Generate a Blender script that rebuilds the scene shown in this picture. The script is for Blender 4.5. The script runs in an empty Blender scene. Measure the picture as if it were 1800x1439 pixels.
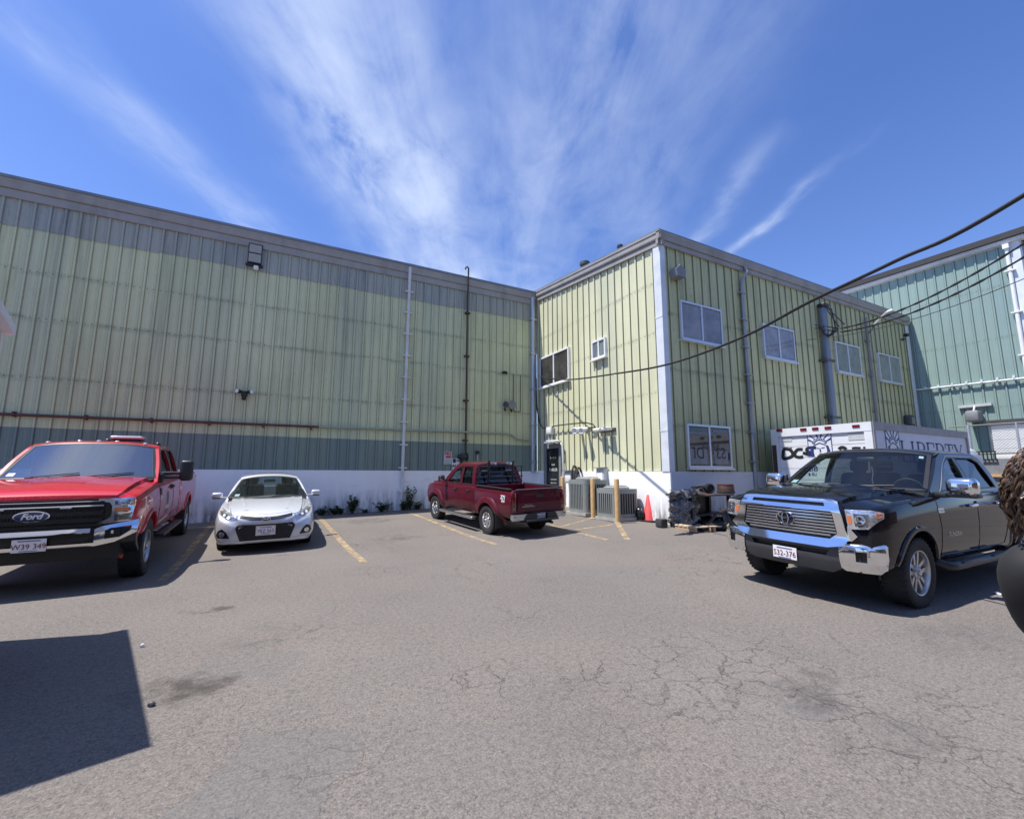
import bpy, bmesh, math, random
from mathutils import Vector, Matrix
from mathutils import noise as mnoise
from mathutils.geometry import tessellate_polygon
random.seed(7)
R = math.radians
SC = bpy.context.scene
COL = SC.collection

# ------------------------------------------------------------------ camera
CAM_H = 1.5
FPX, CX, CY = 780.0, 900.0, 719.5            # focal length and centre, in photo pixels (1800 wide)
_pitch = math.atan(111/FPX); _roll = R(0.2); _head = R(62.2)
_f0 = Vector((math.cos(_head), math.sin(_head), 0)); _r0 = Vector((math.sin(_head), -math.cos(_head), 0)); _u0 = Vector((0, 0, 1))
_F = _f0*math.cos(_pitch) + _u0*math.sin(_pitch); _U = _u0*math.cos(_pitch) - _f0*math.sin(_pitch)
CR = _r0*math.cos(_roll) + _U*math.sin(_roll); CU = _U*math.cos(_roll) - _r0*math.sin(_roll)
cd = bpy.data.cameras.new('camera'); cam = bpy.data.objects.new('camera', cd); COL.objects.link(cam)
cd.sensor_fit = 'HORIZONTAL'; cd.sensor_width = 36; cd.lens = 36*FPX/1800; cd.clip_start = 0.05; cd.clip_end = 3000
cam.matrix_world = Matrix(((CR.x, CU.x, -_F.x, 0), (CR.y, CU.y, -_F.y, 0), (CR.z, CU.z, -_F.z, CAM_H), (0, 0, 0, 1)))
SC.camera = cam

# ------------------------------------------------------------------ sun, sky, exposure
LIGHT = Vector((.42, -.115, -1)).normalized()
sd = bpy.data.lights.new('sun', 'SUN'); sd.energy = 5.0; sd.angle = R(0.53); sd.color = (1, .955, .89)
sun = bpy.data.objects.new('sun', sd); COL.objects.link(sun)
sun.location = (-20, 6, 50); sun.rotation_euler = LIGHT.to_track_quat('-Z', 'Y').to_euler()
SC.view_settings.view_transform = 'Standard'; SC.view_settings.look = 'None'
SC.view_settings.exposure = 0.5; SC.view_settings.gamma = 1.0; SC.view_settings.use_curve_mapping = False
SC.render.engine = 'CYCLES'

wd = bpy.data.worlds.new('World'); SC.world = wd; wd.use_nodes = True
NT = wd.node_tree; NT.nodes.clear()

class NG:
    """tiny helper for building node graphs"""
    def __init__(s, nt): s.t = nt
    def n(s, kind, **kw):
        nd = s.t.nodes.new(kind)
        for k, v in kw.items():
            if k.startswith('i_'):
                key = k[2:]; key = int(key) if key.isdigit() else key.replace('_', ' ')
                s.put(nd.inputs[key], v)
            else: setattr(nd, k, v)
        return nd
    def put(s, inp, v):
        if isinstance(v, bpy.types.NodeSocket): s.t.links.new(v, inp)
        elif isinstance(v, bpy.types.Node): s.t.links.new(v.outputs[0], inp)
        else:
            if isinstance(v, (tuple, list)) and inp.type == 'RGBA' and len(v) == 3: v = (*v, 1)
            inp.default_value = v
    def m(s, op, a, b=None, c=None, clamp=False):
        nd = s.t.nodes.new('ShaderNodeMath'); nd.operation = op; nd.use_clamp = clamp
        s.put(nd.inputs[0], a)
        if b is not None: s.put(nd.inputs[1], b)
        if c is not None: s.put(nd.inputs[2], c)
        return nd.outputs[0]
    def mix(s, f, a, b, mode='MIX'):
        nd = s.t.nodes.new('ShaderNodeMix'); nd.data_type = 'RGBA'; nd.blend_type = mode
        s.put(nd.inputs[0], f); s.put(nd.inputs[6], a); s.put(nd.inputs[7], b)
        return nd.outputs[2]
    def ramp(s, f, stops, interp='LINEAR'):
        nd = s.t.nodes.new('ShaderNodeValToRGB'); cr = nd.color_ramp; cr.interpolation = interp
        while len(cr.elements) < len(stops): cr.elements.new(.5)
        for e, (p, c) in zip(cr.elements, stops):
            e.position = p; e.color = (c, c, c, 1) if isinstance(c, (int, float)) else (*c, 1)
        s.put(nd.inputs[0], f); return nd.outputs[0]
    def sep(s, v):
        nd = s.t.nodes.new('ShaderNodeSeparateXYZ'); s.put(nd.inputs[0], v); return nd.outputs
    def comb(s, x, y, z):
        nd = s.t.nodes.new('ShaderNodeCombineXYZ'); s.put(nd.inputs[0], x); s.put(nd.inputs[1], y); s.put(nd.inputs[2], z); return nd.outputs[0]
    def noise(s, vec, scale, detail=4, rough=.55, dist=0.0, out=0):
        nd = s.t.nodes.new('ShaderNodeTexNoise'); s.put(nd.inputs['Vector'], vec)
        nd.inputs['Scale'].default_value = scale; nd.inputs['Detail'].default_value = detail
        nd.inputs['Roughness'].default_value = rough; nd.inputs['Distortion'].default_value = dist
        return nd.outputs[out]
    def vmul(s, v, k):
        nd = s.t.nodes.new('ShaderNodeVectorMath'); nd.operation = 'MULTIPLY'; s.put(nd.inputs[0], v); nd.inputs[1].default_value = k; return nd.outputs[0]
    def vadd(s, v, k):
        nd = s.t.nodes.new('ShaderNodeVectorMath'); nd.operation = 'ADD'; s.put(nd.inputs[0], v); s.put(nd.inputs[1], k); return nd.outputs[0]

def build_sky():
    g = NG(NT)
    out = g.n('ShaderNodeOutputWorld'); bg = g.n('ShaderNodeBackground')
    sky = g.n('ShaderNodeTexSky'); sky.sky_type = 'NISHITA'; sky.sun_disc = False
    to_sun = -LIGHT
    sky.sun_elevation = math.asin(to_sun.z); sky.sun_rotation = math.atan2(to_sun.x, to_sun.y)
    sky.altitude = 20; sky.air_density = 1.0; sky.dust_density = .6; sky.ozone_density = 2.0
    tc = g.n('ShaderNodeTexCoord'); d = tc.outputs['Generated']
    x, y, z = g.sep(d)
    zc = g.m('MAXIMUM', z, .06)
    u = g.m('DIVIDE', g.m('ADD', g.m('MULTIPLY', x, _f0.x), g.m('MULTIPLY', y, _f0.y)), zc)   # along the streaks
    v = g.m('DIVIDE', g.m('ADD', g.m('MULTIPLY', x, _r0.x), g.m('MULTIPLY', y, _r0.y)), zc)   # across them
    wob = g.m('MULTIPLY', g.m('SUBTRACT', g.noise(g.comb(u, v, 3.1), 1.6, 4), .5), .30)
    vw = g.m('ADD', v, wob)
    def band(c, w, s):                                   # a streak centred on c, w wide
        t = g.m('DIVIDE', g.m('SUBTRACT', vw, c), w)
        return g.m('MULTIPLY', g.m('POWER', 2.718, g.m('MULTIPLY', g.m('MULTIPLY', t, t), -1)), s)
    fine = g.noise(g.comb(g.m('MULTIPLY', u, 1.3), g.m('MULTIPLY', v, 5.5), .7), 1.0, 8, .6, .6)
    puff = g.noise(g.comb(g.m('MULTIPLY', u, 2.6), g.m('MULTIPLY', v, 4.0), 5.7), 1.3, 7, .62, .4)
    fine = g.m('MULTIPLY', g.m('ADD', fine, puff), .5)
    b = band(-.46, .17, 1.6)
    for c, w, s in ((-.30, .12, .95), (.10, .24, .62), (.42, .2, .30), (-1.10, .10, .62), (-3.0, .8, .4), (3.4, .8, .3)):
        b = g.m('ADD', b, band(c, w, s))
    ug = g.m('MULTIPLY', g.ramp(g.m('DIVIDE', u, 4.0), [(.28, 0.0), (.36, 1.0), (.46, 1.0), (.52, 0.0)]), 1.0)
    for c, w, s in ((.77, .045, .55), (1.02, .032, .75)): b = g.m('ADD', b, g.m('MULTIPLY', band(c, w, s), ug))
    gate = g.ramp(g.noise(g.comb(u, g.m('MULTIPLY', v, 1.6), 9.3), 1.1, 3), [(.36, .35), (.62, 1.0)])
    dens = g.m('MULTIPLY', b, g.ramp(fine, [(.37, .06), (.63, 1.0)]))
    dens = g.m('MULTIPLY', dens, gate)
    low = g.ramp(z, [(.0, 1.0), (.36, .30), (.6, 0)])     # thin veil towards the horizon
    dens = g.m('ADD', dens, g.m('MULTIPLY', low, .16))
    dens = g.m('MULTIPLY', g.m('SUBTRACT', 1.0, g.m('POWER', 2.718, g.m('MULTIPLY', dens, -1.05))), .92)
    hs = g.n('ShaderNodeHueSaturation'); g.put(hs.inputs['Color'], sky.outputs[0]); hs.inputs['Saturation'].default_value = 1.0
    blue = g.mix(1.0, hs.outputs[0], (.84, 1.08, 1.66), 'MULTIPLY')
    col = g.mix(dens, blue, (6.6, 7.6, 9.6))
    g.put(bg.inputs[0], col); bg.inputs[1].default_value = 0.085
    g.put(out.inputs[0], bg.outputs[0])
build_sky()

# ------------------------------------------------------------------ where things stand: read a place off the survey of the walls and the ground
CAMP = Vector((0, 0, CAM_H))
def ray(x, y): return _F + CR*((x-CX)/FPX) + CU*((CY-y)/FPX)
def on_x(x, y, X): d = ray(x, y); return CAMP + d*(X/d.x)
def on_y(x, y, Y): d = ray(x, y); return CAMP + d*(Y/d.y)
def gz(X, Y):
    Xc = min(max(X, -8), 12); Yc = min(max(Y, -2), 15)
    return Yc*(.015 + .0018*Xc) - .064*math.exp(-((Yc-9.1)/2.27)**2)*(1-min(max((Xc-5)/2.7, 0), 1))
def on_g(x, y):
    d = ray(x, y); z = 0
    for _ in range(40):
        t = (z-CAM_H)/d.z; p = CAMP + d*t; z = gz(p.x, p.y)
    return p
WY1, WX2, WY3, WX3, WX4 = 14.45, 8.71, 8.05, 22.70, 22.88   # warehouse front; office end; office side; office far end; green shed
def W1(x, y): return on_y(x, y, WY1)
def W2(x, y): return on_x(x, y, WX2)
def W3(x, y): return on_y(x, y, WY3)
def W4(x, y): return on_x(x, y, WX4)

# ------------------------------------------------------------------ materials
MATS = {}
def new_mat(name):
    m = bpy.data.materials.new(name); m.use_nodes = True; m.node_tree.nodes.clear()
    g = NG(m.node_tree); out = g.n('ShaderNodeOutputMaterial'); b = g.n('ShaderNodeBsdfPrincipled')
    g.put(out.inputs[0], b.outputs[0]); MATS[name] = m
    return m, g, b, out
def pm(name, col, rough=.6, metal=0, var=.12, scale=6.0, bump=0.0, bscale=40, coat=0, spec=.5, dirt=None, stretch=None, rvar=0):
    """plain surface with uneven colour, a little dirt and a fine grain"""
    m, g, b, out = new_mat(name)
    tc = g.n('ShaderNodeTexCoord'); v = tc.outputs['Object']
    if stretch: v = g.vmul(v, stretch)
    n = g.noise(v, scale, 5, .6)
    lo = tuple(max(0, c*(1-var)) for c in col); hi = tuple(min(1, c*(1+var)) for c in col)
    c = g.mix(g.ramp(n, [(.3, 0.0), (.7, 1.0)]), lo, hi)
    if dirt:
        dn = g.noise(v, scale*.45, 6, .65)
        c = g.mix(g.m('MULTIPLY', g.ramp(dn, [(.5, 0.0), (.72, 1.0)]), dirt[3]), c, dirt[:3])
    g.put(b.inputs['Base Color'], c)
    if rvar: g.put(b.inputs['Roughness'], g.m('ADD', g.m('MULTIPLY', n, rvar), rough-rvar*.5))
    else: b.inputs['Roughness'].default_value = rough
    b.inputs['Metallic'].default_value = metal; b.inputs['Specular IOR Level'].default_value = spec
    b.inputs['Coat Weight'].default_value = coat; b.inputs['Coat Roughness'].default_value = .04
    if bump:
        bn = g.n('ShaderNodeBump'); bn.inputs['Strength'].default_value = bump; bn.inputs['Distance'].default_value = .01
        g.put(bn.inputs['Height'], g.noise(tc.outputs['Object'], bscale, 4)); g.put(b.inputs['Normal'], bn.outputs[0])
    return m

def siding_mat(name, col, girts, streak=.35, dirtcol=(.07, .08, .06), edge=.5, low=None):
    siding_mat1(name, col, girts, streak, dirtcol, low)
    siding_mat1(name+'_edge', tuple(c*edge for c in col), girts, streak, dirtcol, low)     # rib flanks: their shade painted into the colour, plus grime
def siding_mat1(name, col, girts, streak, dirtcol, low):
    """painted ribbed sheet: panel to panel differences, rain streaks, grime lines along the girts"""
    m, g, b, out = new_mat(name)
    geo = g.n('ShaderNodeNewGeometry'); p = geo.outputs['Position']
    x, y, z = g.sep(p)
    s1 = g.noise(g.comb(g.m('MULTIPLY', x, 5), g.m('MULTIPLY', y, 5), g.m('MULTIPLY', z, .22)), 1.0, 6, .65)
    s2 = g.noise(g.comb(g.m('MULTIPLY', x, .5), g.m('MULTIPLY', y, .5), g.m('MULTIPLY', z, .35)), 1.0, 4, .6)
    c = g.mix(g.ramp(s2, [(.35, 0.0), (.65, 1.0)]), tuple(k*.90 for k in col), tuple(k*1.08 for k in col))
    sid = g.m('FLOOR', g.m('DIVIDE', g.m('ADD', g.m('ADD', x, y), 40.0), .90))             # sheet by sheet: greyer, darker or yellower
    wn = g.n('ShaderNodeTexWhiteNoise', noise_dimensions='1D'); g.put(wn.inputs['W'], sid)
    c = g.mix(g.m('MULTIPLY', g.ramp(wn.outputs['Value'], [(.25, 0.0), (.8, 1.0)]), .42), c, (col[0]*.78, col[1]*.84, col[2]*.96))
    wn2 = g.n('ShaderNodeTexWhiteNoise', noise_dimensions='1D'); g.put(wn2.inputs['W'], g.m('ADD', sid, 77.3))
    c = g.mix(g.m('MULTIPLY', g.ramp(wn2.outputs['Value'], [(.6, 0.0), (1.0, 1.0)]), .22), c, (col[0]*1.0, col[1]*.95, col[2]*.76))
    c = g.mix(g.m('MULTIPLY', g.ramp(s1, [(.5, 0.0), (.78, 1.0)]), streak), c, dirtcol)
    mott = g.noise(p, 9.0, 5, .7)
    c = g.mix(g.m('MULTIPLY', g.ramp(mott, [(.55, 0.0), (.8, 1.0)]), streak*.5), c, dirtcol)
    if girts:
        stops = []
        for gz_ in girts:
            stops += [((gz_-.13)/11, 0.0), (gz_/11, 1.0), ((gz_+.09)/11, 0.0)]
        band = g.ramp(g.m('DIVIDE', z, 11.0), sorted(stops))
        gn = g.noise(g.vmul(p, (2.2, 2.2, 6)), 1.0, 5, .7)
        c = g.mix(g.m('MULTIPLY', g.m('MULTIPLY', band, g.ramp(gn, [(.40, 0.0), (.62, 1.0)])), .50), c, dirtcol)
    if low:                                              # grime that collects low on the sheet, with a ragged upper limit
        ln = g.noise(g.vmul(p, (3, 3, .4)), 1.0, 4)
        lz = g.m('ADD', z, g.m('MULTIPLY', ln, 1.2))
        c = g.mix(g.m('MULTIPLY', g.ramp(g.m('DIVIDE', lz, 11.0), [(low[0]/11, 1.0), (low[1]/11, 0.0)]), low[2]), c, dirtcol)
    g.put(b.inputs['Base Color'], c); b.inputs['Roughness'].default_value = .55; b.inputs['Specular IOR Level'].default_value = .3
    bn = g.n('ShaderNodeBump'); bn.inputs['Strength'].default_value = .18; bn.inputs['Distance'].default_value = .02
    g.put(bn.inputs['Height'], g.noise(g.vmul(p, (2.0, 2.0, .8)), 1.5, 3)); g.put(b.inputs['Normal'], bn.outputs[0])
    return m

def glass_mat(name, tint, gloss=.9, f0=.08):
    """thin vehicle glass: mirror-like by Fresnel, tinted see-through otherwise"""
    m = bpy.data.materials.new(name); m.use_nodes = True; m.node_tree.nodes.clear(); g = NG(m.node_tree)
    out = g.n('ShaderNodeOutputMaterial'); tr = g.n('ShaderNodeBsdfTransparent'); gl = g.n('ShaderNodeBsdfGlossy')
    g.put(tr.inputs[0], tint); gl.inputs['Roughness'].default_value = .015; g.put(gl.inputs['Color'], (gloss, gloss, gloss))
    geo = g.n('ShaderNodeNewGeometry'); dt = g.n('ShaderNodeVectorMath'); dt.operation = 'DOT_PRODUCT'; g.put(dt.inputs[0], geo.outputs['Incoming']); g.put(dt.inputs[1], geo.outputs['Normal'])
    k = g.m('POWER', g.m('SUBTRACT', 1.0, g.m('ABSOLUTE', dt.outputs['Value'])), 5.0)
    mx = g.n('ShaderNodeMixShader'); g.put(mx.inputs[0], g.m('ADD', g.m('MULTIPLY', k, 1-f0), f0)); g.put(mx.inputs[1], tr.outputs[0]); g.put(mx.inputs[2], gl.outputs[0])
    g.put(out.inputs[0], mx.outputs[0]); MATS[name] = m; return m

# ------------------------------------------------------------------ mesh building
SPLIT = {'cab_frame', 'wheel_arch', 'door_seam', 'reflector', 'turn_signal', 'bulb', 'marker_light', 'lamp_bezel', 'chrome_strip', 'step_pad', 'wiper', 'hood_seam', 'hood_crease', 'windshield_sticker', 'bed_seam', 'window_visor',
         'roof_vent', 'window_poster', 'strap', 'worn_patch', 'rust_plate', 'lens', 'eyes', 'shoes', 'conduit', 'graffiti', 'drip_loop', 'rail', 'fascia_corner', 'back_wall'}
class MB:
    def __init__(s): s.v = []; s.f = []; s.mi = []
    def add(s, vs, fs, m=0):
        o = len(s.v); s.v += [Vector(p) for p in vs]
        for f in fs: s.f.append([i+o for i in f]); s.mi.append(m)
        return s
    def box(s, c, sz, rot=None, m=0):
        c = Vector(c); hx, hy, hz = sz[0]/2, sz[1]/2, sz[2]/2
        P = [Vector((a*hx, b*hy, d*hz)) for a in (-1, 1) for b in (-1, 1) for d in (-1, 1)]
        if rot is not None: P = [rot @ p for p in P]
        return s.add([c+p for p in P], [(0, 1, 3, 2), (4, 6, 7, 5), (0, 4, 5, 1), (2, 3, 7, 6), (0, 2, 6, 4), (1, 5, 7, 3)], m)
    def rbox(s, c, sz, r=.02, rot=None, m=0, n=2):
        """box with rounded edges"""
        bm = bmesh.new(); bmesh.ops.create_cube(bm, size=1)
        for v in bm.verts: v.co = Vector((v.co.x*sz[0], v.co.y*sz[1], v.co.z*sz[2]))
        bmesh.ops.bevel(bm, geom=bm.edges[:], offset=min(r, min(sz)*.45), segments=n, affect='EDGES', profile=.5)
        bm.verts.ensure_lookup_table(); c = Vector(c)
        vs = [(c + (rot @ v.co if rot is not None else v.co)) for v in bm.verts]
        fs = [[v.index for v in f.verts] for f in bm.faces]; bm.free()
        return s.add(vs, fs, m)
    def prism(s, poly, a, b, m=0):
        """poly: function-free list of 3-D points, swept by vector a..b"""
        n = len(poly); a = Vector(a); b = Vector(b)
        vs = [Vector(p)+a for p in poly] + [Vector(p)+b for p in poly]
        fs = [list(range(n))[::-1], list(range(n, 2*n))] + [(i, (i+1) % n, n+(i+1) % n, n+i) for i in range(n)]
        return s.add(vs, fs, m)
    def frame(s, d):
        d = Vector(d).normalized(); up = Vector((0, 0, 1)) if abs(d.z) < .95 else Vector((1, 0, 0))
        a = d.cross(up).normalized(); return a, a.cross(d).normalized()
    def cyl(s, p, q, r1, r2=None, n=12, m=0, caps=True):
        p, q = Vector(p), Vector(q); r2 = r1 if r2 is None else r2; a, b = s.frame(q-p)
        vs = []
        for c, r in ((p, r1), (q, r2)):
            vs += [c + (a*math.cos(t) + b*math.sin(t))*r for t in (2*math.pi*i/n for i in range(n))]
        fs = [(i, (i+1) % n, n+(i+1) % n, n+i) for i in range(n)]
        if caps: fs += [list(range(n))[::-1], list(range(n, 2*n))]
        return s.add(vs, fs, m)
    def tube(s, path, r, n=8, m=0, closed=False, caps=True):
        P = [Vector(p) for p in path]; k = len(P); rs = r if isinstance(r, (list, tuple)) else [r]*k
        vs = []; prev = None
        for i, p in enumerate(P):
            if closed: d = P[(i+1) % k]-P[i-1]
            else: d = P[min(i+1, k-1)]-P[max(i-1, 0)]
            d.normalize()
            if prev is None: a, b = s.frame(d)
            else:
                a = prev - d*prev.dot(d)
                a = a.normalized() if a.length > 1e-6 else s.frame(d)[0]
                b = a.cross(d)
            prev = a
            vs += [p + (a*math.cos(t) + b*math.sin(t))*rs[i] for t in (2*math.pi*j/n for j in range(n))]
        fs = []
        for i in range(k if closed else k-1):
            i2 = (i+1) % k
            fs += [(i*n+j, i*n+(j+1) % n, i2*n+(j+1) % n, i2*n+j) for j in range(n)]
        if caps and not closed: fs += [list(range(n))[::-1], [(k-1)*n+j for j in range(n)]]
        return s.add(vs, fs, m)
    def lathe(s, prof, o, ax, n=32, m=0, closed=False):
        """prof: (radius, distance along the axis)"""
        o, ax = Vector(o), Vector(ax).normalized(); a, b = s.frame(ax); k = len(prof); vs = []
        for r, h in prof:
            vs += [o + ax*h + (a*math.cos(t) + b*math.sin(t))*r for t in (2*math.pi*j/n for j in range(n))]
        fs = []
        for i in range(k if closed else k-1):
            i2 = (i+1) % k
            fs += [(i*n+j, i*n+(j+1) % n, i2*n+(j+1) % n, i2*n+j) for j in range(n)]
        if not closed:
            if prof[0][0] > 1e-5: fs.append(list(range(n))[::-1])
            if prof[-1][0] > 1e-5: fs.append([(k-1)*n+j for j in range(n)])
        return s.add(vs, fs, m)
    def grid(s, fn, us, vs_, m=0, thick=None):
        nu, nv = len(us), len(vs_)
        P = [Vector(fn(u, v)) for u in us for v in vs_]
        fs = [(i*nv+j, (i+1)*nv+j, (i+1)*nv+j+1, i*nv+j+1) for i in range(nu-1) for j in range(nv-1)]
        s.add(P, fs, m)
        if thick is not None:
            t = Vector(thick); Q = [p+t for p in P]
            s.add(Q, [f[::-1] for f in fs], m)
            rim = [i*nv for i in range(nu)] + [(nu-1)*nv+j for j in range(1, nv)] + [i*nv+nv-1 for i in range(nu-2, -1, -1)] + [j for j in range(nv-2, 0, -1)]
            rp = [P[i] for i in rim] + [Q[i] for i in rim]; n = len(rim)
            s.add(rp, [(i, (i+1) % n, n+(i+1) % n, n+i) for i in range(n)], m)
        return s
    def sheet(s, outline, holes, fmap, thick, seg=.12, m=0):
        """a flat outline (with holes) laid on a curved surface: fmap(u, v, depth) -> point"""
        def dense(poly):
            o = []
            for i, p in enumerate(poly):
                q = poly[(i+1) % len(poly)]; L = math.hypot(q[0]-p[0], q[1]-p[1]); k = max(1, int(L/seg))
                o += [(p[0]+(q[0]-p[0])*j/k, p[1]+(q[1]-p[1])*j/k) for j in range(k)]
            return o
        loops = [dense(outline)] + [dense(h) for h in holes]
        flat = [p for l in loops for p in l]
        tri = tessellate_polygon([[Vector((p[0], p[1], 0)) for p in l] for l in loops])
        polys = [[flat[i] for i in t] for t in tri]
        if seg < 5:                                  # cut the flat triangles into a fine lattice so that they follow the curve
            for ax in (0, 1):
                nxt = []
                for P in polys:
                    lo, hi = min(p[ax] for p in P), max(p[ax] for p in P)
                    k0, k1 = math.floor(lo/seg+1e-6), math.ceil(hi/seg-1e-6)
                    if k1-k0 <= 1: nxt.append(P); continue
                    for k in range(k0, k1):
                        Q = P
                        for lim, sg in ((k*seg, 1), ((k+1)*seg, -1)):
                            o = []
                            for i, p in enumerate(Q):
                                q = Q[(i+1) % len(Q)]; a, b = (p[ax]-lim)*sg, (q[ax]-lim)*sg
                                if a >= -1e-9: o.append(p)
                                if (a > 1e-9 and b < -1e-9) or (a < -1e-9 and b > 1e-9):
                                    t = a/(a-b); o.append((p[0]+(q[0]-p[0])*t, p[1]+(q[1]-p[1])*t))
                            Q = o
                            if len(Q) < 3: break
                        if len(Q) >= 3: nxt.append(Q)
                polys = nxt
        key = {}; V2 = []
        def vid(p):
            k = (round(p[0], 5), round(p[1], 5))
            if k not in key: key[k] = len(V2); V2.append(p)
            return key[k]
        F2 = []
        for P in polys:
            f = []
            for p in P:
                i = vid(p)
                if i not in f: f.append(i)
            if len(f) >= 3: F2.append(f)
        n = len(V2)
        vs = [fmap(p[0], p[1], thick) for p in V2] + [fmap(p[0], p[1], 0) for p in V2]
        fs = F2 + [[i+n for i in f[::-1]] for f in F2]
        cnt = {}
        for f in F2:
            for i, a in enumerate(f): b = f[(i+1) % len(f)]; cnt[(a, b)] = cnt.get((a, b), 0)+1
        for (a, b) in cnt:
            if (b, a) not in cnt: fs.append((a, b, b+n, a+n))
        return s.add(vs, fs, m)
    def pieces(s):
        """separate lumps of this mesh (touching or overlapping ones stay together)"""
        key = {}; par = list(range(len(s.v)))
        def find(i):
            while par[i] != i: par[i] = par[par[i]]; i = par[i]
            return i
        for i, p in enumerate(s.v):
            k = (round(p.x, 4), round(p.y, 4), round(p.z, 4))
            if k in key: par[find(i)] = find(key[k])
            else: key[k] = i
        for f in s.f:
            for i in f[1:]: par[find(i)] = find(f[0])
        G = {}
        for i, f in enumerate(s.f): G.setdefault(find(f[0]), []).append(i)
        L = []
        for fs in G.values():
            P = [s.v[i] for f in fs for i in s.f[f]]
            L.append([fs, [min(p[k] for p in P)-.004 for k in range(3)], [max(p[k] for p in P)+.004 for k in range(3)]])
        done = False
        while not done:
            done = True
            for i in range(len(L)):
                for j in range(i+1, len(L)):
                    a, b = L[i], L[j]
                    if all(a[1][k] <= b[2][k] and b[1][k] <= a[2][k] for k in range(3)):
                        L[i] = [a[0]+b[0], [min(a[1][k], b[1][k]) for k in range(3)], [max(a[2][k], b[2][k]) for k in range(3)]]; L.pop(j); done = False; break
                if not done: break
        out = []
        for fs, _, _ in L:
            m = MB(); ix = {}
            for f in fs:
                for i in s.f[f]:
                    if i not in ix: ix[i] = len(m.v); m.v.append(s.v[i])
                m.f.append([ix[i] for i in s.f[f]]); m.mi.append(s.mi[f])
            out.append(m)
        return out
    def build(s, name, mats, parent=None, smooth=None, world=False, origin=None):
        """links what was collected; parts that come in several loose pieces become one object each"""
        if name in SPLIT and parent is not None:
            obs = [m.build1(name, mats, parent, smooth, world, origin) for m in s.pieces()]
            return obs[0]
        return s.build1(name, mats, parent, smooth, world, origin)
    def build1(s, name, mats, parent=None, smooth=None, world=False, origin=None):
        """links everything collected as ONE mesh object"""
        me = bpy.data.meshes.new(name); V = s.v
        loc = Vector((0, 0, 0))
        if parent is None:
            if origin is None:
                xs = [p.x for p in V]; ys = [p.y for p in V]
                loc = Vector(((min(xs)+max(xs))/2, (min(ys)+max(ys))/2, min(p.z for p in V)))
            else: loc = Vector(origin)
            V = [p-loc for p in V]
        elif world:
            pl = Vector(parent.location) if parent.parent is None else Vector(parent.location)+Vector(parent.parent.location)
            V = [p-pl for p in V]
        me.from_pydata([tuple(p) for p in V], [], s.f)
        bm = bmesh.new(); bm.from_mesh(me); bmesh.ops.recalc_face_normals(bm, faces=bm.faces); bm.to_mesh(me); bm.free()
        for mm in (mats if isinstance(mats, (list, tuple)) else [mats]): me.materials.append(MATS[mm] if isinstance(mm, str) else mm)
        if any(s.mi): me.polygons.foreach_set('material_index', s.mi)
        if smooth is not None:
            me.polygons.foreach_set('use_smooth', [True]*len(me.polygons)); me.set_sharp_from_angle(angle=R(smooth))
        me.update()
        o = bpy.data.objects.new(name, me); COL.objects.link(o); o.location = loc
        if parent is not None: o.parent = parent
        return o

def thing(name, label, cat, loc, rz=0, group=None):
    o = bpy.data.objects.new(name, None); COL.objects.link(o); o.location = loc; o.rotation_euler = (0, 0, rz); o.empty_display_size = .2
    return tag(o, label, cat, group)
def tag(o, label=None, cat=None, group=None, kind=None):
    if label: o['label'] = label
    if cat: o['category'] = cat
    if group: o['group'] = group
    if kind: o['kind'] = kind
    return o
def copy_tree(o, parent=None):
    c = o.copy(); COL.objects.link(c)
    if parent is not None: c.parent = parent
    for ch in list(o.children): copy_tree(ch, c)
    return c
def letters(mb, s, size, org, ux, uz, depth=.004, m=0, align='CENTER', shear=0, bold=0.0, narrow=1.0):
    """raised lettering: origin at the baseline, ux to the right of the reader, uz up"""
    cu = bpy.data.curves.new('text', 'FONT'); cu.body = s; cu.size = size; cu.align_x = align; cu.extrude = 0; cu.shear = shear; cu.offset = bold; cu.resolution_u = 3
    ob = bpy.data.objects.new('text', cu); COL.objects.link(ob)
    dg = bpy.context.evaluated_depsgraph_get(); me = bpy.data.meshes.new_from_object(ob.evaluated_get(dg))
    ux, uz, org = Vector(ux).normalized(), Vector(uz).normalized(), Vector(org); nn = ux.cross(uz).normalized()
    vs = [org + ux*(v.co.x*narrow) + uz*v.co.y + nn*depth for v in me.vertices]; fs = [list(p.vertices) for p in me.polygons]
    mb.add(vs, fs, m)
    bpy.data.objects.remove(ob); bpy.data.curves.remove(cu); bpy.data.meshes.remove(me)
    return mb
def lerp(a, b, t): return a+(b-a)*t
def oval(cx, cy, a, b, n=32, t0=0, t1=360): return [(cx+a*math.cos(R(t0+(t1-t0)*i/n)), cy+b*math.sin(R(t0+(t1-t0)*i/n))) for i in range(n)]
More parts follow.
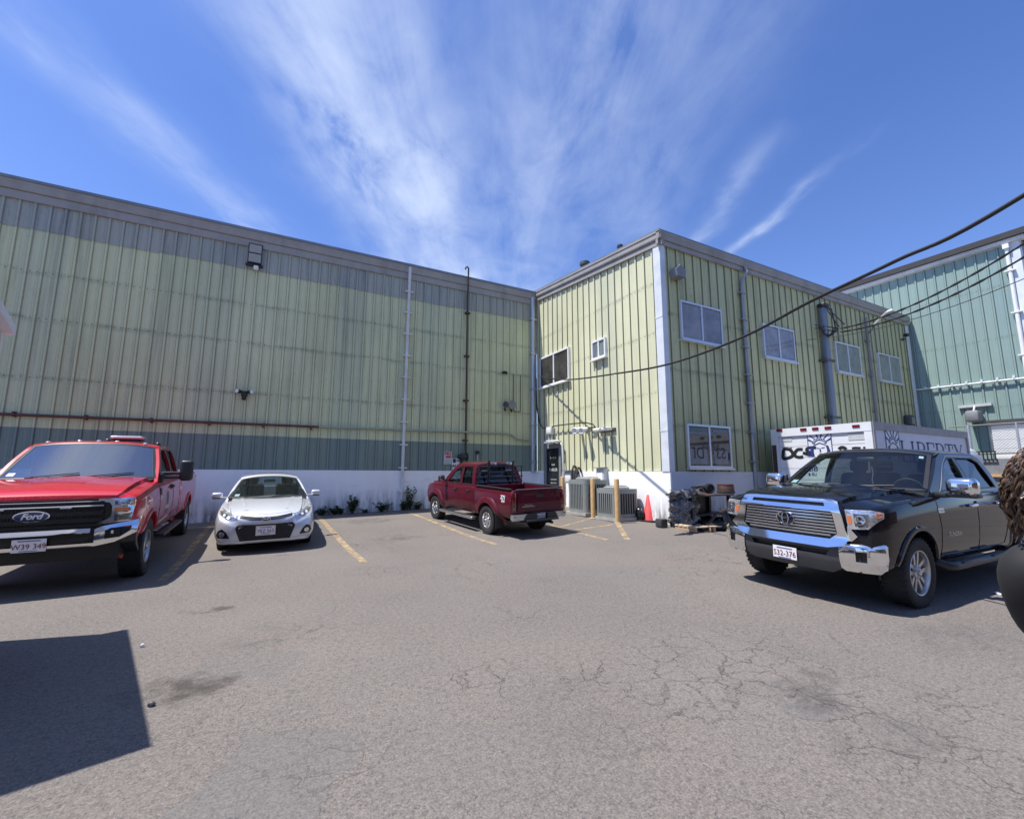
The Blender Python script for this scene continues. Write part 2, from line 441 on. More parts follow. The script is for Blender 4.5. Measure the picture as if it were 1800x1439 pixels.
# ================================================================== SETTING: ground
def asphalt_mat(name, col, patch=False):
    m, g, b, out = new_mat(name)
    geo = g.n('ShaderNodeNewGeometry'); p = geo.outputs['Position']
    flat = g.vmul(p, (1, 1, 0))
    big = g.noise(flat, .35, 4, .6); mid = g.noise(flat, 2.4, 5, .65)
    c = g.mix(g.ramp(big, [(.32, 0.0), (.68, 1.0)]), (col[0]*.84, col[1]*.83, col[2]*.83), (col[0]*1.13, col[1]*1.11, col[2]*1.08))
    c = g.mix(g.m('MULTIPLY', g.ramp(mid, [(.50, 0.0), (.75, 1.0)]), .30), c, (col[0]*.62, col[1]*.63, col[2]*.66))
    warm = g.noise(g.vadd(flat, (31, 17, 0)), .8, 4)
    c = g.mix(g.m('MULTIPLY', g.ramp(warm, [(.45, 0.0), (.7, 1.0)]), .35), c, (col[0]*1.12, col[1]*1.02, col[2]*.94))
    # old mends: squarish areas of smoother, greyer asphalt
    mend = 0.0
    if not patch:
        wp = g.vadd(flat, g.vmul(g.vadd(g.noise(flat, 3.0, 5, .65, out=1), (-.5, -.5, 0)), (.35, .35, 0)))
        X, Y, Z = g.sep(wp)
        A = g.m('ADD', g.m('MULTIPLY', X, _r0.x), g.m('MULTIPLY', Y, _r0.y)); B = g.m('ADD', g.m('MULTIPLY', X, _f0.x), g.m('MULTIPLY', Y, _f0.y))
        for (mx_, my_, ra, rb, s) in MENDS:
            q = on_g(mx_, my_); qa, qb = q.x*_r0.x+q.y*_r0.y, q.x*_f0.x+q.y*_f0.y
            e = g.m('MAXIMUM', g.m('ABSOLUTE', g.m('DIVIDE', g.m('SUBTRACT', A, qa), ra)), g.m('ABSOLUTE', g.m('DIVIDE', g.m('SUBTRACT', B, qb), rb)))
            mend = g.m('MAXIMUM', mend, g.m('MULTIPLY', g.ramp(e, [(.93, 1.0), (1.0, 0.0)]), s))
            c = g.mix(g.m('MULTIPLY', g.ramp(e, [(.94, 0.0), (.985, 1.0), (1.0, 1.0), (1.04, 0.0)]), .35*s), c, (.05, .048, .046))
        c = g.mix(mend, c, (col[0]*.84, col[1]*.89, col[2]*.94))
    # stones in the surface: pale, dark, and fine sand
    a1 = g.noise(flat, 75, 3, .7); a0 = g.noise(g.vadd(flat, (2, 11, 0)), 26, 4, .75); a2 = g.noise(g.vadd(flat, (7, 3, 0)), 150, 2, .7)
    k = g.m('SUBTRACT', 1.0, g.m('MULTIPLY', mend, .55))
    c = g.mix(g.m('MULTIPLY', g.ramp(a0, [(.50, 0.0), (.64, 1.0)]), g.m('MULTIPLY', k, .46)), c, (col[0]*1.5, col[1]*1.48, col[2]*1.46))
    c = g.mix(g.m('MULTIPLY', g.ramp(a0, [(.36, 1.0), (.48, 0.0)]), g.m('MULTIPLY', k, .55)), c, (col[0]*.45, col[1]*.45, col[2]*.46))
    c = g.mix(g.m('MULTIPLY', g.ramp(a1, [(.52, 0.0), (.64, 1.0)]), g.m('MULTIPLY', k, .55)), c, (min(1, col[0]*1.75), min(1, col[1]*1.7), min(1, col[2]*1.65)))
    c = g.mix(g.m('MULTIPLY', g.ramp(a1, [(.34, 1.0), (.46, 0.0)]), g.m('MULTIPLY', k, .62)), c, (col[0]*.38, col[1]*.38, col[2]*.40))
    c = g.mix(g.m('MULTIPLY', g.ramp(a2, [(.60, 0.0), (.68, 1.0)]), g.m('MULTIPLY', k, .5)), c, (col[0]*2.0, col[1]*1.95, col[2]*1.9))
    vo = g.n('ShaderNodeTexVoronoi'); vo.inputs['Scale'].default_value = 28; g.put(vo.inputs['Vector'], flat)
    pit = g.m('MULTIPLY', g.ramp(vo.outputs['Distance'], [(.0, 1.0), (.20, 0.0)]), g.ramp(g.noise(flat, 11, 3), [(.55, 0.0), (.62, 1.0)]))
    c = g.mix(g.m('MULTIPLY', pit, .7), c, (.03, .03, .032))
    crack = None
    if not patch:
        wv = g.vadd(flat, g.vmul(g.noise(flat, 1.7, 5, .65, out=1), (.55, .55, 0)))
        def cracks(sc, w0, w1):
            v = g.n('ShaderNodeTexVoronoi', feature='DISTANCE_TO_EDGE'); v.inputs['Scale'].default_value = sc; g.put(v.inputs['Vector'], wv)
            return g.ramp(v.outputs['Distance'], [(w0, 1.0), (w1, 0.0)])
        gate1 = g.ramp(g.noise(flat, .55, 3), [(.50, 0.0), (.62, .8)]); gate2 = g.ramp(g.noise(g.vadd(flat, (5, 9, 0)), .4, 2), [(.56, 0.0), (.64, 1.0)])
        crack = g.m('MAXIMUM', g.m('MULTIPLY', g.m('MAXIMUM', cracks(.75, .0012, .005), cracks(1.7, .002, .007)), gate1), g.m('MULTIPLY', cracks(3.6, .006, .024), gate2))
        crack = g.m('MULTIPLY', crack, g.ramp(g.noise(flat, 9, 4, .7), [(.35, .25), (.6, 1.0)]))
        c = g.mix(g.m('MULTIPLY', crack, .62), c, (.035, .034, .034))
        # oil and dirt stains where the photograph has them
        x, y, z = g.sep(g.vadd(flat, g.vmul(g.noise(flat, 2.2, 5, .7, out=1), (.8, .8, 0))))
        sn = g.ramp(g.noise(flat, 3.5, 5, .7), [(.38, 0.0), (.6, 1.0)])
        for (px_, py_, rx, ry, s, cc) in STAINS:
            q = on_g(px_, py_)
            dx = g.m('DIVIDE', g.m('SUBTRACT', x, q.x+.4), rx); dy = g.m('DIVIDE', g.m('SUBTRACT', y, q.y+.4), ry)
            r2 = g.m('ADD', g.m('MULTIPLY', dx, dx), g.m('MULTIPLY', dy, dy))
            k = g.m('MULTIPLY', g.ramp(r2, [(.2, 1.0), (1.0, 0.0)]), sn)
            c = g.mix(g.m('MULTIPLY', k, s), c, cc)
    g.put(b.inputs['Base Color'], c); b.inputs['Roughness'].default_value = .9; b.inputs['Specular IOR Level'].default_value = .25
    h = g.m('ADD', g.m('MULTIPLY', a1, .6), g.m('MULTIPLY', mid, .5))
    if crack is not None: h = g.m('SUBTRACT', h, g.m('MULTIPLY', crack, .6))
    bn = g.n('ShaderNodeBump'); bn.inputs['Strength'].default_value = .75; bn.inputs['Distance'].default_value = .012
    g.put(bn.inputs['Height'], h); g.put(b.inputs['Normal'], bn.outputs[0])
MENDS = [(480, 1360, .34, .36, .65), (430, 1165, .36, .22, .4), (1412, 1243, .12, .13, .45), (900, 1330, .7, .3, .25), (1150, 1010, 1.2, .5, .25)]
STAINS = [(300, 1215, .34, .26, .75, (.040, .033, .030)), (1400, 1190, .38, .22, .55, (.05, .05, .052)), (1425, 1235, .26, .2, .7, (.042, .043, .045)),
          (1560, 1290, .5, .3, .35, (.06, .06, .063)), (650, 915, .8, .5, .55, (.05, .05, .05)), (700, 945, .7, .4, .5, (.05, .05, .05)),
          (365, 1072, .25, .09, .8, (.05, .045, .043)), (1310, 1205, .3, .2, .3, (.07, .07, .07)), (1700, 1120, .9, .5, .3, (.06, .06, .06)),
          (500, 975, .22, .07, .7, (.05, .045, .045)), (440, 1120, .5, .4, .25, (.07, .07, .07)), (1000, 1240, .7, .5, .2, (.07, .07, .07))]
asphalt_mat('asphalt', (.158, .144, .132))
xs = [-900, -300, -100, -40, -20, -12] + [-10+.5*i for i in range(69)] + [26, 30, 40, 60, 120, 400, 900]
ys = [-900, -300, -100, -40, -20, -10, -6, -4] + [-3+.5*i for i in range(37)] + [16, 20, 40, 100, 300, 900]
gr = MB().grid(lambda u, v: (u, v, gz(u, v)), xs, ys).build('ground', 'asphalt', smooth=40, origin=(0, 0, 0)); tag(gr, 'cracked grey asphalt of the parking yard', kind='structure')

def flat_poly(name, pts, mat, lift, label):
    """a sheet lying on the ground, cut to an outline and following its slope"""
    mb = MB(); mb.sheet(pts, [], lambda u, v, d: (u, v, gz(u, v)+lift+d), .001, .25)
    o = mb.build(name, mat); return tag(o, label, kind='structure')
# worn yellow parking lines
def line_mat():
    m, g, b, out = new_mat('line_paint')
    p = g.n('ShaderNodeNewGeometry').outputs['Position']; flat = g.vmul(p, (1, 1, 0))
    g.put(b.inputs['Base Color'], g.mix(g.noise(flat, 3, 4), (.46, .33, .18), (.55, .42, .25))); b.inputs['Roughness'].default_value = .8
    tr = g.n('ShaderNodeBsdfTransparent'); mx = g.n('ShaderNodeMixShader')
    w = g.m('ADD', g.m('MULTIPLY', g.noise(flat, 60, 4, .7), .55), g.m('MULTIPLY', g.noise(flat, 5, 4, .6), .5))
    g.put(mx.inputs[0], g.ramp(w, [(.46, 0.0), (.64, .85)])); g.put(mx.inputs[1], tr.outputs[0]); g.put(mx.inputs[2], b.outputs[0]); g.put(out.inputs[0], mx.outputs[0])
line_mat()
def pline(a, b, w, label):
    P, Q = on_g(*a), on_g(*b); d = (Q-P); d.z = 0; d.normalize(); n = Vector((-d.y, d.x, 0))*w/2
    flat_poly('parking_line', [(P+n)[:2], (Q+n)[:2], (Q-n)[:2], (P-n)[:2]], 'line_paint', .004, label)
pline((557, 906), (641, 989), .12, 'yellow line right of the silver car')
pline((379, 913), (286, 1020), .12, 'yellow line between the red truck and the silver car')
pline((722, 902), (872, 957), .12, 'yellow line left of the maroon pickup')
pline((968, 923), (1068, 949), .12, 'yellow line behind the maroon pickup')
pline((1037, 912), (984, 926), .10, 'upper hatch line beside the bollards')
pline((1077, 922), (1012, 931), .10, 'lower hatch line beside the bollards')
pline((1086, 920), (1103, 949), .12, 'yellow line running out from the front bollard')

# ================================================================== materials of the buildings
G1 = (3.7, 5.15, 6.3)
siding_mat('siding_green', (.61, .63, .39), G1, .52, (.15, .165, .125), .60)
siding_mat('siding_skirt', (.215, .275, .235), None, .30, (.08, .10, .095), .66)
siding_mat('siding_grey', (.38, .40, .345), None, .75, (.10, .108, .110), .7)
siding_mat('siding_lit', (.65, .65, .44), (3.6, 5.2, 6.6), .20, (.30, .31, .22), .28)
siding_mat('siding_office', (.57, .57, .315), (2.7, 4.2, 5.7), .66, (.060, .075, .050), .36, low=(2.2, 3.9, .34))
siding_mat('siding_shed', (.28, .38, .345), (3.9, 6.4, 8.3), .14, (.18, .25, .21), .5)
pm('trim_cream', (.33, .31, .28), .5, var=.10, scale=3, dirt=(.14, .13, .11, .5), stretch=(1, 1, .4))
pm('trim_white', (.66, .70, .74), .45, var=.08, scale=3, dirt=(.30, .32, .33, .4))
pm('roof_metal', (.22, .235, .25), .45, .3, var=.2, scale=2)
pm('roof_dark', (.035, .032, .035), .7)
pm('galvanised_old', (.33, .345, .37), .42, .4, var=.2, scale=4, stretch=(1, 1, .3), dirt=(.16, .16, .16, .5))
pm('galvanised', (.47, .50, .55), .38, .5, var=.12, scale=4, stretch=(1, 1, .3))
pm('pipe_white', (.66, .66, .66), .4, var=.08, scale=3, dirt=(.2, .2, .2, .3))
pm('pipe_red', (.115, .045, .038), .6, var=.2, scale=4, dirt=(.10, .06, .05, .5))
pm('pipe_rust', (.07, .04, .032), .7, var=.25, scale=5)
pm('pipe_sage', (.33, .37, .28), .5, var=.1)
pm('steel_blue', (.20, .225, .27), .4, .45, var=.15, scale=3, stretch=(1, 1, .25))
pm('frame_alu', (.60, .64, .70), .35, .3, var=.06)
pm('frame_white', (.78, .79, .80), .4, var=.05)
pm('black_rubber', (.018, .018, .019), .55, var=.2)
pm('black_plastic', (.022, .022, .024), .42, var=.15)
pm('dark_grey', (.07, .072, .078), .5, var=.15)
pm('mid_grey', (.22, .225, .235), .5, var=.12)
pm('light_grey', (.50, .51, .52), .5, var=.1)
pm('white_paint', (.80, .80, .79), .45, var=.04)
pm('lamp_lens', (.36, .34, .29), .25, var=.05)
pm('red_paint', (.45, .045, .05), .5)
pm('screw', (.10, .105, .09), .6)

def concrete_mat(name, col):
    """white-painted block base: chalky paint, mildew streaks rising from the ground, bare spots"""
    m, g, b, out = new_mat(name)
    p = g.n('ShaderNodeNewGeometry').outputs['Position']; x, y, z = g.sep(p)
    h = g.m('SUBTRACT', z, g.m('MULTIPLY', y, g.m('ADD', g.m('MULTIPLY', x, .0018), .015)))
    c = g.mix(g.noise(p, 1.1, 5), tuple(k*.86 for k in col), tuple(min(1, k*1.08) for k in col))
    st = g.noise(g.comb(g.m('MULTIPLY', x, 7), g.m('MULTIPLY', y, 7), g.m('MULTIPLY', z, 1.1)), 1.0, 6, .7)
    k = g.m('MULTIPLY', g.ramp(st, [(.40, 0.0), (.62, 1.0)]), g.ramp(h, [(.06, .95), (.34, .50), (.70, .06), (1.3, .02)]))
    c = g.mix(k, c, (.085, .088, .070))
    sp = g.noise(p, 14, 5, .75)
    c = g.mix(g.m('MULTIPLY', g.ramp(sp, [(.66, 0.0), (.70, 1.0)]), .75), c, (.16, .16, .15))
    w2 = g.noise(g.comb(g.m('MULTIPLY', x, 1.5), g.m('MULTIPLY', y, 1.5), g.m('MULTIPLY', z, 8)), 1.0, 5, .7)
    c = g.mix(g.m('MULTIPLY', g.ramp(w2, [(.60, 0.0), (.74, 1.0)]), .30), c, (.30, .30, .29))
    g.put(b.inputs['Base Color'], c); b.inputs['Roughness'].default_value = .8
    bn = g.n('ShaderNodeBump'); bn.inputs['Strength'].default_value = .35; bn.inputs['Distance'].default_value = .02
    g.put(bn.inputs['Height'], g.noise(p, 7, 6, .7)); g.put(b.inputs['Normal'], bn.outputs[0])
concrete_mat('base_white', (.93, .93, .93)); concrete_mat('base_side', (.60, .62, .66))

def pane_mat(name, col, col2):
    m, g, b, out = new_mat(name)
    p = g.n('ShaderNodeNewGeometry').outputs['Position']
    n = g.noise(p, 2.2, 4, .6)
    g.put(b.inputs['Base Color'], g.mix(g.ramp(n, [(.35, 0.0), (.65, 1.0)]), col, col2)); b.inputs['Roughness'].default_value = .06
    b.inputs['Specular IOR Level'].default_value = .6
pane_mat('pane_dusty', (.17, .18, .205), (.29, .29, .31)); pane_mat('pane_dark', (.030, .028, .028), (.075, .070, .066)); pane_mat('pane_green', (.14, .175, .175), (.23, .26, .26)); pane_mat('door_glass', (.008, .010, .009), (.018, .020, .018))

# ================================================================== wall building
def pw1(u, n, z): return Vector((u, WY1-n, z))
def pw2(u, n, z): return Vector((WX2-n, u, z))
def pw3(u, n, z): return Vector((u, WY3-n, z))
def pw4(u, n, z): return Vector((WX4-n, u, z))
def rib_profile(u0, u1, sp, rib=.032, minor=.005, first=0.0, top=.022, foot=.042):
    pts = [(u0, 0.0)]; u = u0+first
    while u < u1-.05:
        if u-foot > u0:
            pts += [(u-foot, 0), (u-top, rib), (u+top, rib), (u+foot, 0)]
            if minor:
                for k in (.36, .64):
                    q = u+sp*k
                    if q+.03 < u1: pts += [(q-.02, 0), (q-.01, minor), (q+.01, minor), (q+.02, 0)]
        u += sp
    pts.append((u1, 0.0)); return pts
def siding(name, parent, P, u0, u1, z0, z1, sp, mat, girts=(), rib=.032, first=.1, minor=.005, ragged=0.0, off=0.0, dark='hi'):
    """ribbed sheet; z0, z1 are heights or functions of u"""
    f0 = z0 if callable(z0) else (lambda u: z0); f1 = z1 if callable(z1) else (lambda u: z1)
    pts = rib_profile(u0, u1, sp, rib, minor, first); mb = MB()
    lap = 0; vs = []; panel = 0
    for i, (u, n) in enumerate(pts):
        pn = int((u-u0-first+.06)/(sp*3)); rz = random.Random(pn*31+int(u0*7)).uniform(-ragged, ragged)
        vs += [P(u, n+off, f0(u)+rz), P(u, n+off, f1(u))]
    for i in range(len(pts)-1):
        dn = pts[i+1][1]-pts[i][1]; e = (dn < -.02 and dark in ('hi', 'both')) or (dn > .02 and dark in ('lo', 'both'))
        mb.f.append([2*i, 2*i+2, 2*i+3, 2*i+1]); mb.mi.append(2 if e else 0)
    mb.v += vs
    u = u0+first
    while u < u1-.05:
        for gz_ in girts:
            if f0(u)+.1 < gz_ < f1(u)-.1:
                for du in (-.075, .075):
                    c = P(u+du, off+.003, gz_); a = P(u+du+.011, off+.003, gz_)-c; d = Vector((0, 0, .011))
                    mb.add([c-a-d, c+a-d, c+a+d, c-a+d], [(0, 1, 2, 3)], 1)
        u += sp
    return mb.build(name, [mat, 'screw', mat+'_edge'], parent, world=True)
def strip(mb, P, u0, u1, prof, zf=lambda u: 0, n=1, m=0):
    """sweep a closed (n, z) profile along the wall"""
    k = len(prof); vs = []
    for i in range(n+1):
        u = lerp(u0, u1, i/n); vs += [P(u, a, z+zf(u)) for a, z in prof]
    fs = [list(range(k)), [n*k+j for j in range(k)][::-1]]
    for i in range(n): fs += [(i*k+j, i*k+(j+1) % k, (i+1)*k+(j+1) % k, (i+1)*k+j) for j in range(k)]
    return mb.add(vs, fs, m)
def wbox(mb, P, u0, u1, n0, n1, z0, z1, m=0):
    vs = [P(u, n, z) for u in (u0, u1) for n in (n0, n1) for z in (z0, z1)]
    return mb.add(vs, [(0, 1, 3, 2), (4, 6, 7, 5), (0, 4, 5, 1), (2, 3, 7, 6), (0, 2, 6, 4), (1, 5, 7, 3)], m)
def window(parent, P, a, b, pane, frame='frame_alu', split=.5, inner=None):
    """aluminium slider standing proud of the sheet; a, b: opposite corners on the wall (u, z)"""
    u0, u1 = sorted((a[0], b[0])); z0, z1 = sorted((a[1], b[1])); mb = MB(); t = .055; d0, d1 = .005, .085
    wbox(mb, P, u0, u1, d0, d1, z1-t, z1); wbox(mb, P, u0, u1, d0, d1+.004, z0, z0+t)
    wbox(mb, P, u0, u0+t, d0, d1-.003, z0+t, z1-t); wbox(mb, P, u1-t, u1, d0, d1-.003, z0+t, z1-t)
    um = lerp(u0, u1, split); wbox(mb, P, um-.03, um+.03, d0, d1-.008, z0+t, z1-t)
    w = mb.build('window', frame, parent, world=True)
    s = MB(); wbox(s, P, u0-.03, u1+.03, .005, .13, z0-.045, z0-.004); so = s.build('sill', frame, parent, world=True); so.parent = w; so.location = so.location
    fr = MB(); wbox(fr, P, u0+t+.02, um-.03-.015, .045, .057, z0+t+.02, z1-t-.02); wbox(fr, P, um+.03+.015, u1-t-.02, .055, .067, z0+t+.02, z1-t-.02)
    pn = fr.build('pane', pane, parent, world=True); pn.parent = w
    return w

# ------------------------------------------------------------------ the long warehouse (left)
XL = -15.0
wh = thing('warehouse', 'long pale green ribbed metal warehouse with a grey upper band and a white base', 'building', (XL/2+4, WY1, .25))
Z_G0, Z_SK, Z_GR, Z_TOP = 1.56, 2.52, 7.36, 8.42
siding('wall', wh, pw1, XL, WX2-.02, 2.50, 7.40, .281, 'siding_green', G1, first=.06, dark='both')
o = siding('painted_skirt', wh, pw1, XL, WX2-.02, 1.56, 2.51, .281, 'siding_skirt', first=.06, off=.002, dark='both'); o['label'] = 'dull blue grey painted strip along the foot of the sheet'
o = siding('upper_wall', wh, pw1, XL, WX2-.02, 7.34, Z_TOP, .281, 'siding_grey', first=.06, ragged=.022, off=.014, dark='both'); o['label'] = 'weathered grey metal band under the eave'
mb = MB(); nn = 24
for i in range(nn):
    a, b = lerp(XL, WX2+.0, i/nn), lerp(XL, WX2+.0, (i+1)/nn)
    za, zb = gz(a, WY1)-.15, gz(b, WY1)-.15
    vs = [pw1(a, -.25, za), pw1(b, -.25, zb), pw1(b, -.25, 1.555), pw1(a, -.25, 1.555), pw1(a, .055, za), pw1(b, .055, zb), pw1(b, .05, 1.555), pw1(a, .05, 1.555)]
    mb.add(vs, [(4, 5, 6, 7), (3, 7, 6, 2), (0, 1, 5, 4)])
mb.build('foundation', 'base_white', wh, world=True)
mb = MB()
strip(mb, pw1, XL, WX2-.10, [(0.0, 8.03), (.075, 8.03), (.075, 8.24), (0.0, 8.24)])
strip(mb, pw1, XL, WX2-.10, [(.02, 8.25), (.10, 8.25), (.115, 8.29), (.115, 8.40), (.135, 8.44), (.135, 8.48), (.02, 8.48)])
mb.build('gutter', 'trim_cream', wh, world=True)
mb = MB(); strip(mb, pw1, XL, WX2+.2, [(.06, 8.485), (.15, 8.485), (.15, 8.56), (-12, 9.55), (-12, 9.46)])
mb.build('roof', 'roof_metal', wh, world=True)
mb = MB(); wbox(mb, pw1, XL, WX2, -.30, -.26, .0, 8.4); wbox(mb, pw1, XL, XL+.1, -14, -.3, -.1, 9.4); mb.build('back_wall', 'siding_skirt', wh, world=True)
def downspout(P, path, r, mat, parent, straps=0, name='downspout', rect=False):
    """pipe down a wall; path of (u, n, z)"""
    mb = MB(); pts = [P(*q) for q in path]; mb.tube(pts, r, 10)
    if straps:
        a, b = path[-2], path[-1]
        top = max(q[2] for q in path); lo = path[-1][2]
        for i in range(straps):
            z = lerp(top-.9, lo+.4, i/(straps-1))
            k = min((q for q in path if q[2] >= z), key=lambda q: q[2])
            k2 = max((q for q in path if q[2] <= z), key=lambda q: q[2])
            t = 0 if k[2] == k2[2] else (k[2]-z)/(k[2]-k2[2]); uu = lerp(k[0], k2[0], t); n_ = lerp(k[1], k2[1], t)
            wbox(mb, P, uu-.13, uu+.13, .03, n_+r+.012, z-.022, z+.022)
    return mb.build(name, mat, parent, smooth=50, world=True)
o = downspout(pw1, [(3.60, .10, 8.46), (3.60, .115, 8.1), (3.60, .10, 8.0), (3.60, .10, .50)], .052, 'pipe_white', wh, 10); o['label'] = 'pale downspout in the middle of the wall'
o = downspout(pw1, [(8.47, .10, 8.30), (8.47, .09, 8.0), (8.47, .09, 1.5)], .085, 'galvanised', wh, 5); o['label'] = 'galvanised downspout in the inner corner'

# ------------------------------------------------------------------ the office wing (right)
of = thing('office_wing', 'two storey yellow green metal office wing with white window frames and a white corner post', 'building', (WX2+7, WY3+3, .4))
def eave2(u): return lerp(7.56, 8.22, (u-WY3)/(WY1-WY3))
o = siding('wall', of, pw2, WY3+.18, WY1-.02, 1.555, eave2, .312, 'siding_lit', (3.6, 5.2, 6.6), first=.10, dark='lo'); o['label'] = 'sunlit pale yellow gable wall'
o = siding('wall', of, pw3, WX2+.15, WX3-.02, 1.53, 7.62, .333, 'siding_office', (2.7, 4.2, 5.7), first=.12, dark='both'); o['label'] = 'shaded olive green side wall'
mb = MB()
for P, a0, a1, n in ((pw2, WY3-.0, WY1, 8), (pw3, WX2+.0, WX3, 12)):
    for i in range(n):
        a, b = lerp(a0, a1, i/n), lerp(a0, a1, (i+1)/n)
        pa, pb = P(a, 0, 0), P(b, 0, 0); za, zb = gz(pa.x, pa.y)-.2, gz(pb.x, pb.y)-.2
        vs = [P(a, .05, za), P(b, .05, zb), P(b, .045, 1.545), P(a, .045, 1.545), P(b, -.2, 1.545), P(a, -.2, 1.545)]
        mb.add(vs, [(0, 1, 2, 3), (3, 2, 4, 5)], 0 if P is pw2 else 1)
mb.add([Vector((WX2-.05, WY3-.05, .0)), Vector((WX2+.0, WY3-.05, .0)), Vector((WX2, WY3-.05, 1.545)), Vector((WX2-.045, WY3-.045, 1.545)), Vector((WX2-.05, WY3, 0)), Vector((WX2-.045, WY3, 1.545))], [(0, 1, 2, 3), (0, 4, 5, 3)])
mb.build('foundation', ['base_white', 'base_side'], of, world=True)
# corner post, far end post
mb = MB(); wbox(mb, pw2, WY3-.045, WY3+.20, .046, .06, 1.54, 7.6); wbox(mb, pw3, WX2-.045, WX2+.12, .035, .05, 1.54, 7.6)
wbox(mb, pw2, WY3-.047, WY3+.205, .061, .066, 5.55, 5.60); wbox(mb, pw2, WY3-.047, WY3+.205, .061, .066, 2.55, 2.60)
mb.build('corner_trim', 'trim_white', of, world=True)
mb = MB(); wbox(mb, pw3, WX3-.26, WX3, .035, .05, .5, 7.62); wbox(mb, lambda u, n, z: Vector((WX3+n, u, z)), WY3-.05, WY3+.25, .0, .02, .5, 7.62); mb.build('end_trim', 'trim_white', of, world=True)
# gutters: along the gable (sloping) and along the side
mb = MB(); sl = lambda u: (eave2(u)-7.56)
strip(mb, pw2, WY3-.15, WY1-.16, [(0.0, 7.54), (.075, 7.54), (.075, 7.68), (0.0, 7.68)], sl)
strip(mb, pw2, WY3-.15, WY1-.16, [(.02, 7.69), (.105, 7.69), (.12, 7.73), (.12, 7.84), (.14, 7.87), (.14, 7.92), (.02, 7.92)], sl)
strip(mb, pw3, WX2-.14, WX3+.05, [(0.0, 7.55), (.075, 7.55), (.075, 7.68), (0.0, 7.68)])
strip(mb, pw3, WX2-.14, WX3+.05, [(.02, 7.69), (.105, 7.69), (.12, 7.73), (.12, 7.82), (.14, 7.85), (.14, 7.895), (.02, 7.895)])
mb.build('gutter', 'trim_cream', of, world=True)
mb = MB(); rs = lambda x, y: 7.93+(y-WY3)*(8.59-7.93)/(WY1-WY3)
mb.grid(lambda u, v: (u, v, rs(u, v)), [WX2-.12, 14, WX3+.06], [WY3-.11, 11, WY1+.5, 26], thick=(0, 0, .045)); mb.build('roof', 'roof_metal', of, world=True)
mb = MB(); mb.box((WX3-.05, 17, 4), (.06, 17.8, 7.4)); mb.build('end_wall', 'siding_office', of, world=True)
def cr(W, a, b): A, B = W(*a), W(*b); return A, B
def win(W, P, a, b, pane, idx, **k):
    A, B = W(*a), W(*b); return window(of, P, (A[idx], A.z), (B[idx], B.z), pane, **k)
win(W3, pw3, (1191.5, 528), (1268, 611), 'pane_dusty', 0)['label'] = 'dusty upper window nearest the corner'
win(W3, pw3, (1336, 568.5), (1396, 638.6), 'pane_dusty', 0)
win(W3, pw3, (1463.3, 600), (1512, 662), 'pane_green', 0)
win(W3, pw3, (1539, 620), (1582.7, 676.7), 'pane_green', 0)
lw = win(W3, pw3, (1203.4, 744.5), (1283.7, 822.9), 'pane_dark', 0); lw['label'] = 'lower window with hand lettering and clutter behind the glass'
win(W2, pw2, (951.5, 631), (1003, 667.5), 'pane_dark', 1, frame='frame_white')['label'] = 'large dark window near the inner corner'
win(W2, pw2, (1043, 602), (1067.5, 626), 'pane_green', 1, frame='frame_white')['label'] = 'small window high in the gable wall'
# paper and things leaning behind the lower window (seen through it as dim shapes): a sheet with mirror-written letters
pm('old_paper', (.27, .27, .26), .7, var=.15, scale=5); pm('ink', (.035, .04, .055), .7)
A, B = W3(1207, 790), W3(1243, 822); mb = MB(); wbox(mb, pw3, A.x+.05, B.x-.05, .068, .070, B.z+.10, A.z+.02)
A2, B2 = W3(1249, 776), W3(1281, 822); wbox(mb, pw3, A2.x+.02, B2.x-.10, .072, .074, B2.z+.10, A2.z-.25)
letters(mb, 'DI', .42, pw3((A.x+B.x)/2, .0715, B.z+.24), (-1, 0, 0), (0, 0, 1), -.0035, 1); letters(mb, 'S3', .42, pw3((A2.x+B2.x)/2-.05, .0755, B2.z+.24), (-1, 0, 0), (0, 0, 1), -.0035, 1)
wbox(mb, pw3, A.x+.05, B.x-.02, .068, .071, A.z+.42, A.z+.45); wbox(mb, pw3, A2.x+.02, B2.x-.1, .074, .077, A.z+.50, A.z+.53)
mb.build('window_poster', ['old_paper', 'ink'], of, world=True)
# door in the inner corner
A, B = W2(959.5, 780.5), W2(989.5, 779.5); zt = (A.z+B.z)/2; u0, u1 = B.y, A.y; zb = gz(WX2, (u0+u1)/2)+.05
mb = MB(); wbox(mb, pw2, u0, u0+.12, .0, .10, zb, zt); wbox(mb, pw2, u1-.16, u1, .0, .10, zb, zt); wbox(mb, pw2, u0+.12, u1-.16, .0, .10, zt-.16, zt)
dr = mb.build('door_frame', 'mid_grey', of, world=True)
mb = MB(); wbox(mb, pw2, u0+.12, u1-.16, .02, .055, zb, zt-.16)
um = (u0+.12+u1-.16)/2
for s, sz, dz in (('24 HOUR', .10, .62), ('SALES', .08, .85), ('PARKER', .15, 1.05), ('SERVICE PARTS', .06, 1.36), ('OPEN 7 DAYS', .06, 1.48)):
    letters(mb, s, sz, pw2(um, .058, zt-.16-dz+.25), (0, -1, 0), (0, 0, 1), .002, 1)
d = mb.build('door', ['door_glass', 'white_paint'], of, world=True); d['label'] = 'black glass door lettered in white'
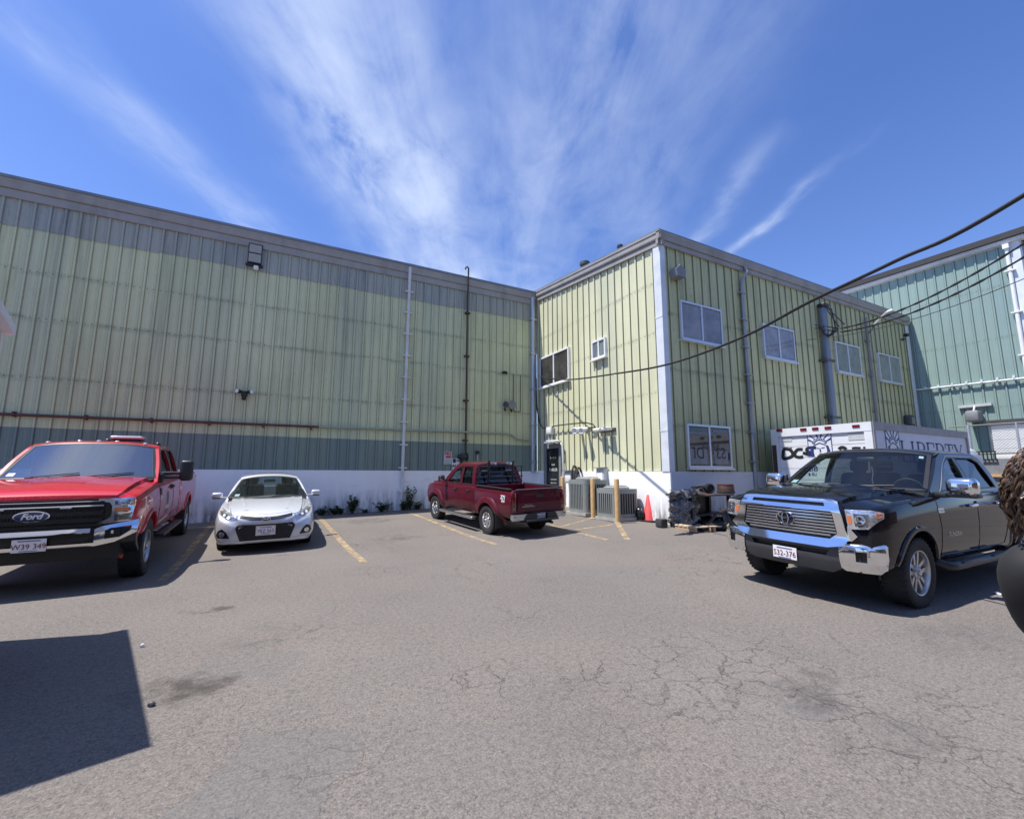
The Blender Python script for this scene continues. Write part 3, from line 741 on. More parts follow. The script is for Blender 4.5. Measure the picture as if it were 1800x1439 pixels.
# roof vents and the hooded vent, side downspouts
mb = MB()
for X, (x, y0, y1), r in ((9.5, (1028, 472, 460), .17), (9.4, (1090, 441, 430), .09)):
    b, tp = on_x(x, y0, X), on_x(x, y1, X); h = tp.z-b.z
    mb.cyl((X, b.y, rs(X, b.y)-.1), (X, b.y, tp.z-h*.5), r*.8, n=16); mb.lathe([(r*.9, -h*.6), (r*1.1, -h*.5), (r*1.1, -h*.12), (r*.7, 0), (0, .01)], (X, b.y, tp.z), (0, 0, 1), 20)
mb.build('roof_vent', 'dark_grey', of, smooth=40, world=True)
q = W3(1183, 483); mb = MB(); prof = [(q.x-.16, q.z-.16), (q.x-.20, q.z+.02), (q.x-.02, q.z+.18), (q.x+.17, q.z+.05), (q.x+.15, q.z-.16)]
mb.prism([Vector((a, WY3-.03, b)) for a, b in prof], (0, 0, 0), (0, -.26, 0)); o = mb.build('vent_hood', 'mid_grey', of, world=True)
q = W3(1310, 560); o = downspout(pw3, [(q.x, .09, 7.72), (q.x, .16, 7.5), (q.x-.2, .12, 7.25), (q.x-.2, .09, 7.0), (q.x-.2, .09, .6)], .05, 'galvanised_old', of, 8); o['label'] = 'tall downspout between the first and second windows'
q = W3(1521, 590); o = downspout(pw3, [(q.x-.05, .09, 7.3), (q.x-.05, .09, .7)], .05, 'mid_grey', of, 5); o['label'] = 'thin grey pipe between the third and fourth windows'

# ------------------------------------------------------------------ the green shed (far right)
sh = thing('green_shed', 'tall mint green metal shed with a dark roof edge and a white roll up door', 'building', (WX4+4, 8, .5))
Y4 = 4.72
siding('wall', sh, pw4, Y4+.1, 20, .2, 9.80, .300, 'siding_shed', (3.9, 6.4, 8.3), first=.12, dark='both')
P4f = lambda u, n, z: Vector((u, Y4-n, z))
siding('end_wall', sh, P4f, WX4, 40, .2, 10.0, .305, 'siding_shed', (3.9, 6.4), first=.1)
mb = MB(); wbox(mb, pw4, Y4-.045, Y4+.20, .035, .05, .2, 9.95); wbox(mb, P4f, WX4-.034, WX4+.2, .035, .05, .2, 9.95); mb.build('corner_trim', 'trim_white', sh, world=True)
mb = MB(); strip(mb, pw4, Y4-.2, 20, [(0, 9.72), (.14, 9.76), (.16, 9.80), (.16, 9.90), (0, 9.90)]); mb.build('eave_trim', 'pipe_white', sh, world=True)
mb = MB(); mb.box((WX4+9, 12, 10.02), (18.5, 15.2, .22)); mb.build('roof', 'roof_dark', sh, world=True)
o = downspout(pw4, [(4.98, .10, 9.62), (4.98, .10, .6)], .06, 'white_paint', sh, 6); o['label'] = 'white downspout near the shed corner'
o = MB(); wbox(o, pw4, 4.90, 5.06, .02, .2, 9.55, 9.72); o.build('gutter_outlet', 'white_paint', sh, world=True)
a = W4(1742, 742); mb = MB(); wbox(mb, pw4, Y4+.3, a.y, .03, .06, .3, a.z-.12)
for i in range(9): wbox(mb, pw4, Y4+.3, a.y, .061, .066, .5+i*.32, .52+i*.32)
mb.build('roll_up_door', 'white_paint', sh, world=True)
mb = MB(); wbox(mb, pw4, Y4+.25, a.y+.1, .03, .13, a.z-.12, a.z+.06); mb.build('door_header', 'dark_grey', sh, world=True)
# ================================================================== VEHICLES
def paint(name, col, metal=0.0, rough=.35, coat=1.0, dust=.16, spec=.15):
    m, g, b, out = new_mat(name)
    tc = g.n('ShaderNodeTexCoord'); n = g.noise(tc.outputs['Object'], 3.0, 4)
    c = g.mix(n, tuple(k*.93 for k in col), tuple(min(1, k*1.07) for k in col))
    # road dust: faint, more of it low down
    z = g.sep(tc.outputs['Object'])[2]
    dn = g.noise(tc.outputs['Object'], 7, 5, .7)
    c = g.mix(g.m('MULTIPLY', g.m('MULTIPLY', g.ramp(z, [(.35, 1.0), (.95, .12)]), dn), dust), c, (.20, .18, .16))
    g.put(b.inputs['Base Color'], c); b.inputs['Metallic'].default_value = metal; b.inputs['Roughness'].default_value = rough
    b.inputs['Coat Weight'].default_value = coat; b.inputs['Coat Roughness'].default_value = .035; b.inputs['Specular IOR Level'].default_value = spec
    return m
paint('paint_red', (.47, .006, .019)); paint('paint_maroon', (.085, .003, .013), .0, .40, .55); paint('paint_black', (.006, .007, .011), 0, .05, 0, .03, .45)
paint('paint_silver', (.66, .68, .71), .45, .34)
pm('chrome', (.82, .83, .85), .07, 1.0, var=.02); pm('chrome_dull', (.55, .56, .58), .25, .9, var=.06)
pm('tyre_rubber', (.020, .020, .021), .8, var=.25, scale=12, bump=.3, bscale=60); pm('rim_metal', (.50, .50, .50), .3, .85, var=.1)
pm('rim_bright', (.72, .72, .73), .2, .9, var=.05); pm('wheel_dark', (.022, .022, .024), .6)
pm('lamp_clear', (.62, .64, .66), .06, .75, var=.25, scale=30, coat=1); pm('lamp_white', (.72, .73, .72), .1, .2, var=.1, scale=20, coat=1)
pm('lamp_amber', (.62, .17, .05), .1, .1, coat=1); pm('lamp_red', (.16, .008, .012), .12, coat=1); pm('lamp_dark', (.10, .105, .11), .08, .4, var=.4, scale=25, coat=1)
pm('grille_black', (.010, .010, .011), .35); pm('seat_cloth', (.030, .031, .034), .85, var=.2); pm('interior', (.020, .021, .023), .7)
pm('plate_white', (.74, .73, .74), .4, var=.04); pm('plate_ink', (.16, .015, .03), .5); pm('plate_blue', (.10, .14, .35), .5); pm('badge_blue', (.012, .022, .10), .2, coat=1); pm('sticker', (.55, .68, .72), .4)
pm('grey_trim', (.055, .057, .062), .45, var=.1); pm('decal_grey', (.34, .37, .37), .5); pm('decal_green', (.035, .06, .05), .5)
glass_mat('glass_clear', (.70, .80, .78)); glass_mat('glass_coated', (.42, .50, .50), .95, .34); glass_mat('glass_tint', (.10, .115, .115)); glass_mat('glass_mid', (.38, .45, .45))

SECN = 15
def section(w, zb, zs, wi, z9, zi, zc, bul=.012):
    h = zs-zb
    return [(0, zb), (w-.20, zb), (w-.055, zb+.015), (w-.018, zb+.09), (w+bul*.3, zb+.28*h), (w+bul, zb+.52*h), (w+bul*.4, zb+.74*h), (w-.012, zs-.075),
            (w-.030, zs-.030), (w-.062, zs-.006), (w-.095, zs), (wi, z9), (wi-.012, zi), (wi*.5, lerp(zi, zc, .8)), (0, zc)]
class Vehicle:
    """builds one vehicle in its own frame: x forward from the front axle, y to its left, z up from the road"""
    def __init__(s, name, label, cat, loc, fwd, scale, wb):
        f = Vector((fwd[0], fwd[1], 0)).normalized()
        def gp(p): return Vector((p.x, p.y, gz(p.x, p.y)))
        o = Vector((loc[0], loc[1], 0)); rear = gp(o-f*wb*scale); front = gp(o); l = Vector((-f.y, f.x, 0))
        fx = (front-rear).normalized(); lp = (gp(o+l*.8)-gp(o-l*.8)).normalized(); up = fx.cross(lp).normalized(); lp = up.cross(fx)
        s.root = thing(name, label, cat, front)
        s.root.matrix_world = Matrix(((fx.x, lp.x, up.x, front.x), (fx.y, lp.y, up.y, front.y), (fx.z, lp.z, up.z, front.z), (0, 0, 0, 1))) @ Matrix.Scale(scale, 4)
        s.wb = wb
    def part(s, name, mb, mat, smooth=35, parent=None, label=None):
        o = mb.build(name, mat, parent or s.root, smooth=smooth)
        if label: o['label'] = label
        return o
    def body(s, st, mat, arch, bul=.012, extra_cut=()):
        """st: stations (x, w, zb, zs, wi, z9, zi, zc) from the nose back; arch: (x, z, r, half width)"""
        s.st = sorted(st, key=lambda q: q[0]); s.bul = bul
        mb = MB(); S = [section(*q[1:], bul) for q in st]; k = SECN
        ring = []
        for q, sc in zip(st, S):
            full = [(q[0], y, z) for y, z in sc] + [(q[0], -y, z) for y, z in sc[-2:0:-1]]
            ring.append(full)
        n = len(ring[0]); vs = [p for r_ in ring for p in r_]; fs = []
        for i in range(len(ring)-1):
            fs += [(i*n+j, i*n+(j+1) % n, (i+1)*n+(j+1) % n, (i+1)*n+j) for j in range(n)]
        # end caps: join left and right point by point
        for b in (0, (len(ring)-1)*n):
            for j in range(0, k-1):
                a1, a2 = b+j, b+j+1; c1, c2 = b+(n-j) % n, b+(n-j-1) % n
                f = [a1, a2, c2, c1]; f2 = []
                for q in f:
                    if q not in f2: f2.append(q)
                if len(f2) >= 3: fs.append(f2)
        mb.add(vs, fs)
        ob = mb.build('body', mat, s.root)
        # wheel arches cut out of the sides
        cutters = []
        for (x, z, r, w) in arch:
            for sg in (1, -1):
                c = MB(); pts = [(x+r*math.cos(t), z+r*.98*math.sin(t)) for t in [math.pi*i/20 for i in range(21)]] + [(x-r*.97, 0.05), (x+r*.97, 0.05)]
                c.prism([Vector((a, sg*(w-.36), b)) for a, b in pts], (0, 0, 0), (0, sg*.7, 0)); cutters.append(c)
        for (c0, sz) in extra_cut: cutters.append(MB().box(c0, sz))
        tmp = []
        for c in cutters:
            co = c.build('cut', 'grille_black', s.root); tmp.append(co)
            md = ob.modifiers.new('b', 'BOOLEAN'); md.operation = 'DIFFERENCE'; md.object = co; md.solver = 'EXACT'
        bpy.context.view_layer.update(); dg = bpy.context.evaluated_depsgraph_get()
        me = bpy.data.meshes.new_from_object(ob.evaluated_get(dg)); ob.modifiers.clear(); old = ob.data; ob.data = me; me.name = 'body'; bpy.data.meshes.remove(old)
        for t in tmp: d = t.data; bpy.data.objects.remove(t); bpy.data.meshes.remove(d)
        me.polygons.foreach_set('use_smooth', [True]*len(me.polygons)); me.set_sharp_from_angle(angle=R(28)); me.update()
        s.body_ob = ob; return ob
    def prm(s, x):
        st = s.st
        if x <= st[0][0]: return st[0][1:]
        for a, b in zip(st, st[1:]):
            if x <= b[0]:
                t = (x-a[0])/(b[0]-a[0]+1e-9); return tuple(lerp(p, q, t) for p, q in zip(a[1:], b[1:]))
        return st[-1][1:]
    def side_y(s, x, z):
        sc = section(*s.prm(x), s.bul)[1:11]
        for (y0, z0), (y1, z1) in zip(sc, sc[1:]):
            if z <= z1: return lerp(y0, y1, min(max((z-z0)/(z1-z0+1e-9), 0), 1))
        return sc[-1][0]
    def top_z(s, x, y):
        sc = section(*s.prm(x), s.bul)[10:]; y = abs(y)
        for (y0, z0), (y1, z1) in zip(sc, sc[1:]):
            if y >= y1: return lerp(z0, z1, min(max((y0-y)/(y0-y1+1e-9), 0), 1))
        return sc[-1][1]
    def sidemap(s, sg): return lambda x, z, d: (x, sg*(s.side_y(x, z)+d), z)
    def seam(s, pts, r=.0045, both=True):
        mb = MB()
        for sg in ((1, -1) if both else (1,)):
            dense = []
            for a, b in zip(pts, pts[1:]): dense += [(lerp(a[0], b[0], i/6), lerp(a[1], b[1], i/6)) for i in range(6)]
            dense.append(pts[-1])
            mb.tube([(x, sg*(s.side_y(x, z)+.0005), z) for x, z in dense], r, 5)
        return mb
    def wheel(s, x, y, rad, wid, rim, spokes, mats=('rim_metal',), face=.0, style='split'):
        sg = 1 if y > 0 else -1; ax = Vector((0, sg, 0)); c = Vector((x, y, rad)); h = wid/2
        hub = MB().lathe([(.0, -h*.6), (rim*.97, -h*.6), (rim*.97, h*.25), (rim*.45, h*.30), (0, h*.30)], c, ax, 40)
        w = s.part('wheel', hub, 'wheel_dark', 40)
        ty = MB(); prof = [(rim*.985, -h*.80), (rim+.012, -h*.92), (rad*.86, -h*1.02), (rad*.955, -h*.96), (rad*.992, -h*.80), (rad, -h*.35), (rad, h*.35), (rad*.992, h*.80), (rad*.955, h*.96), (rad*.86, h*1.02), (rim+.012, h*.92), (rim*.985, h*.80)]
        ty.lathe(prof, c, ax, 56, closed=True)
        for i in range(36):                          # shoulder tread blocks
            t = 2*math.pi*i/36
            for q in (-1, 1):
                d = Vector((math.cos(t), 0, math.sin(t))); rt = Matrix.Rotation(-t+.0, 3, 'Y')
                ty.box(c+d*(rad*.985)+ax*(q*h*.72), (.022, h*.42, rad*.085), rt)
        s.part('tyre', ty, 'tyre_rubber', 40, w)
        rm = MB(); rm.lathe([(rim*.93, h*.28), (rim*.995, h*.74), (rim*1.02, h*.86), (rim*1.0, h*.93), (rim*.955, h*.90), (rim*.93, h*.78), (rim*.90, h*.3)], c, ax, 56)
        fz = h*.62+face; e1 = Vector((1, 0, 0)); e3 = Vector((0, 0, 1))
        def spoke(t, w0, w1, off0=0, off1=0):
            d = e1*math.cos(t)+e3*math.sin(t); p = e3*math.cos(t)-e1*math.sin(t)
            a, b = c+d*rim*.16, c+d*rim*.95
            q = [a+p*(off0-w0)+ax*(fz), a+p*(off0+w0)+ax*(fz), b+p*(off1+w1)+ax*(fz+.012), b+p*(off1-w1)+ax*(fz+.012)]
            rm.prism(q, (0, 0, 0), -ax*.045)
        for i in range(spokes):
            t = math.pi/2+2*math.pi*i/spokes
            if style == 'split': spoke(t, .020, .024, -.026, -.058); spoke(t, .020, .024, .026, .058)
            elif style == 'wide': spoke(t, .036, .050)
            else: spoke(t, .022, .030)
        rm.lathe([(rim*.30, -.02), (rim*.30, .012), (rim*.25, .022), (0, .024)], c+ax*fz, ax, 24)
        s.part('rim', rm, mats[0], 35, w)
        cp = MB().lathe([(rim*.13, .0), (rim*.13, .018), (rim*.10, .026), (0, .026)], c+ax*(fz+.02), ax, 20)
        for i in range(5):
            t = 2*math.pi*i/5+.4; d = e1*math.cos(t)+e3*math.sin(t); cp.cyl(c+d*rim*.215+ax*(fz+.012), c+d*rim*.215+ax*(fz+.034), .011, n=8)
        s.part('hub_cap', cp, 'chrome_dull', 40, w)
        return w
    def arch_lip(s, x, z, r, mat, wid=.05, out=.02, a0=-8, a1=188, flat=False):
        mb = MB()
        for sg in (1, -1):
            N = 28; vs = []
            for i in range(N+1):
                t = R(lerp(a0, a1, i/N)); 
                for rr, d in ((r-.004, .0), (r+.006, out), (r+wid*.75, out), (r+wid, .002), (r+.02, -.04)):
                    xx = x+rr*math.cos(t); zz = z+rr*.98*math.sin(t); vs.append((xx, sg*(s.side_y(xx, max(zz, .3))+d), zz))
            fs = [(i*5+j, i*5+(j+1) % 5, (i+1)*5+(j+1) % 5, (i+1)*5+j) for i in range(N) for j in range(5)]
            mb.add(vs, fs)
        return s.part('wheel_arch', mb, mat, 40)
    # -------------------------------------------------------------- cab
    def cab(s, c, mat):
        """c: zb belt, zr roof rail, yb, yr half widths, x of windshield base/top and rear top/base, crown, bow"""
        zb, zr, yb, yr = c['zb'], c['zr'], c['yb'], c['yr']; s.c = c
        def ys(z): t = min(max((z-zb)/(zr-zb), -.3), 1.05); return lerp(yb, yr, t) + .022*math.sin(math.pi*min(max(t, 0), 1))
        s.ys = ys
        def smap(sg): return lambda x, z, d: (x, sg*(ys(z)+d), z)
        mb = MB()
        for sg in (1, -1): mb.sheet(c['side'], c['win'], smap(sg), -.045, .10)
        s.part('cab_frame', mb, mat, 40)
        # roof
        xt, xr = c['x_wt'], c['x_rt']; cw = c['crown']; ru = []
        def roof(u, v):
            x = lerp(xt, xr, u); bowf = c['bow_t']*(1-v*v)*max(0, 1-u*4) ; e = min(u/.12, 1); e2 = min((1-u)/.10, 1)
            z = zr + cw*(1-abs(v)**2.6) - c.get('drop_f', .035)*(1-e)**2 - c.get('drop_r', .03)*(1-e2)**2
            return (x+bowf, v*(yr+.0), z)
        us = [0, .03, .07, .12, .25, .5, .75, .90, .95, 1]; vv = [-1, -.97, -.92, -.85, -.7, -.45, -.2, 0, .2, .45, .7, .85, .92, .97, 1]
        mb = MB().grid(roof, us, vv, thick=(0, 0, -.03)); s.part('roof', mb, mat, 40)
        s.roof = roof
        # windscreen and rear glass with their dark borders
        def ws(v, t, d=0):
            x = lerp(c['x_wb'], xt, t) + lerp(c['bow_b'], c['bow_t'], t)*(1-v*v); y = v*lerp(yb-.03, yr-.02, t)
            z = lerp(c['z_wb'], zr-c.get('drop_f', .035)+cw*(1-abs(v)**2.6), t) - .0
            n = Vector((1, 0, .9)).normalized(); return Vector((x, y, z)) + n*d
        def rs(v, t, d=0):
            x = lerp(c['x_rb'], xr, t) - lerp(c.get('bow_r', .03), .01, t)*(1-v*v); y = v*lerp(yb-.03, yr-.02, t)
            z = lerp(c.get('z_rb', zb), zr-c.get('drop_r', .03)+cw*(1-abs(v)**2.6), t); return Vector((x-d, y, z+d*.2))
        s.ws, s.rs = ws, rs
        vv2 = [-.985+1.97*i/16 for i in range(17)]
        g = MB().grid(lambda u, v: ws(u, v), vv2, [.0, .25, .5, .75, .985]); s.part('windshield', g, c.get('glass_f', 'glass_clear'), 40)
        b = MB()
        def border(fn, a0, a1, t0, t1, wv, wt, d=.004):
            out = [(a0, t0), (a1, t0), (a1, t1), (a0, t1)]; inn = [(a0+wv, t0+wt), (a1-wv, t0+wt), (a1-wv*1.3, t1-wt*.8), (a0+wv*1.3, t1-wt*.8)]
            b.sheet(out, [inn], lambda u, v, dd: fn(u, v, dd), d, .12)
        border(ws, -1.0, 1.0, -.02, 1.0, .045, .055)
        s.part('windshield_trim', b, 'black_plastic', 40)
        g = MB().grid(lambda u, v: rs(u, v), vv2, [.0, .33, .66, .985]); s.part('rear_window', g, c.get('glass_r', 'glass_tint'), 40)
        b = MB(); hw = c.get('rear_post', .10)
        b.sheet([(-1.0, -.05), (1.0, -.05), (1.0, 1.0), (-1.0, 1.0)], [[(-1+hw, .06), (1-hw, .06), (1-hw, .90), (-1+hw, .90)]], lambda u, v, dd: rs(u, v, dd), .006, .12)
        s.part('rear_frame', b, mat, 40)
        # side glass, set in behind the frame, with a dark rubber edge
        for i, w in enumerate(c['win']):
            for sg in (1, -1):
                cx_ = sum(p[0] for p in w)/len(w); cz_ = sum(p[1] for p in w)/len(w); big = [(cx_+(p[0]-cx_)*1.05, cz_+(p[1]-cz_)*1.06) for p in w]; sm_ = [(cx_+(p[0]-cx_)*.955, cz_+(p[1]-cz_)*.93) for p in w]
                g = MB(); tri = MB()
                flat = tessellate_polygon([[Vector((p[0], p[1], 0)) for p in big]]); tri.add([smap(sg)(p[0], p[1], -.022) for p in big], [list(t) for t in flat])
                gp = s.part('side_window', tri, c['glass_s'][i], None)
                tb = MB().sheet(w, [sm_], smap(sg), .0, .15); tb = MB().sheet([(cx_+(p[0]-cx_)*1.01, cz_+(p[1]-cz_)*1.015) for p in w], [sm_], lambda x, z, d, sg=sg: smap(sg)(x, z, d-.012), .014, .15)
                s.part('window_trim', tb, c.get('trim', 'black_plastic'), None, gp)
    def interior(s, xd, xs_list, zf, zb, yb, wheel=True, seat='seat_cloth'):
        mb = MB(); mb.rbox((xd, 0, zb-.12), (.42, 2*yb-.12, .22), .06); mb.rbox((xd-.12, yb*.48, zb-.03), (.22, .42, .12), .05)
        s.part('dashboard', mb, 'interior', 40)
        for xs in xs_list:
            for sg in (1, -1):
                y = sg*yb*.50; st = MB(); st.rbox((xs, y, zb-.20), (.16, .52, .86), .07, Matrix.Rotation(-.22, 3, 'Y')); st.rbox((xs+.25, y, zb-.55), (.52, .52, .16), .06)
                o = s.part('seat', st, seat, 50)
                h = MB().rbox((xs-.12, y, zb+.34), (.10, .27, .19), .05, Matrix.Rotation(-.15, 3, 'Y')); h.cyl((xs-.09, y-.06, zb+.15), (xs-.11, y-.06, zb+.28), .008, n=6); h.cyl((xs-.09, y+.06, zb+.15), (xs-.11, y+.06, zb+.28), .008, n=6)
                s.part('headrest', h, seat, 50, o)
        if wheel:
            c0 = Vector((xd-.36, yb*.48, zb-.02)); t = R(62); e1 = Vector((0, 1, 0)); e2 = Vector((math.cos(t)*.55, 0, math.sin(t))).normalized()
            w = MB().tube([c0+(e1*math.cos(a)+e2*math.sin(a))*.185 for a in [2*math.pi*i/28 for i in range(28)]], .016, 8, closed=True)
            for a in (0.2, math.pi-.2, -math.pi/2): w.tube([c0, c0+(e1*math.cos(a)+e2*math.sin(a))*.18], .018, 6)
            s.part('steering_wheel', w, 'interior', 50)
        m = MB().rbox((s.c['x_wt']-.02+.30*(s.c['x_wb']-s.c['x_wt'])-.06, 0, lerp(s.c['zr'], s.c['z_wb'], .20)), (.03, .24, .07), .02); s.part('rear_view_mirror', m, 'black_plastic', 50)
    def plate(s, org, txt, back=False, frame='black_plastic', size=.083, tilt=0):
        """licence plate facing +x (or -x at the back)"""
        sg = -1 if back else 1; x, y, z = org; mb = MB(); mb.rbox((x-.004*sg, y, z), (.006, .305, .152), .012)
        mb.box((x+.0005*sg, y, z+.056), (.004, .20, .012), m=2)
        letters(mb, txt, size, (x+.0015*sg, y, z-.040), (0, sg, 0), (0, 0, 1), .0016, 1, narrow=.92)
        mb.box((x+.0005*sg, y, z-.062), (.004, .16, .008), m=2)
        return s.part('licence_plate', mb, ['plate_white', 'plate_ink', 'plate_blue'], None)
def v_inside(v, x, y, z):
    st = v.st
    if x > st[-1][0] or x < st[0][0]: return False
    if z < v.prm(x)[1]: return False
    return abs(y) <= v.side_y(x, z)+1e-4 and z <= v.top_z(x, y)+1e-4
def front_map(v, back=False):
    cache = {}
    def f(y, z, d):
        k = (round(abs(y), 3), round(z, 3))
        if k not in cache:
            x = v.st[0][0] if back else v.st[-1][0]; sg = 1 if back else -1; n = 0
            while not v_inside(v, x, y, z) and n < 500: x += .004*sg; n += 1
            cache[k] = x
        return (cache[k]+(-d if back else d), y, z)
    return f
def mir(poly): return [(-a, b) for a, b in poly][::-1]
def ring_emblem(mb, c, a, b, ax_y=True, m=0):
    """interlocked-oval car badge, built as three raised rings"""
    c = Vector(c)
    def ell(cy, cz, ra, rb, r): mb.tube([c+Vector((.006, cy+ra*math.cos(t), cz+rb*math.sin(t))) for t in [2*math.pi*i/28 for i in range(28)]], r, 6, closed=True, m=m)
    ell(0, 0, a, b, b*.13); ell(0, b*.02, a*.36, b*.92, b*.10); ell(0, b*.50, a*.72, b*.44, b*.10)

# ------------------------------------------------------------------ big red pickup (left)
def build_red():
    v = Vehicle('pickup_truck', 'bright red heavy pickup with chrome bumper and a light bar on its roof', 'pickup truck', (-2.50, 8.27), (.030, -1), .955, 4.17)
    A = (0, .43, .50, 1.0); B = (-4.17, .43, .50, 1.0)
    v.body([(.90, .88, .70, 1.16, .72, 1.19, 1.205, 1.215), (.885, .93, .69, 1.185, .78, 1.215, 1.235, 1.25), (.82, .968, .68, 1.215, .82, 1.245, 1.275, 1.295), (.60, .995, .62, 1.255, .83, 1.275, 1.325, 1.35),
            (.2, 1.003, .56, 1.30, .83, 1.315, 1.37, 1.395), (-.25, 1.003, .55, 1.335, .84, 1.355, 1.405, 1.43), (-.50, 1.0, .55, 1.35, .84, 1.37, 1.42, 1.445), (-.53, 1.0, .55, 1.355, .87, 1.35, .95, .95),
            (-2.78, 1.0, .55, 1.385, .87, 1.38, .95, .95), (-2.80, .985, .55, 1.385, .87, 1.38, 1.38, 1.38), (-2.85, .985, .55, 1.385, .87, 1.38, 1.38, 1.38), (-2.87, 1.0, .55, 1.42, .87, 1.42, .95, .95),
            (-5.26, 1.0, .58, 1.42, .87, 1.42, .95, .95), (-5.28, 1.0, .58, 1.42, .87, 1.42, 1.42, 1.42), (-5.35, .985, .60, 1.41, .85, 1.40, 1.40, 1.40)], 'paint_red', [A, B])
    v.cab(dict(zb=1.375, zr=1.955, yb=.955, yr=.80, z_wb=1.415, x_wb=-.62, bow_b=.24, x_wt=-1.30, bow_t=.10, x_rt=-2.52, x_rb=-2.72, crown=.065, rear_post=.12,
               side=[(-.50, 1.345), (-.62, 1.42), (-.98, 1.70), (-1.26, 1.90), (-1.42, 1.955), (-2.44, 1.96), (-2.58, 1.90), (-2.75, 1.42), (-2.75, 1.345)],
               win=[[(-.84, 1.40), (-1.22, 1.40), (-1.86, 1.425), (-1.78, 1.885), (-1.44, 1.885), (-1.30, 1.82)], [(-1.96, 1.43), (-2.61, 1.45), (-2.47, 1.85), (-2.38, 1.885), (-1.90, 1.885)]],
               glass_s=['glass_mid', 'glass_tint'], glass_f='glass_coated'), 'paint_red')
    v.interior(-.95, [-1.95], .9, 1.40, .93)
    F = front_map(v)
    def fx(y, z, d): return (max(.915 - .055*(y/.9)**2 - .16*max(0, abs(y)-.72)**2*4, F(y, z, 0)[0]+.004) + d, y, z)
    # grille: black panel with two heavy bars, mesh bars, chrome lines
    mb = MB(); mb.sheet([(-.69, .83), (.69, .83), (.735, .93), (.745, 1.10), (.70, 1.19), (-.70, 1.19), (-.745, 1.10), (-.735, .93)], [], fx, .02, .1)
    for z, h in ((1.155, .026), (1.02, .05), (.93, .05), (.865, .03)): mb.sheet([(-.66, z-h/2), (.66, z-h/2), (.66, z+h/2), (-.66, z+h/2)], [], lambda y, zz, d: fx(y, zz, d+.02), .035, .1)
    for i in range(45): y = -.66+i*.03; mb.sheet([(y-.003, .84), (y+.003, .84), (y+.003, 1.18), (y-.003, 1.18)], [], lambda yy, zz, d: fx(yy, zz, d+.02), .012, .5)
    g = v.part('grille', mb, 'grille_black', 30)
    mb = MB()
    for z, w, h in ((1.112, .66, .016), (1.168, .62, .008)): mb.sheet([(-w, z-h/2), (w, z-h/2), (w, z+h/2), (-w, z+h/2)], [], lambda y, zz, d: fx(y, zz, d+.04), .02, .1)
    v.part('chrome_strip', mb, 'chrome', 30, g)
    mb = MB()
    for y in (-.30, .30): mb.sheet([(y-.05, 1.088), (y+.05, 1.088), (y+.055, 1.102), (y-.055, 1.102)], [], lambda yy, zz, d: fx(yy, zz, d+.045), .02, .2)
    v.part('marker_light', mb, 'lamp_white', 30, g)
    mb = MB(); ov = oval(0, 1.005, .165, .068, 40); mb.sheet(ov, [], lambda y, z, d: fx(y, z, d+.052), .016, .1)
    mb.sheet(oval(0, 1.005, .152, .056, 40), [], lambda y, z, d: fx(y, z, d+.066), .005, .1, 1)
    letters(mb, 'Ford', .098, (.915+.075, 0, .976), (0, 1, 0), (0, 0, 1), .001, 2, shear=.35, bold=.004)
    v.part('badge', mb, ['chrome', 'badge_blue', 'lamp_white'], 30)
    # headlamps: C shaped, stacked reflectors inside a bright bezel
    for sg in (1, -1):
        C = [(.60, 1.195), (.955, 1.20), (.962, 1.10), (.94, .90), (.60, .865), (.605, .885), (.70, .93), (.74, .975), (.74, 1.10), (.71, 1.145), (.60, 1.16)]
        P = C if sg > 0 else mir(C)
        h = v.part('headlight', MB().sheet(P, [], lambda y, z, d: fx(y, z, d+.012), .024, .06), 'lamp_clear', 30)
        q = lambda poly: poly if sg > 0 else mir(poly)
        d = MB(); up = lambda y, z, dd: fx(y, z, dd+.034)
        for a in ([(.765, 1.115), (.915, 1.12), (.915, 1.175), (.765, 1.165)], [(.77, .905), (.905, .915), (.915, .985), (.77, .98)]): d.sheet(q(a), [], up, .006, .1)
        v.part('reflector', d, 'lamp_dark', 30, h)
        d = MB(); d.sheet(q([(.765, 1.025), (.92, 1.03), (.925, 1.075), (.765, 1.07)]), [], up, .006, .1); d.sheet(q([(.928, 1.10), (.957, 1.10), (.953, 1.19), (.928, 1.19)]), [], up, .006, .1); v.part('turn_signal', d, 'lamp_amber', 30, h)
        d = MB()
        for a in ([(.755, 1.078), (.945, 1.085), (.945, 1.098), (.755, 1.092)], [(.755, .995), (.935, 1.0), (.935, 1.015), (.755, 1.01)]): d.sheet(q(a), [], up, .012, .1)
        for cy, cz in ((.82, 1.142), (.87, 1.145), (.84, .945)):
            d.sheet(q(oval(cy, cz, .024, .022, 14)), [], lambda y, z, dd: fx(y, z, dd+.04), .008, .1)
        v.part('lamp_bezel', d, 'chrome', 30, h)
    # bumper
    def bx(y, z, d): return (.985 - .06*(y/.9)**2 - .55*max(0, abs(y)-.80)**2*2.2 - 1.1*max(0, z-.79)**1.0*.35 - 6*max(0, .66-z)**2 - .12*max(0, .70-z) + d, y, z)
    mb = MB()
    mb.sheet([(-.56, .775), (.56, .775), (.56, .83), (-.56, .83)], [], bx, .045, .08)
    mb.sheet([(-.60, .60), (.60, .60), (.60, .645), (-.60, .645)], [], bx, .035, .08)
    for sg in (1, -1):
        P = [(.60, .60), (.80, .64), (1.0, .74), (1.02, .86), (1.0, .905), (.66, .845), (.60, .815)]; H = [(.70, .685), (.85, .70), (.945, .77), (.955, .835), (.75, .82), (.70, .79)]
        mb.sheet(P if sg > 0 else mir(P), [H if sg > 0 else mir(H)], bx, .035, .06)
    b = v.part('bumper', mb, 'chrome', 30)
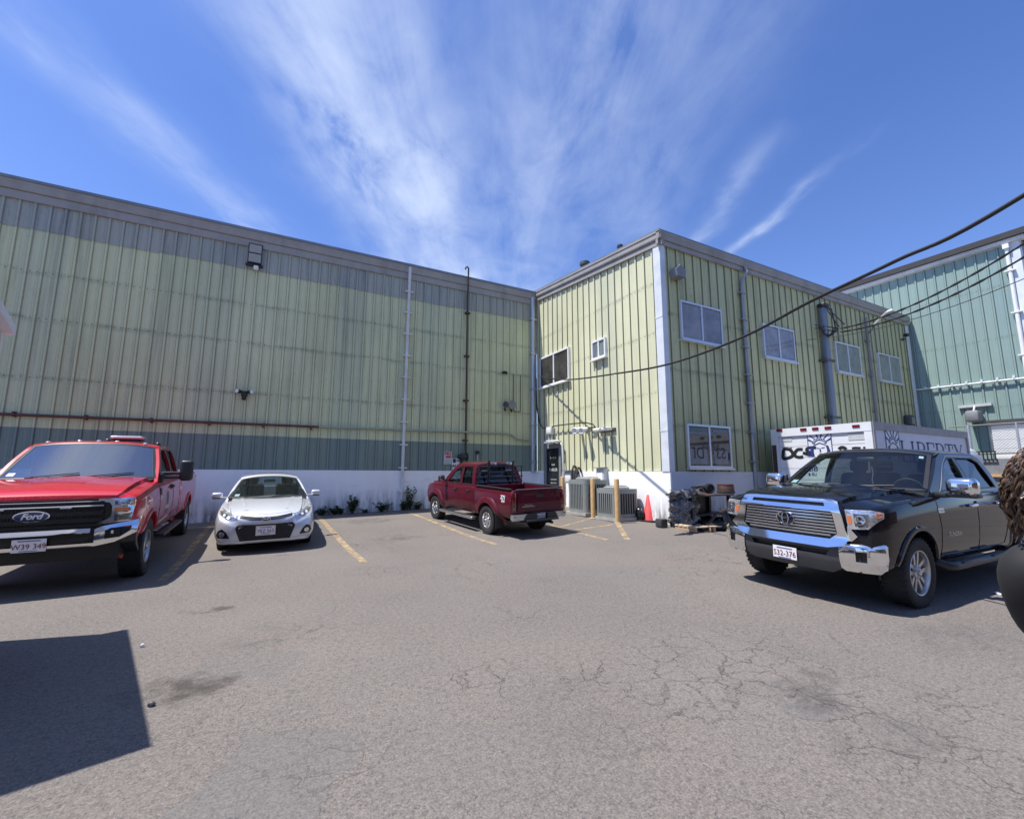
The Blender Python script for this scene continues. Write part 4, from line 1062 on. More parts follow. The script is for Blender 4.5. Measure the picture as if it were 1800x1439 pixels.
    mb = MB(); mb.sheet([(-.99, .50), (-.97, .43), (.97, .43), (.99, .50), (1.0, .72), (.97, .86), (.60, .81), (.56, .84), (-.56, .84), (-.60, .81), (-.97, .86), (-1.0, .72)], [], lambda y, z, d: bx(y, z, d-.10), .09, .08)
    mb.box((.80, 0, .62), (.30, 1.7, .36)); v.part('lower_valance', mb, 'grille_black', 30)
    for sg in (1, -1):
        mb = MB(); mb.sheet([(sg*.80-.045, .745), (sg*.80+.045, .745), (sg*.80+.045, .785), (sg*.80-.045, .785)], [], lambda y, z, d: bx(y, z, d-.01), .02, .1); v.part('fog_light', mb, 'lamp_white', 30, b)
    v.plate((1.02, .02, .665), 'W39 349', size=.088)
    mb = MB()
    letters(mb, 'SUPER DUTY', .045, (.905, 0, 1.212), (0, 1, 0), (-.5, 0, 1), .008, 0, bold=.001, narrow=2.6); v.part('hood_lettering', mb, 'paint_red', None)
    # wheels, arches, side details
    for x in (0, -4.17):
        for sg in (1, -1): v.wheel(x, sg*.865, .415, .27, .235, 8, style='wide')
    v.arch_lip(0, .43, .50, 'paint_red', .06, .022); v.arch_lip(-4.17, .43, .50, 'paint_red', .06, .022)
    v.part('door_seam', v.seam([(-.56, 1.35), (-.60, 1.0), (-.60, .66), (-1.85, .64), (-1.88, 1.36)]), 'grille_black', None)
    v.part('door_seam', v.seam([(-1.88, .64), (-2.62, .66), (-2.66, 1.36)]), 'grille_black', None)
    v.part('hood_seam', v.seam([(.84, 1.18), (.5, 1.235), (0, 1.285), (-.52, 1.335)]), 'grille_black', None)
    mb = MB(); mb.grid(lambda u, w: (u, w, v.top_z(u, w)+.0005+.018*max(0, 1-((abs(w)-.0)/.30)**4)*min(1, max(0, .70-u)/.3)), [.70, .6, .5, .4, .2, -.1, -.4], [-.30, -.28, -.24, -.1, 0, .1, .24, .28, .30]); v.part('hood_bulge', mb, 'paint_red', 40)
    for sg in (1, -1):
        h = MB(); h.rbox((-1.70, sg*(v.side_y(-1.70, 1.22)+.028), 1.22), (.20, .035, .045), .012); h.rbox((-1.70, sg*(v.side_y(-1.70, 1.20)+.004), 1.215), (.24, .012, .10), .01); v.part('door_handle', h, 'black_plastic', 40)
        m = MB(); m.rbox((-.86, sg*1.30, 1.52), (.13, .19, .35), .045, n=3); m.rbox((-.86, sg*1.08, 1.47), (.06, .30, .035), .012); m.rbox((-.86, sg*1.08, 1.40), (.06, .30, .04), .012); m.rbox((-.84, sg*.97, 1.40), (.20, .08, .16), .03)
        mo = v.part('mirror', m, 'black_plastic', 40)
        gl = MB().rbox((-.932, sg*1.30, 1.52), (.006, .15, .30), .003); v.part('mirror_glass', gl, 'chrome', 40, mo)
        t = MB().rbox((-.83, sg*1.10, 1.497), (.03, .30, .012), .004); v.part('mirror_glint', t, 'chrome_dull', 40, mo)  # bright strip standing in for the sun glint on the mirror arm
        st = MB().rbox((-1.75, sg*1.0, .47), (2.0, .17, .05), .02); st.cyl((-1.0, sg*.8, .52), (-1.0, sg*1.0, .47), .02, n=6); st.cyl((-2.5, sg*.8, .52), (-2.5, sg*1.0, .47), .02, n=6); v.part('running_board', st, 'black_plastic', 40)
        S = v.sidemap(sg)
        d = MB(); d.sheet([(-.60, 1.13), (-.70, 1.13), (-.70, 1.24), (-.60, 1.24)], [], S, .012, .1); v.part('side_vent', d, 'black_plastic', None)
        d = MB(); d.sheet([(-.60, 1.06), (-.72, 1.06), (-.72, 1.115), (-.60, 1.115)], [], S, .014, .1); v.part('side_badge', d, 'chrome', None)
        d = MB(); d.sheet(oval(-1.28, 1.03, .15, .155, 28), [oval(-1.28, 1.03, .125, .13, 28)], S, .004, .1); d.sheet([(-1.43, .86), (-1.13, .86), (-1.10, .92), (-1.46, .92)], [], S, .004, .1)
        d.sheet(oval(-1.28, 1.03, .11, .115, 24), [], S, .003, .1, 1); d.sheet([(-1.42, .79), (-1.14, .79), (-1.14, .84), (-1.42, .84)], [], S, .004, .1, 1); v.part('door_emblem', d, ['decal_grey', 'decal_green'], None)
        d = MB(); d.sheet([(-.70, .66), (-1.5, .70), (-1.5, .735), (-.70, .70)], [], S, .003, .2); v.part('side_stripe', d, 'decal_grey', None)
        tl = MB(); tl.rbox((-5.30, sg*.955, 1.12), (.10, .09, .42), .02); v.part('tail_light', tl, 'lamp_red', 40)
    # roof: five clearance lamps, light bar, two stubby aerials; whip aerial and wipers
    for y in (-.62, -.24, 0, .24, .62):
        c = Vector((-1.34-.0*abs(y), y, v.roof(.05, y/.80)[2]+.006)); l = MB().rbox(c, (.09, .055, .036), .016, n=3); v.part('clearance_light', l, 'lamp_white', 50)
    z = v.roof(.35, .35)[2]; lb = MB().rbox((-1.75, .30, z+.045), (.34, .40, .05), .02); lo = v.part('light_bar', lb, 'black_plastic', 40); lt = MB().rbox((-1.75, .30, z+.085), (.36, .44, .05), .024, n=3); v.part('lamp_cover', lt, 'lamp_white', 40, lo)
    for y, x in ((.02, -1.72), (.72, -1.80)): z = v.roof(.4, y/.8)[2]; a = MB().lathe([(.045, 0), (.04, .03), (.02, .055), (0, .06)], (x, y, z), (0, 0, 1), 14); v.part('aerial', a, 'black_plastic', 50)
    a = MB().tube([(-.42, -.90, 1.37), (-.42, -.93, 1.9), (-.44, -.97, 2.42)], [.006, .004, .002], 6); v.part('whip_aerial', a, 'black_rubber', 50)
    w = MB()
    for y0, y1 in ((-.52, .02), (.10, .66)):
        p = [v.ws(lerp(y0, y1, t)/.93, .03+.10*t, .02) for t in (0, .5, 1)]; w.tube(p, .009, 6); w.rbox(v.ws(y0/.93, .0, .02), (.06, .08, .03), .01)
    v.part('wiper', w, 'black_rubber', 40)
    ck = MB().grid(lambda u, t: Vector(v.ws(u, -.02, .0))+Vector((t, 0, -.012-t*.10)), [-.97+1.94*i/12 for i in range(13)], [-.02, .10]); v.part('cowl', ck, 'grey_trim', 40)
    sk = MB().grid(lambda u, t: v.ws(u, t, .004), [-.90, -.80], [.08, .16]); v.part('windshield_sticker', sk, 'sticker', None)
    ch = MB(); ch.box((-2.1, 0, .50), (5.6, .9, .14)); ch.cyl((0, -.8, .415), (0, .8, .415), .07); ch.cyl((-4.17, -.8, .415), (-4.17, .8, .415), .08); v.part('chassis', ch, 'wheel_dark', None)
build_red()

# ------------------------------------------------------------------ silver saloon
def build_silver():
    v = Vehicle('sedan', 'silver compact sedan parked nose out against the white wall base', 'car', (-.075, 10.12), (.0, -1), .909, 2.70)
    v.body([(.955, .50, .24, .52, .34, .575, .60, .615), (.935, .62, .215, .565, .44, .625, .65, .665), (.885, .745, .20, .625, .55, .68, .705, .722), (.80, .825, .195, .69, .60, .735, .762, .78), (.62, .868, .19, .765, .64, .80, .828, .848),
            (.35, .885, .19, .82, .66, .85, .885, .905), (0, .888, .19, .865, .68, .89, .93, .95), (-.35, .888, .19, .89, .69, .92, .965, .985), (-.55, .888, .19, .905, .70, .935, .98, 1.0),
            (-.57, .888, .19, .905, .78, .90, .55, .55), (-3.03, .885, .20, .955, .78, .95, .55, .55), (-3.05, .875, .21, .96, .72, .985, 1.03, 1.04), (-3.45, .845, .25, .965, .70, .99, 1.04, 1.05), (-3.66, .76, .30, .94, .62, .96, .99, 1.0)],
           'paint_silver', [(0, .325, .37, .888), (-2.70, .325, .37, .888)])
    v.cab(dict(zb=.915, zr=1.375, yb=.815, yr=.60, z_wb=.985, x_wb=-.52, bow_b=.30, x_wt=-1.32, bow_t=.12, x_rt=-2.42, x_rb=-3.08, z_rb=1.0, bow_r=.10, crown=.075, drop_f=.045, drop_r=.06,
               side=[(-.40, .90), (-.60, 1.01), (-.95, 1.19), (-1.22, 1.315), (-1.55, 1.375), (-2.15, 1.375), (-2.45, 1.325), (-2.80, 1.16), (-3.10, 1.0), (-3.10, .90)],
               win=[[(-.86, .955), (-1.30, 1.225), (-1.55, 1.315), (-1.80, 1.32), (-1.82, .95)], [(-1.90, .95), (-1.88, 1.32), (-2.20, 1.31), (-2.46, 1.24), (-2.72, 1.08), (-2.72, .98)]],
               glass_s=['glass_mid', 'glass_mid'], glass_f='glass_clear', glass_r='glass_mid'), 'paint_silver')
    v.interior(-.92, [-1.72, -2.55], .5, .93, .80)
    F = front_map(v); q = lambda P, sg: P if sg > 0 else mir(P)
    f = lambda e: (lambda y, z, d: F(y, z, d+e))
    # upper slot, lower grille with a gloss surround
    mb = MB(); mb.sheet([(-.46, .70), (-.46, .745), (-.2, .70), (0, .69), (.2, .70), (.46, .745), (.46, .70), (.25, .648), (0, .632), (-.25, .648)][::-1], [], f(-.004), .014, .05); v.part('upper_grille', mb, 'grille_black', 30)
    mb = MB(); O = [(-.50, .545), (-.46, .572), (-.15, .562), (.15, .562), (.46, .572), (.50, .545), (.515, .50), (.43, .265), (-.43, .265), (-.515, .50)]; I = [(-.455, .535), (-.15, .53), (.15, .53), (.455, .535), (.465, .50), (.395, .29), (-.395, .29), (-.465, .50)]
    mb.sheet(O, [I], f(-.004), .022, .06); g = v.part('lower_grille', mb, 'grille_black', 30)
    mb = MB(); mb.sheet(I, [], f(-.008), .010, .06)
    for z in (.33, .37, .41, .45, .49): mb.sheet([(-.40, z-.006), (.40, z-.006), (.42, z+.006), (-.42, z+.006)], [], f(.0), .012, .06)
    v.part('mesh', mb, 'black_rubber', 30, g)
    mb = MB(); ring_emblem(mb, F(0, .655, .022), .068, .047); mb.sheet(oval(0, .655, .066, .046, 24), [], f(.008), .008, .05, 1); v.part('badge', mb, ['chrome', 'grille_black'], 50)
    mb = MB(); mb.sheet([(-.44, .25), (.44, .25), (.43, .264), (-.43, .264)], [], f(0), .02, .06); v.part('lip', mb, 'paint_silver', 30)
    for sg in (1, -1):
        H = [(.465, .735), (.50, .69), (.60, .655), (.70, .665), (.815, .765), (.848, .835), (.84, .85), (.74, .82), (.60, .765)]
        h = v.part('headlight', MB().sheet(q(H, sg), [], f(-.008), .018, .04), 'lamp_clear', 30)
        d = MB(); d.sheet(q([(.56, .70), (.62, .675), (.69, .685), (.79, .765), (.80, .80), (.70, .77)], sg), [], f(.010), .005, .04); v.part('reflector', d, 'lamp_dark', 30, h)
        d = MB(); d.sheet(q(oval(.645, .712, .026, .024, 16), sg), [], f(.014), .008, .05); d.sheet(q(oval(.725, .745, .024, .024, 16), sg), [], f(.014), .008, .05); v.part('bulb', d, 'lamp_white', 30, h)
        d = MB(); d.sheet(q([(.805, .775), (.845, .83), (.838, .848), (.80, .80)], sg), [], f(.011), .005, .04); v.part('turn_signal', d, 'lamp_amber', 30, h)
        mb = MB(); mb.sheet(q([(.735, .505), (.80, .47), (.845, .34), (.60, .325), (.66, .44)], sg), [], f(-.004), .012, .04); fg = v.part('fog_recess', mb, 'grille_black', 30)
        d = MB(); d.sheet(q(oval(.735, .40, .046, .046, 18), sg), [], f(.008), .010, .05); v.part('fog_light', d, 'lamp_clear', 30, fg)
        mb = MB(); mb.sheet(q([(.44, .262), (.62, .285), (.86, .315), (.862, .26), (.62, .235), (.45, .225)], sg), [], f(-.002), .022, .05); v.part('lower_lip', mb, 'paint_silver', 30)
        m = MB(); m.rbox((-.78, sg*1.0, 1.01), (.12, .21, .135), .05, n=4); m.rbox((-.72, sg*.87, .965), (.08, .14, .035), .012); mo = v.part('mirror', m, 'paint_silver', 40)
        gl = MB().rbox((-.842, sg*1.005, 1.01), (.006, .17, .10), .003); v.part('mirror_glass', gl, 'chrome', 40, mo); gb = MB().rbox((-.775, sg*.99, .952), (.10, .18, .025), .01); v.part('mirror_base', gb, 'black_plastic', 40, mo)
        for x in (-1.68, -2.52): h = MB().rbox((x, sg*(v.side_y(x, .80)+.02), .80), (.20, .03, .03), .01); v.part('door_handle', h, 'paint_silver', 40)
        tl = MB().rbox((-3.60, sg*.72, .88), (.14, .20, .13), .03); v.part('tail_light', tl, 'lamp_red', 40)
    v.plate((.985, .0, .445), '7RZ 563', size=.088)
    pf = MB(); pf.sheet([(-.17, .355), (.17, .355), (.17, .535), (-.17, .535)], [[(-.152, .372), (.152, .372), (.152, .518), (-.152, .518)]], lambda y, z, d: (.976+d, y, z), .012, .2); v.part('plate_frame', pf, 'chrome_dull', None)
    for x in (0, -2.70):
        for sg in (1, -1): v.wheel(x, sg*.765, .316, .205, .205, 5, style='split')
    v.part('door_seam', v.seam([(-.60, .90), (-.66, .6), (-.62, .30), (-1.72, .28), (-1.84, .6), (-1.86, .92)]), 'grille_black', None)
    v.part('door_seam', v.seam([(-1.86, .6), (-1.78, .28), (-2.30, .30), (-2.46, .6), (-2.72, .94)]), 'grille_black', None)
    # bonnet shut line, creases and wipers
    mb = MB()
    for sg in (1, -1): mb.tube([(x, sg*y, v.top_z(x, y)+.0005) for x, y in ((.78, .50), (.66, .64), (.35, .70), (-.1, .735), (-.5, .755))], .004, 5)
    mb.tube([Vector(F(y, .742+.03*(abs(y)/.46)**2, .001)) for y in [-.46+.92*i/16 for i in range(17)]], .004, 5); v.part('hood_seam', mb, 'black_rubber', None)
    mb = MB()
    for sg in (1, -1): mb.grid(lambda u, t, sg=sg: (u, sg*lerp(.36, .52, (0.7-u)/1.2)+t*.05, v.top_z(u, abs(lerp(.36, .52, (0.7-u)/1.2)+t*.05*sg))+.007*(1-abs(t))+.0004), [.70, .4, .1, -.2, -.48], [-1, -.3, 0, .3, 1])
    v.part('hood_crease', mb, 'paint_silver', 60)
    w = MB()
    for y0, y1 in ((-.48, .06), (.06, .60)): w.tube([v.ws(lerp(y0, y1, t)/.80, .02+.05*t, .014) for t in (0, .5, 1)], .007, 6)
    v.part('wiper', w, 'black_rubber', 40)
    ck = MB().grid(lambda u, t: Vector(v.ws(u, -.02, 0))+Vector((t, 0, -.008-t*.05)), [-.97+1.94*i/12 for i in range(13)], [-.02, .08]); v.part('cowl', ck, 'black_plastic', 40)
    sk = MB().grid(lambda u, t: v.ws(u, t, -.006), [-.86, -.74], [.07, .17]); v.part('windshield_sticker', sk, 'sticker', None)
    ch = MB(); ch.box((-1.35, 0, .24), (4.2, 1.1, .10)); v.part('underbody', ch, 'wheel_dark', None)
build_silver()

# ------------------------------------------------------------------ maroon pickup seen from behind
def build_maroon():
    v = Vehicle('pickup_truck', 'maroon crew cab pickup seen from behind, with a black rack at its rear window', 'pickup truck', (4.66, 12.02), (-.118, 1), .845, 3.2)
    v.body([(.82, .70, .52, .96, .52, 1.0, 1.03, 1.05), (.78, .79, .50, 1.03, .60, 1.06, 1.09, 1.11), (.60, .845, .48, 1.10, .66, 1.13, 1.17, 1.19), (.1, .86, .46, 1.15, .68, 1.17, 1.22, 1.245), (-.42, .86, .45, 1.18, .70, 1.20, 1.25, 1.27),
            (-.45, .86, .45, 1.18, .76, 1.175, .8, .8), (-2.44, .86, .45, 1.205, .76, 1.20, .8, .8), (-2.46, .85, .45, 1.21, .76, 1.205, 1.205, 1.205), (-2.52, .85, .45, 1.21, .76, 1.205, 1.205, 1.205), (-2.54, .86, .46, 1.215, .77, 1.215, .78, .78),
            (-4.24, .86, .52, 1.215, .77, 1.215, .78, .78), (-4.26, .86, .53, 1.215, .77, 1.215, 1.215, 1.215), (-4.32, .845, .56, 1.205, .75, 1.20, 1.20, 1.20)], 'paint_maroon', [(0, .38, .46, .86), (-3.2, .38, .46, .86)])
    v.cab(dict(zb=1.19, zr=1.80, yb=.815, yr=.66, z_wb=1.25, x_wb=-.46, bow_b=.20, x_wt=-1.15, bow_t=.08, x_rt=-2.28, x_rb=-2.45, crown=.06, rear_post=.11,
               side=[(-.38, 1.16), (-.55, 1.29), (-.90, 1.58), (-1.14, 1.745), (-1.32, 1.80), (-2.18, 1.80), (-2.32, 1.745), (-2.46, 1.25), (-2.46, 1.16)],
               win=[[(-.76, 1.225), (-1.0, 1.46), (-1.24, 1.66), (-1.38, 1.72), (-1.54, 1.725), (-1.56, 1.225)], [(-1.68, 1.225), (-1.66, 1.725), (-2.08, 1.72), (-2.19, 1.66), (-2.30, 1.24)]],
               glass_s=['glass_mid', 'glass_tint'], glass_f='glass_clear', glass_r='glass_tint'), 'paint_maroon')
    v.interior(-.85, [-1.62, -2.2], .8, 1.20, .80)
    B = front_map(v, True); f = lambda e: (lambda y, z, d: B(y, z, d+e)); q = lambda P, sg: P if sg > 0 else mir(P)
    mb = MB(); mb.sheet([(-.66, .70), (.66, .70), (.675, .73), (.675, 1.165), (.655, 1.20), (-.655, 1.20), (-.675, 1.165), (-.675, .73)], [], f(.0), .03, .1)
    mb.sheet([(-.60, .80), (.60, .80), (.60, 1.13), (-.60, 1.13)], [[(-.585, .815), (.585, .815), (.585, 1.115), (-.585, 1.115)]], f(.03), .004, .2); t = v.part('tailgate', mb, 'paint_maroon', 30)
    mb = MB(); mb.sheet([(-.12, 1.02), (.12, 1.02), (.12, 1.10), (-.12, 1.10)], [], f(.03), .012, .2); v.part('tailgate_handle', mb, 'black_plastic', None, t)
    mb = MB(); mb.sheet([(.16, .80), (.55, .80), (.55, .815), (.16, .815)], [], f(.032), .006, .2); letters(mb, 'CREW CAB', .05, (B(.36, .85, 0)[0]-.034, .36, .83), (0, -1, 0), (0, 0, 1), .002, 0); v.part('tailgate_badge', mb, 'chrome_dull', None, t)
    mb = MB(); mb.rbox((-4.29, 0, 1.222), (.10, 1.34, .022), .008); v.part('tailgate_cap', mb, 'grey_trim', 40, t)
    for sg in (1, -1):
        tl = MB(); tl.rbox((-4.285, sg*.775, .93), (.11, .135, .50), .03); to = v.part('tail_light', tl, 'lamp_red', 40); rl = MB().rbox((-4.344, sg*.775, .80), (.006, .08, .11), .003); v.part('reverse_light', rl, 'lamp_dark', 40, to)
        rail = MB().rbox((-3.40, sg*.815, 1.235), (1.72, .085, .035), .012); v.part('bed_rail', rail, 'black_plastic', 40)
        m = MB(); m.rbox((-.70, sg*1.0, 1.33), (.15, .20, .21), .06, n=4); m.rbox((-.68, sg*.88, 1.27), (.09, .12, .05), .015); mo = v.part('mirror', m, 'paint_maroon' if False else 'black_plastic', 40)
        gl = MB().rbox((-.778, sg*1.0, 1.33), (.006, .16, .17), .003); v.part('mirror_glass', gl, 'chrome', 40, mo)
        for x in (-1.38, -2.16): h = MB().rbox((x, sg*(v.side_y(x, 1.06)+.022), 1.06), (.17, .03, .04), .012); h.rbox((x, sg*(v.side_y(x, 1.06)+.003), 1.05), (.20, .012, .10), .01); v.part('door_handle', h, 'black_plastic', 40)
        st = MB(); st.rbox((-1.60, sg*.93, .36), (2.05, .17, .075), .03, n=3); so = v.part('running_board', st, 'chrome_dull', 40); pd = MB()
        for x in (-1.05, -1.95): pd.rbox((x, sg*.935, .402), (.62, .12, .012), .005)
        v.part('step_pad', pd, 'black_rubber', 40, so)
        fl = MB().rbox((-3.72, sg*.79, .40), (.02, .26, .34), .006); v.part('mud_flap', fl, 'black_rubber', 40)
        S = v.sidemap(sg); vd = MB()
        for x0, x1 in ((-1.56, -1.10), (-2.16, -1.66)):
            zz0 = 1.70 if x1 < -1.5 else 1.60
            vd.add([(x0, sg*(v.ys(1.72)+.03), 1.655), (x1, sg*(v.ys(1.70)+.03), zz0-.05), (x1, sg*(v.ys(1.70)+.008), zz0+.03), (x0, sg*(v.ys(1.74)+.008), 1.745)], [(0, 1, 2, 3)])
        v.part('window_visor', vd, 'glass_tint', None)
        dc = MB(); ux = (1, 0, 0) if sg < 0 else (-1, 0, 0); y_ = sg*(v.side_y(-3.95, .98)+.004)
        letters(dc, 'Z71', .13, (-3.97, y_, .985), ux, (0, 0, 1), .002, 0, bold=.006, shear=.2); letters(dc, '4X4', .085, (-3.97, y_, .905), ux, (0, 0, 1), .002, 0, bold=.004, shear=.2); v.part('side_decal', dc, 'white_paint', None)
        hl = MB().rbox((.74, sg*.66, .93), (.14, .26, .20), .04); v.part('headlight', hl, 'lamp_clear', 40)
        # bulged fender flares
        for x0 in (0, -3.2):
            N = 18; vs = []
            for i in range(N+1):
                t = R(lerp(-6, 186, i/N))
                for rr, d in ((.452, -.02), (.462, .055), (.52, .062), (.60, .040), (.635, .0)):
                    xx = x0+rr*math.cos(t); zz = .38+rr*.98*math.sin(t)
                    zz = min(zz, .975+.0*rr); vs.append((xx, sg*(v.side_y(xx, max(zz, .46))+d), zz))
            fb = MB(); fb.add(vs, [(i*5+j, i*5+j+1, (i+1)*5+j+1, (i+1)*5+j) for i in range(N) for j in range(4)]); v.part('wheel_arch', fb, 'paint_maroon', 50)
    # rear bumper: chrome corners, black step
    def bx(y, z, d): return (-4.40 + .07*(y/.86)**2 - d, y, z)
    mb = MB()
    for sg in (1, -1): mb.sheet(q([(.42, .50), (.84, .48), (.86, .63), (.40, .64), (.36, .58)], sg), [], bx, .05, .06); mb.rbox((-4.34, sg*.80, .56), (.16, .10, .14), .03)
    mb.box((-4.335, 0, .56), (.03, 1.62, .09))
    b = v.part('bumper', mb, 'chrome_dull', 30)
    mb = MB(); mb.sheet([(-.46, .62), (-.40, .645), (.40, .645), (.46, .62), (.55, .47), (.50, .45), (-.50, .45), (-.55, .47)], [[(-.17, .50), (.17, .50), (.17, .66 - .02), (-.17, .66-.02)]], lambda y, z, d: bx(y, z, d+.03), .05, .08)
    mb.rbox((-4.46, 0, .475), (.14, 1.0, .05), .015); mb.box((-4.33, 0, .55), (.04, .5, .2)); v.part('bumper_step', mb, 'black_plastic', 30, b)
    v.plate((-4.40, -.0, .565), '8P4 F52', back=True, size=.08)
    # rack over the rear window
    mb = MB()
    for y in (-.42, .42): mb.rbox((-2.53, y, 1.55), (.05, .05, .62), .01); mb.rbox((-2.55, y, 1.86), (.06, .06, .10), .01)
    for z in (1.30, 1.45, 1.60, 1.74): mb.tube([(-2.53, -.78, z), (-2.53, .78, z)], .016, 8)
    for y in (-.74, .74): mb.tube([(-2.53, y, 1.22), (-2.53, y, 1.74)], .018, 8)
    mb.tube([(-2.53, -.42, 1.80), (-2.53, .42, 1.80)], .02, 8); rk = v.part('rear_rack', mb, 'black_plastic', 40)
    for y in (-.27, .27): l = MB().rbox((-2.56, y, 1.82), (.08, .17, .08), .02); v.part('work_light', l, 'chrome_dull', 40, rk)
    for x in (0, -3.2):
        for sg in (1, -1): v.wheel(x, sg*.765, .37, .25, .205, 5, mats=('rim_bright',), style='split')
    v.part('door_seam', v.seam([(-.52, 1.18), (-.55, .8), (-.55, .55), (-1.58, .53), (-1.62, 1.2)]), 'grille_black', None)
    v.part('door_seam', v.seam([(-1.62, .53), (-2.26, .54), (-2.40, .82), (-2.42, 1.2)]), 'grille_black', None)
    v.part('bed_seam', v.seam([(-2.50, 1.21), (-2.50, .52)], .009), 'grille_black', None)
    ch = MB(); ch.box((-1.9, 0, .46), (4.6, .8, .14)); ch.cyl((0, -.7, .37), (0, .7, .37), .06); ch.cyl((-3.2, -.7, .37), (-3.2, .7, .37), .08); ch.cyl((-3.75, -.35, .40), (-4.38, -.40, .36), .035); v.part('chassis', ch, 'wheel_dark', None)
build_maroon()

# ------------------------------------------------------------------ big black pickup (right)
def build_black():
    v = Vehicle('pickup_truck', 'shiny black crew cab pickup with a big chrome grille, close on the right', 'pickup truck', (6.32, 3.30), (-1, 0), .909, 3.70)
    v.body([(.90, .84, .56, 1.13, .60, 1.19, 1.23, 1.25), (.885, .90, .54, 1.155, .64, 1.215, 1.255, 1.275), (.80, .965, .50, 1.185, .66, 1.24, 1.285, 1.305), (.62, 1.0, .48, 1.215, .68, 1.265, 1.315, 1.335), (.25, 1.012, .46, 1.255, .70, 1.29, 1.345, 1.365),
            (-.2, 1.012, .45, 1.285, .72, 1.315, 1.365, 1.385), (-.52, 1.008, .45, 1.30, .74, 1.325, 1.375, 1.395), (-.55, 1.008, .45, 1.30, .88, 1.295, .85, .85), (-2.98, 1.008, .45, 1.335, .88, 1.33, .85, .85), (-3.0, .995, .45, 1.34, .88, 1.335, 1.335, 1.335), (-3.04, .995, .45, 1.34, .88, 1.335, 1.335, 1.335),
            (-3.06, 1.01, .46, 1.355, .88, 1.355, .9, .9), (-4.78, 1.01, .50, 1.36, .88, 1.36, .9, .9), (-4.80, 1.01, .50, 1.36, .88, 1.36, 1.36, 1.36), (-4.86, .99, .54, 1.35, .86, 1.34, 1.34, 1.34)], 'paint_black', [(0, .41, .50, 1.01), (-3.70, .41, .50, 1.01)])
    v.cab(dict(zb=1.315, zr=1.875, yb=.955, yr=.77, z_wb=1.365, x_wb=-.60, bow_b=.26, x_wt=-1.33, bow_t=.12, x_rt=-2.72, x_rb=-2.98, crown=.07, rear_post=.12,
               side=[(-.48, 1.285), (-.62, 1.375), (-1.0, 1.62), (-1.28, 1.79), (-1.52, 1.87), (-2.58, 1.875), (-2.78, 1.81), (-3.02, 1.36), (-3.02, 1.285)],
               win=[[(-.88, 1.345), (-1.10, 1.50), (-1.36, 1.69), (-1.60, 1.80), (-1.82, 1.81), (-1.84, 1.345)], [(-1.93, 1.345), (-1.90, 1.81), (-2.50, 1.805), (-2.66, 1.74), (-2.86, 1.36)]],
               glass_s=['glass_clear', 'glass_tint'], glass_f='glass_clear', glass_r='glass_tint'), 'paint_black')
    v.interior(-1.0, [-1.88, -2.75], .85, 1.33, .93)
    q = lambda P, sg: P if sg > 0 else mir(P)
    F = front_map(v)
    def fx(y, z, d): return (max(.925 - .07*(y/.9)**2 - .9*max(0, abs(y)-.66)**2 - .10*max(0, z-1.0), F(y, z, 0)[0]+.004) + d, y, z)
    f = lambda e: (lambda y, z, d: fx(y, z, d+e))
    O = [(-.53, 1.265), (.53, 1.265), (.60, 1.245), (.655, 1.10), (.71, .80), (.66, .735), (.5, .70), (-.5, .70), (-.66, .735), (-.71, .80), (-.655, 1.10), (-.60, 1.245)]
    I = [(-.535, 1.125), (.535, 1.125), (.555, 1.11), (.60, .87), (.52, .80), (-.52, .80), (-.60, .87), (-.555, 1.11)]; SL = [(-.47, 1.18), (.47, 1.18), (.455, 1.222), (-.455, 1.222)]
    g = v.part('grille', MB().sheet(O, [I, SL], lambda y, z, d: fx(y, z, d+.01+.36*max(0, .83-z)-.34*max(0, z-1.13)), .055, .04), 'chrome', 30)
    mb = MB(); mb.sheet([(-.60, .78), (.60, .78), (.60, 1.24), (-.60, 1.24)], [], f(-.0), .012, .08); v.part('grille_back', mb, 'grille_black', 30, g)
    mb = MB()
    for i in range(8):
        z = 1.098-.037*i; w = .545+.04*min(i, 6)/6 - (.07 if i == 7 else 0); P = [(-w, z-.0095), (w, z-.0095), (w, z+.0095), (-w, z+.0095)]; mb.sheet(P, [], f(.02), .035, .06)
    v.part('grille_bar', mb, 'chrome_dull', 30, g)
    mb = MB(); c = fx(0, .985, .062); ring_emblem(mb, c, .112, .078); mb.sheet(oval(0, .985, .108, .075, 28), [], f(.052), .010, .05, 1); v.part('badge', mb, ['chrome', 'grille_black'], 50)
    for sg in (1, -1):
        H = [(.675, 1.16), (.90, 1.165), (.985, 1.14), (.985, 1.075), (.90, .955), (.72, .935), (.70, .97)]
        h = v.part('headlight', MB().sheet(q(H, sg), [], f(0), .024, .05), 'lamp_clear', 30)
        hm = f(.024)
        d = MB(); d.sheet(q([(.69, 1.08), (.735, 1.09), (.745, 1.0), (.712, .99)], sg), [], hm, .006, .05); d.sheet(q([(.945, 1.145), (.982, 1.132), (.982, 1.095), (.955, 1.085)], sg), [], hm, .006, .05); v.part('turn_signal', d, 'lamp_amber', 30, h)
        d = MB(); d.sheet(q([(.765, 1.12), (.90, 1.12), (.90, .985), (.775, .975)], sg), [], hm, .004, .05); v.part('reflector', d, 'lamp_dark', 30, h)
        d = MB(); d.sheet(q(oval(.83, 1.05, .052, .052, 20), sg), [], lambda y, z, dd: hm(y, z, dd+.004), .010, .05); v.part('bulb', d, 'chrome', 30, h)
        d = MB(); d.sheet(q([(.70, .97), (.74, .93), (.80, .86), (.74, .80), (.70, .80)], sg), [], f(.012), .03, .05); v.part('fascia_corner', d, 'chrome', 30)
    # bumper
    def bx(y, z, d): return (.985 - .09*(y/.9)**2 - 1.5*max(0, abs(y)-.76)**2 - .55*(z-.64)**2 - 5*max(0, z-.735)**2*3 - .18*max(0, .56-z) + d, y, z)
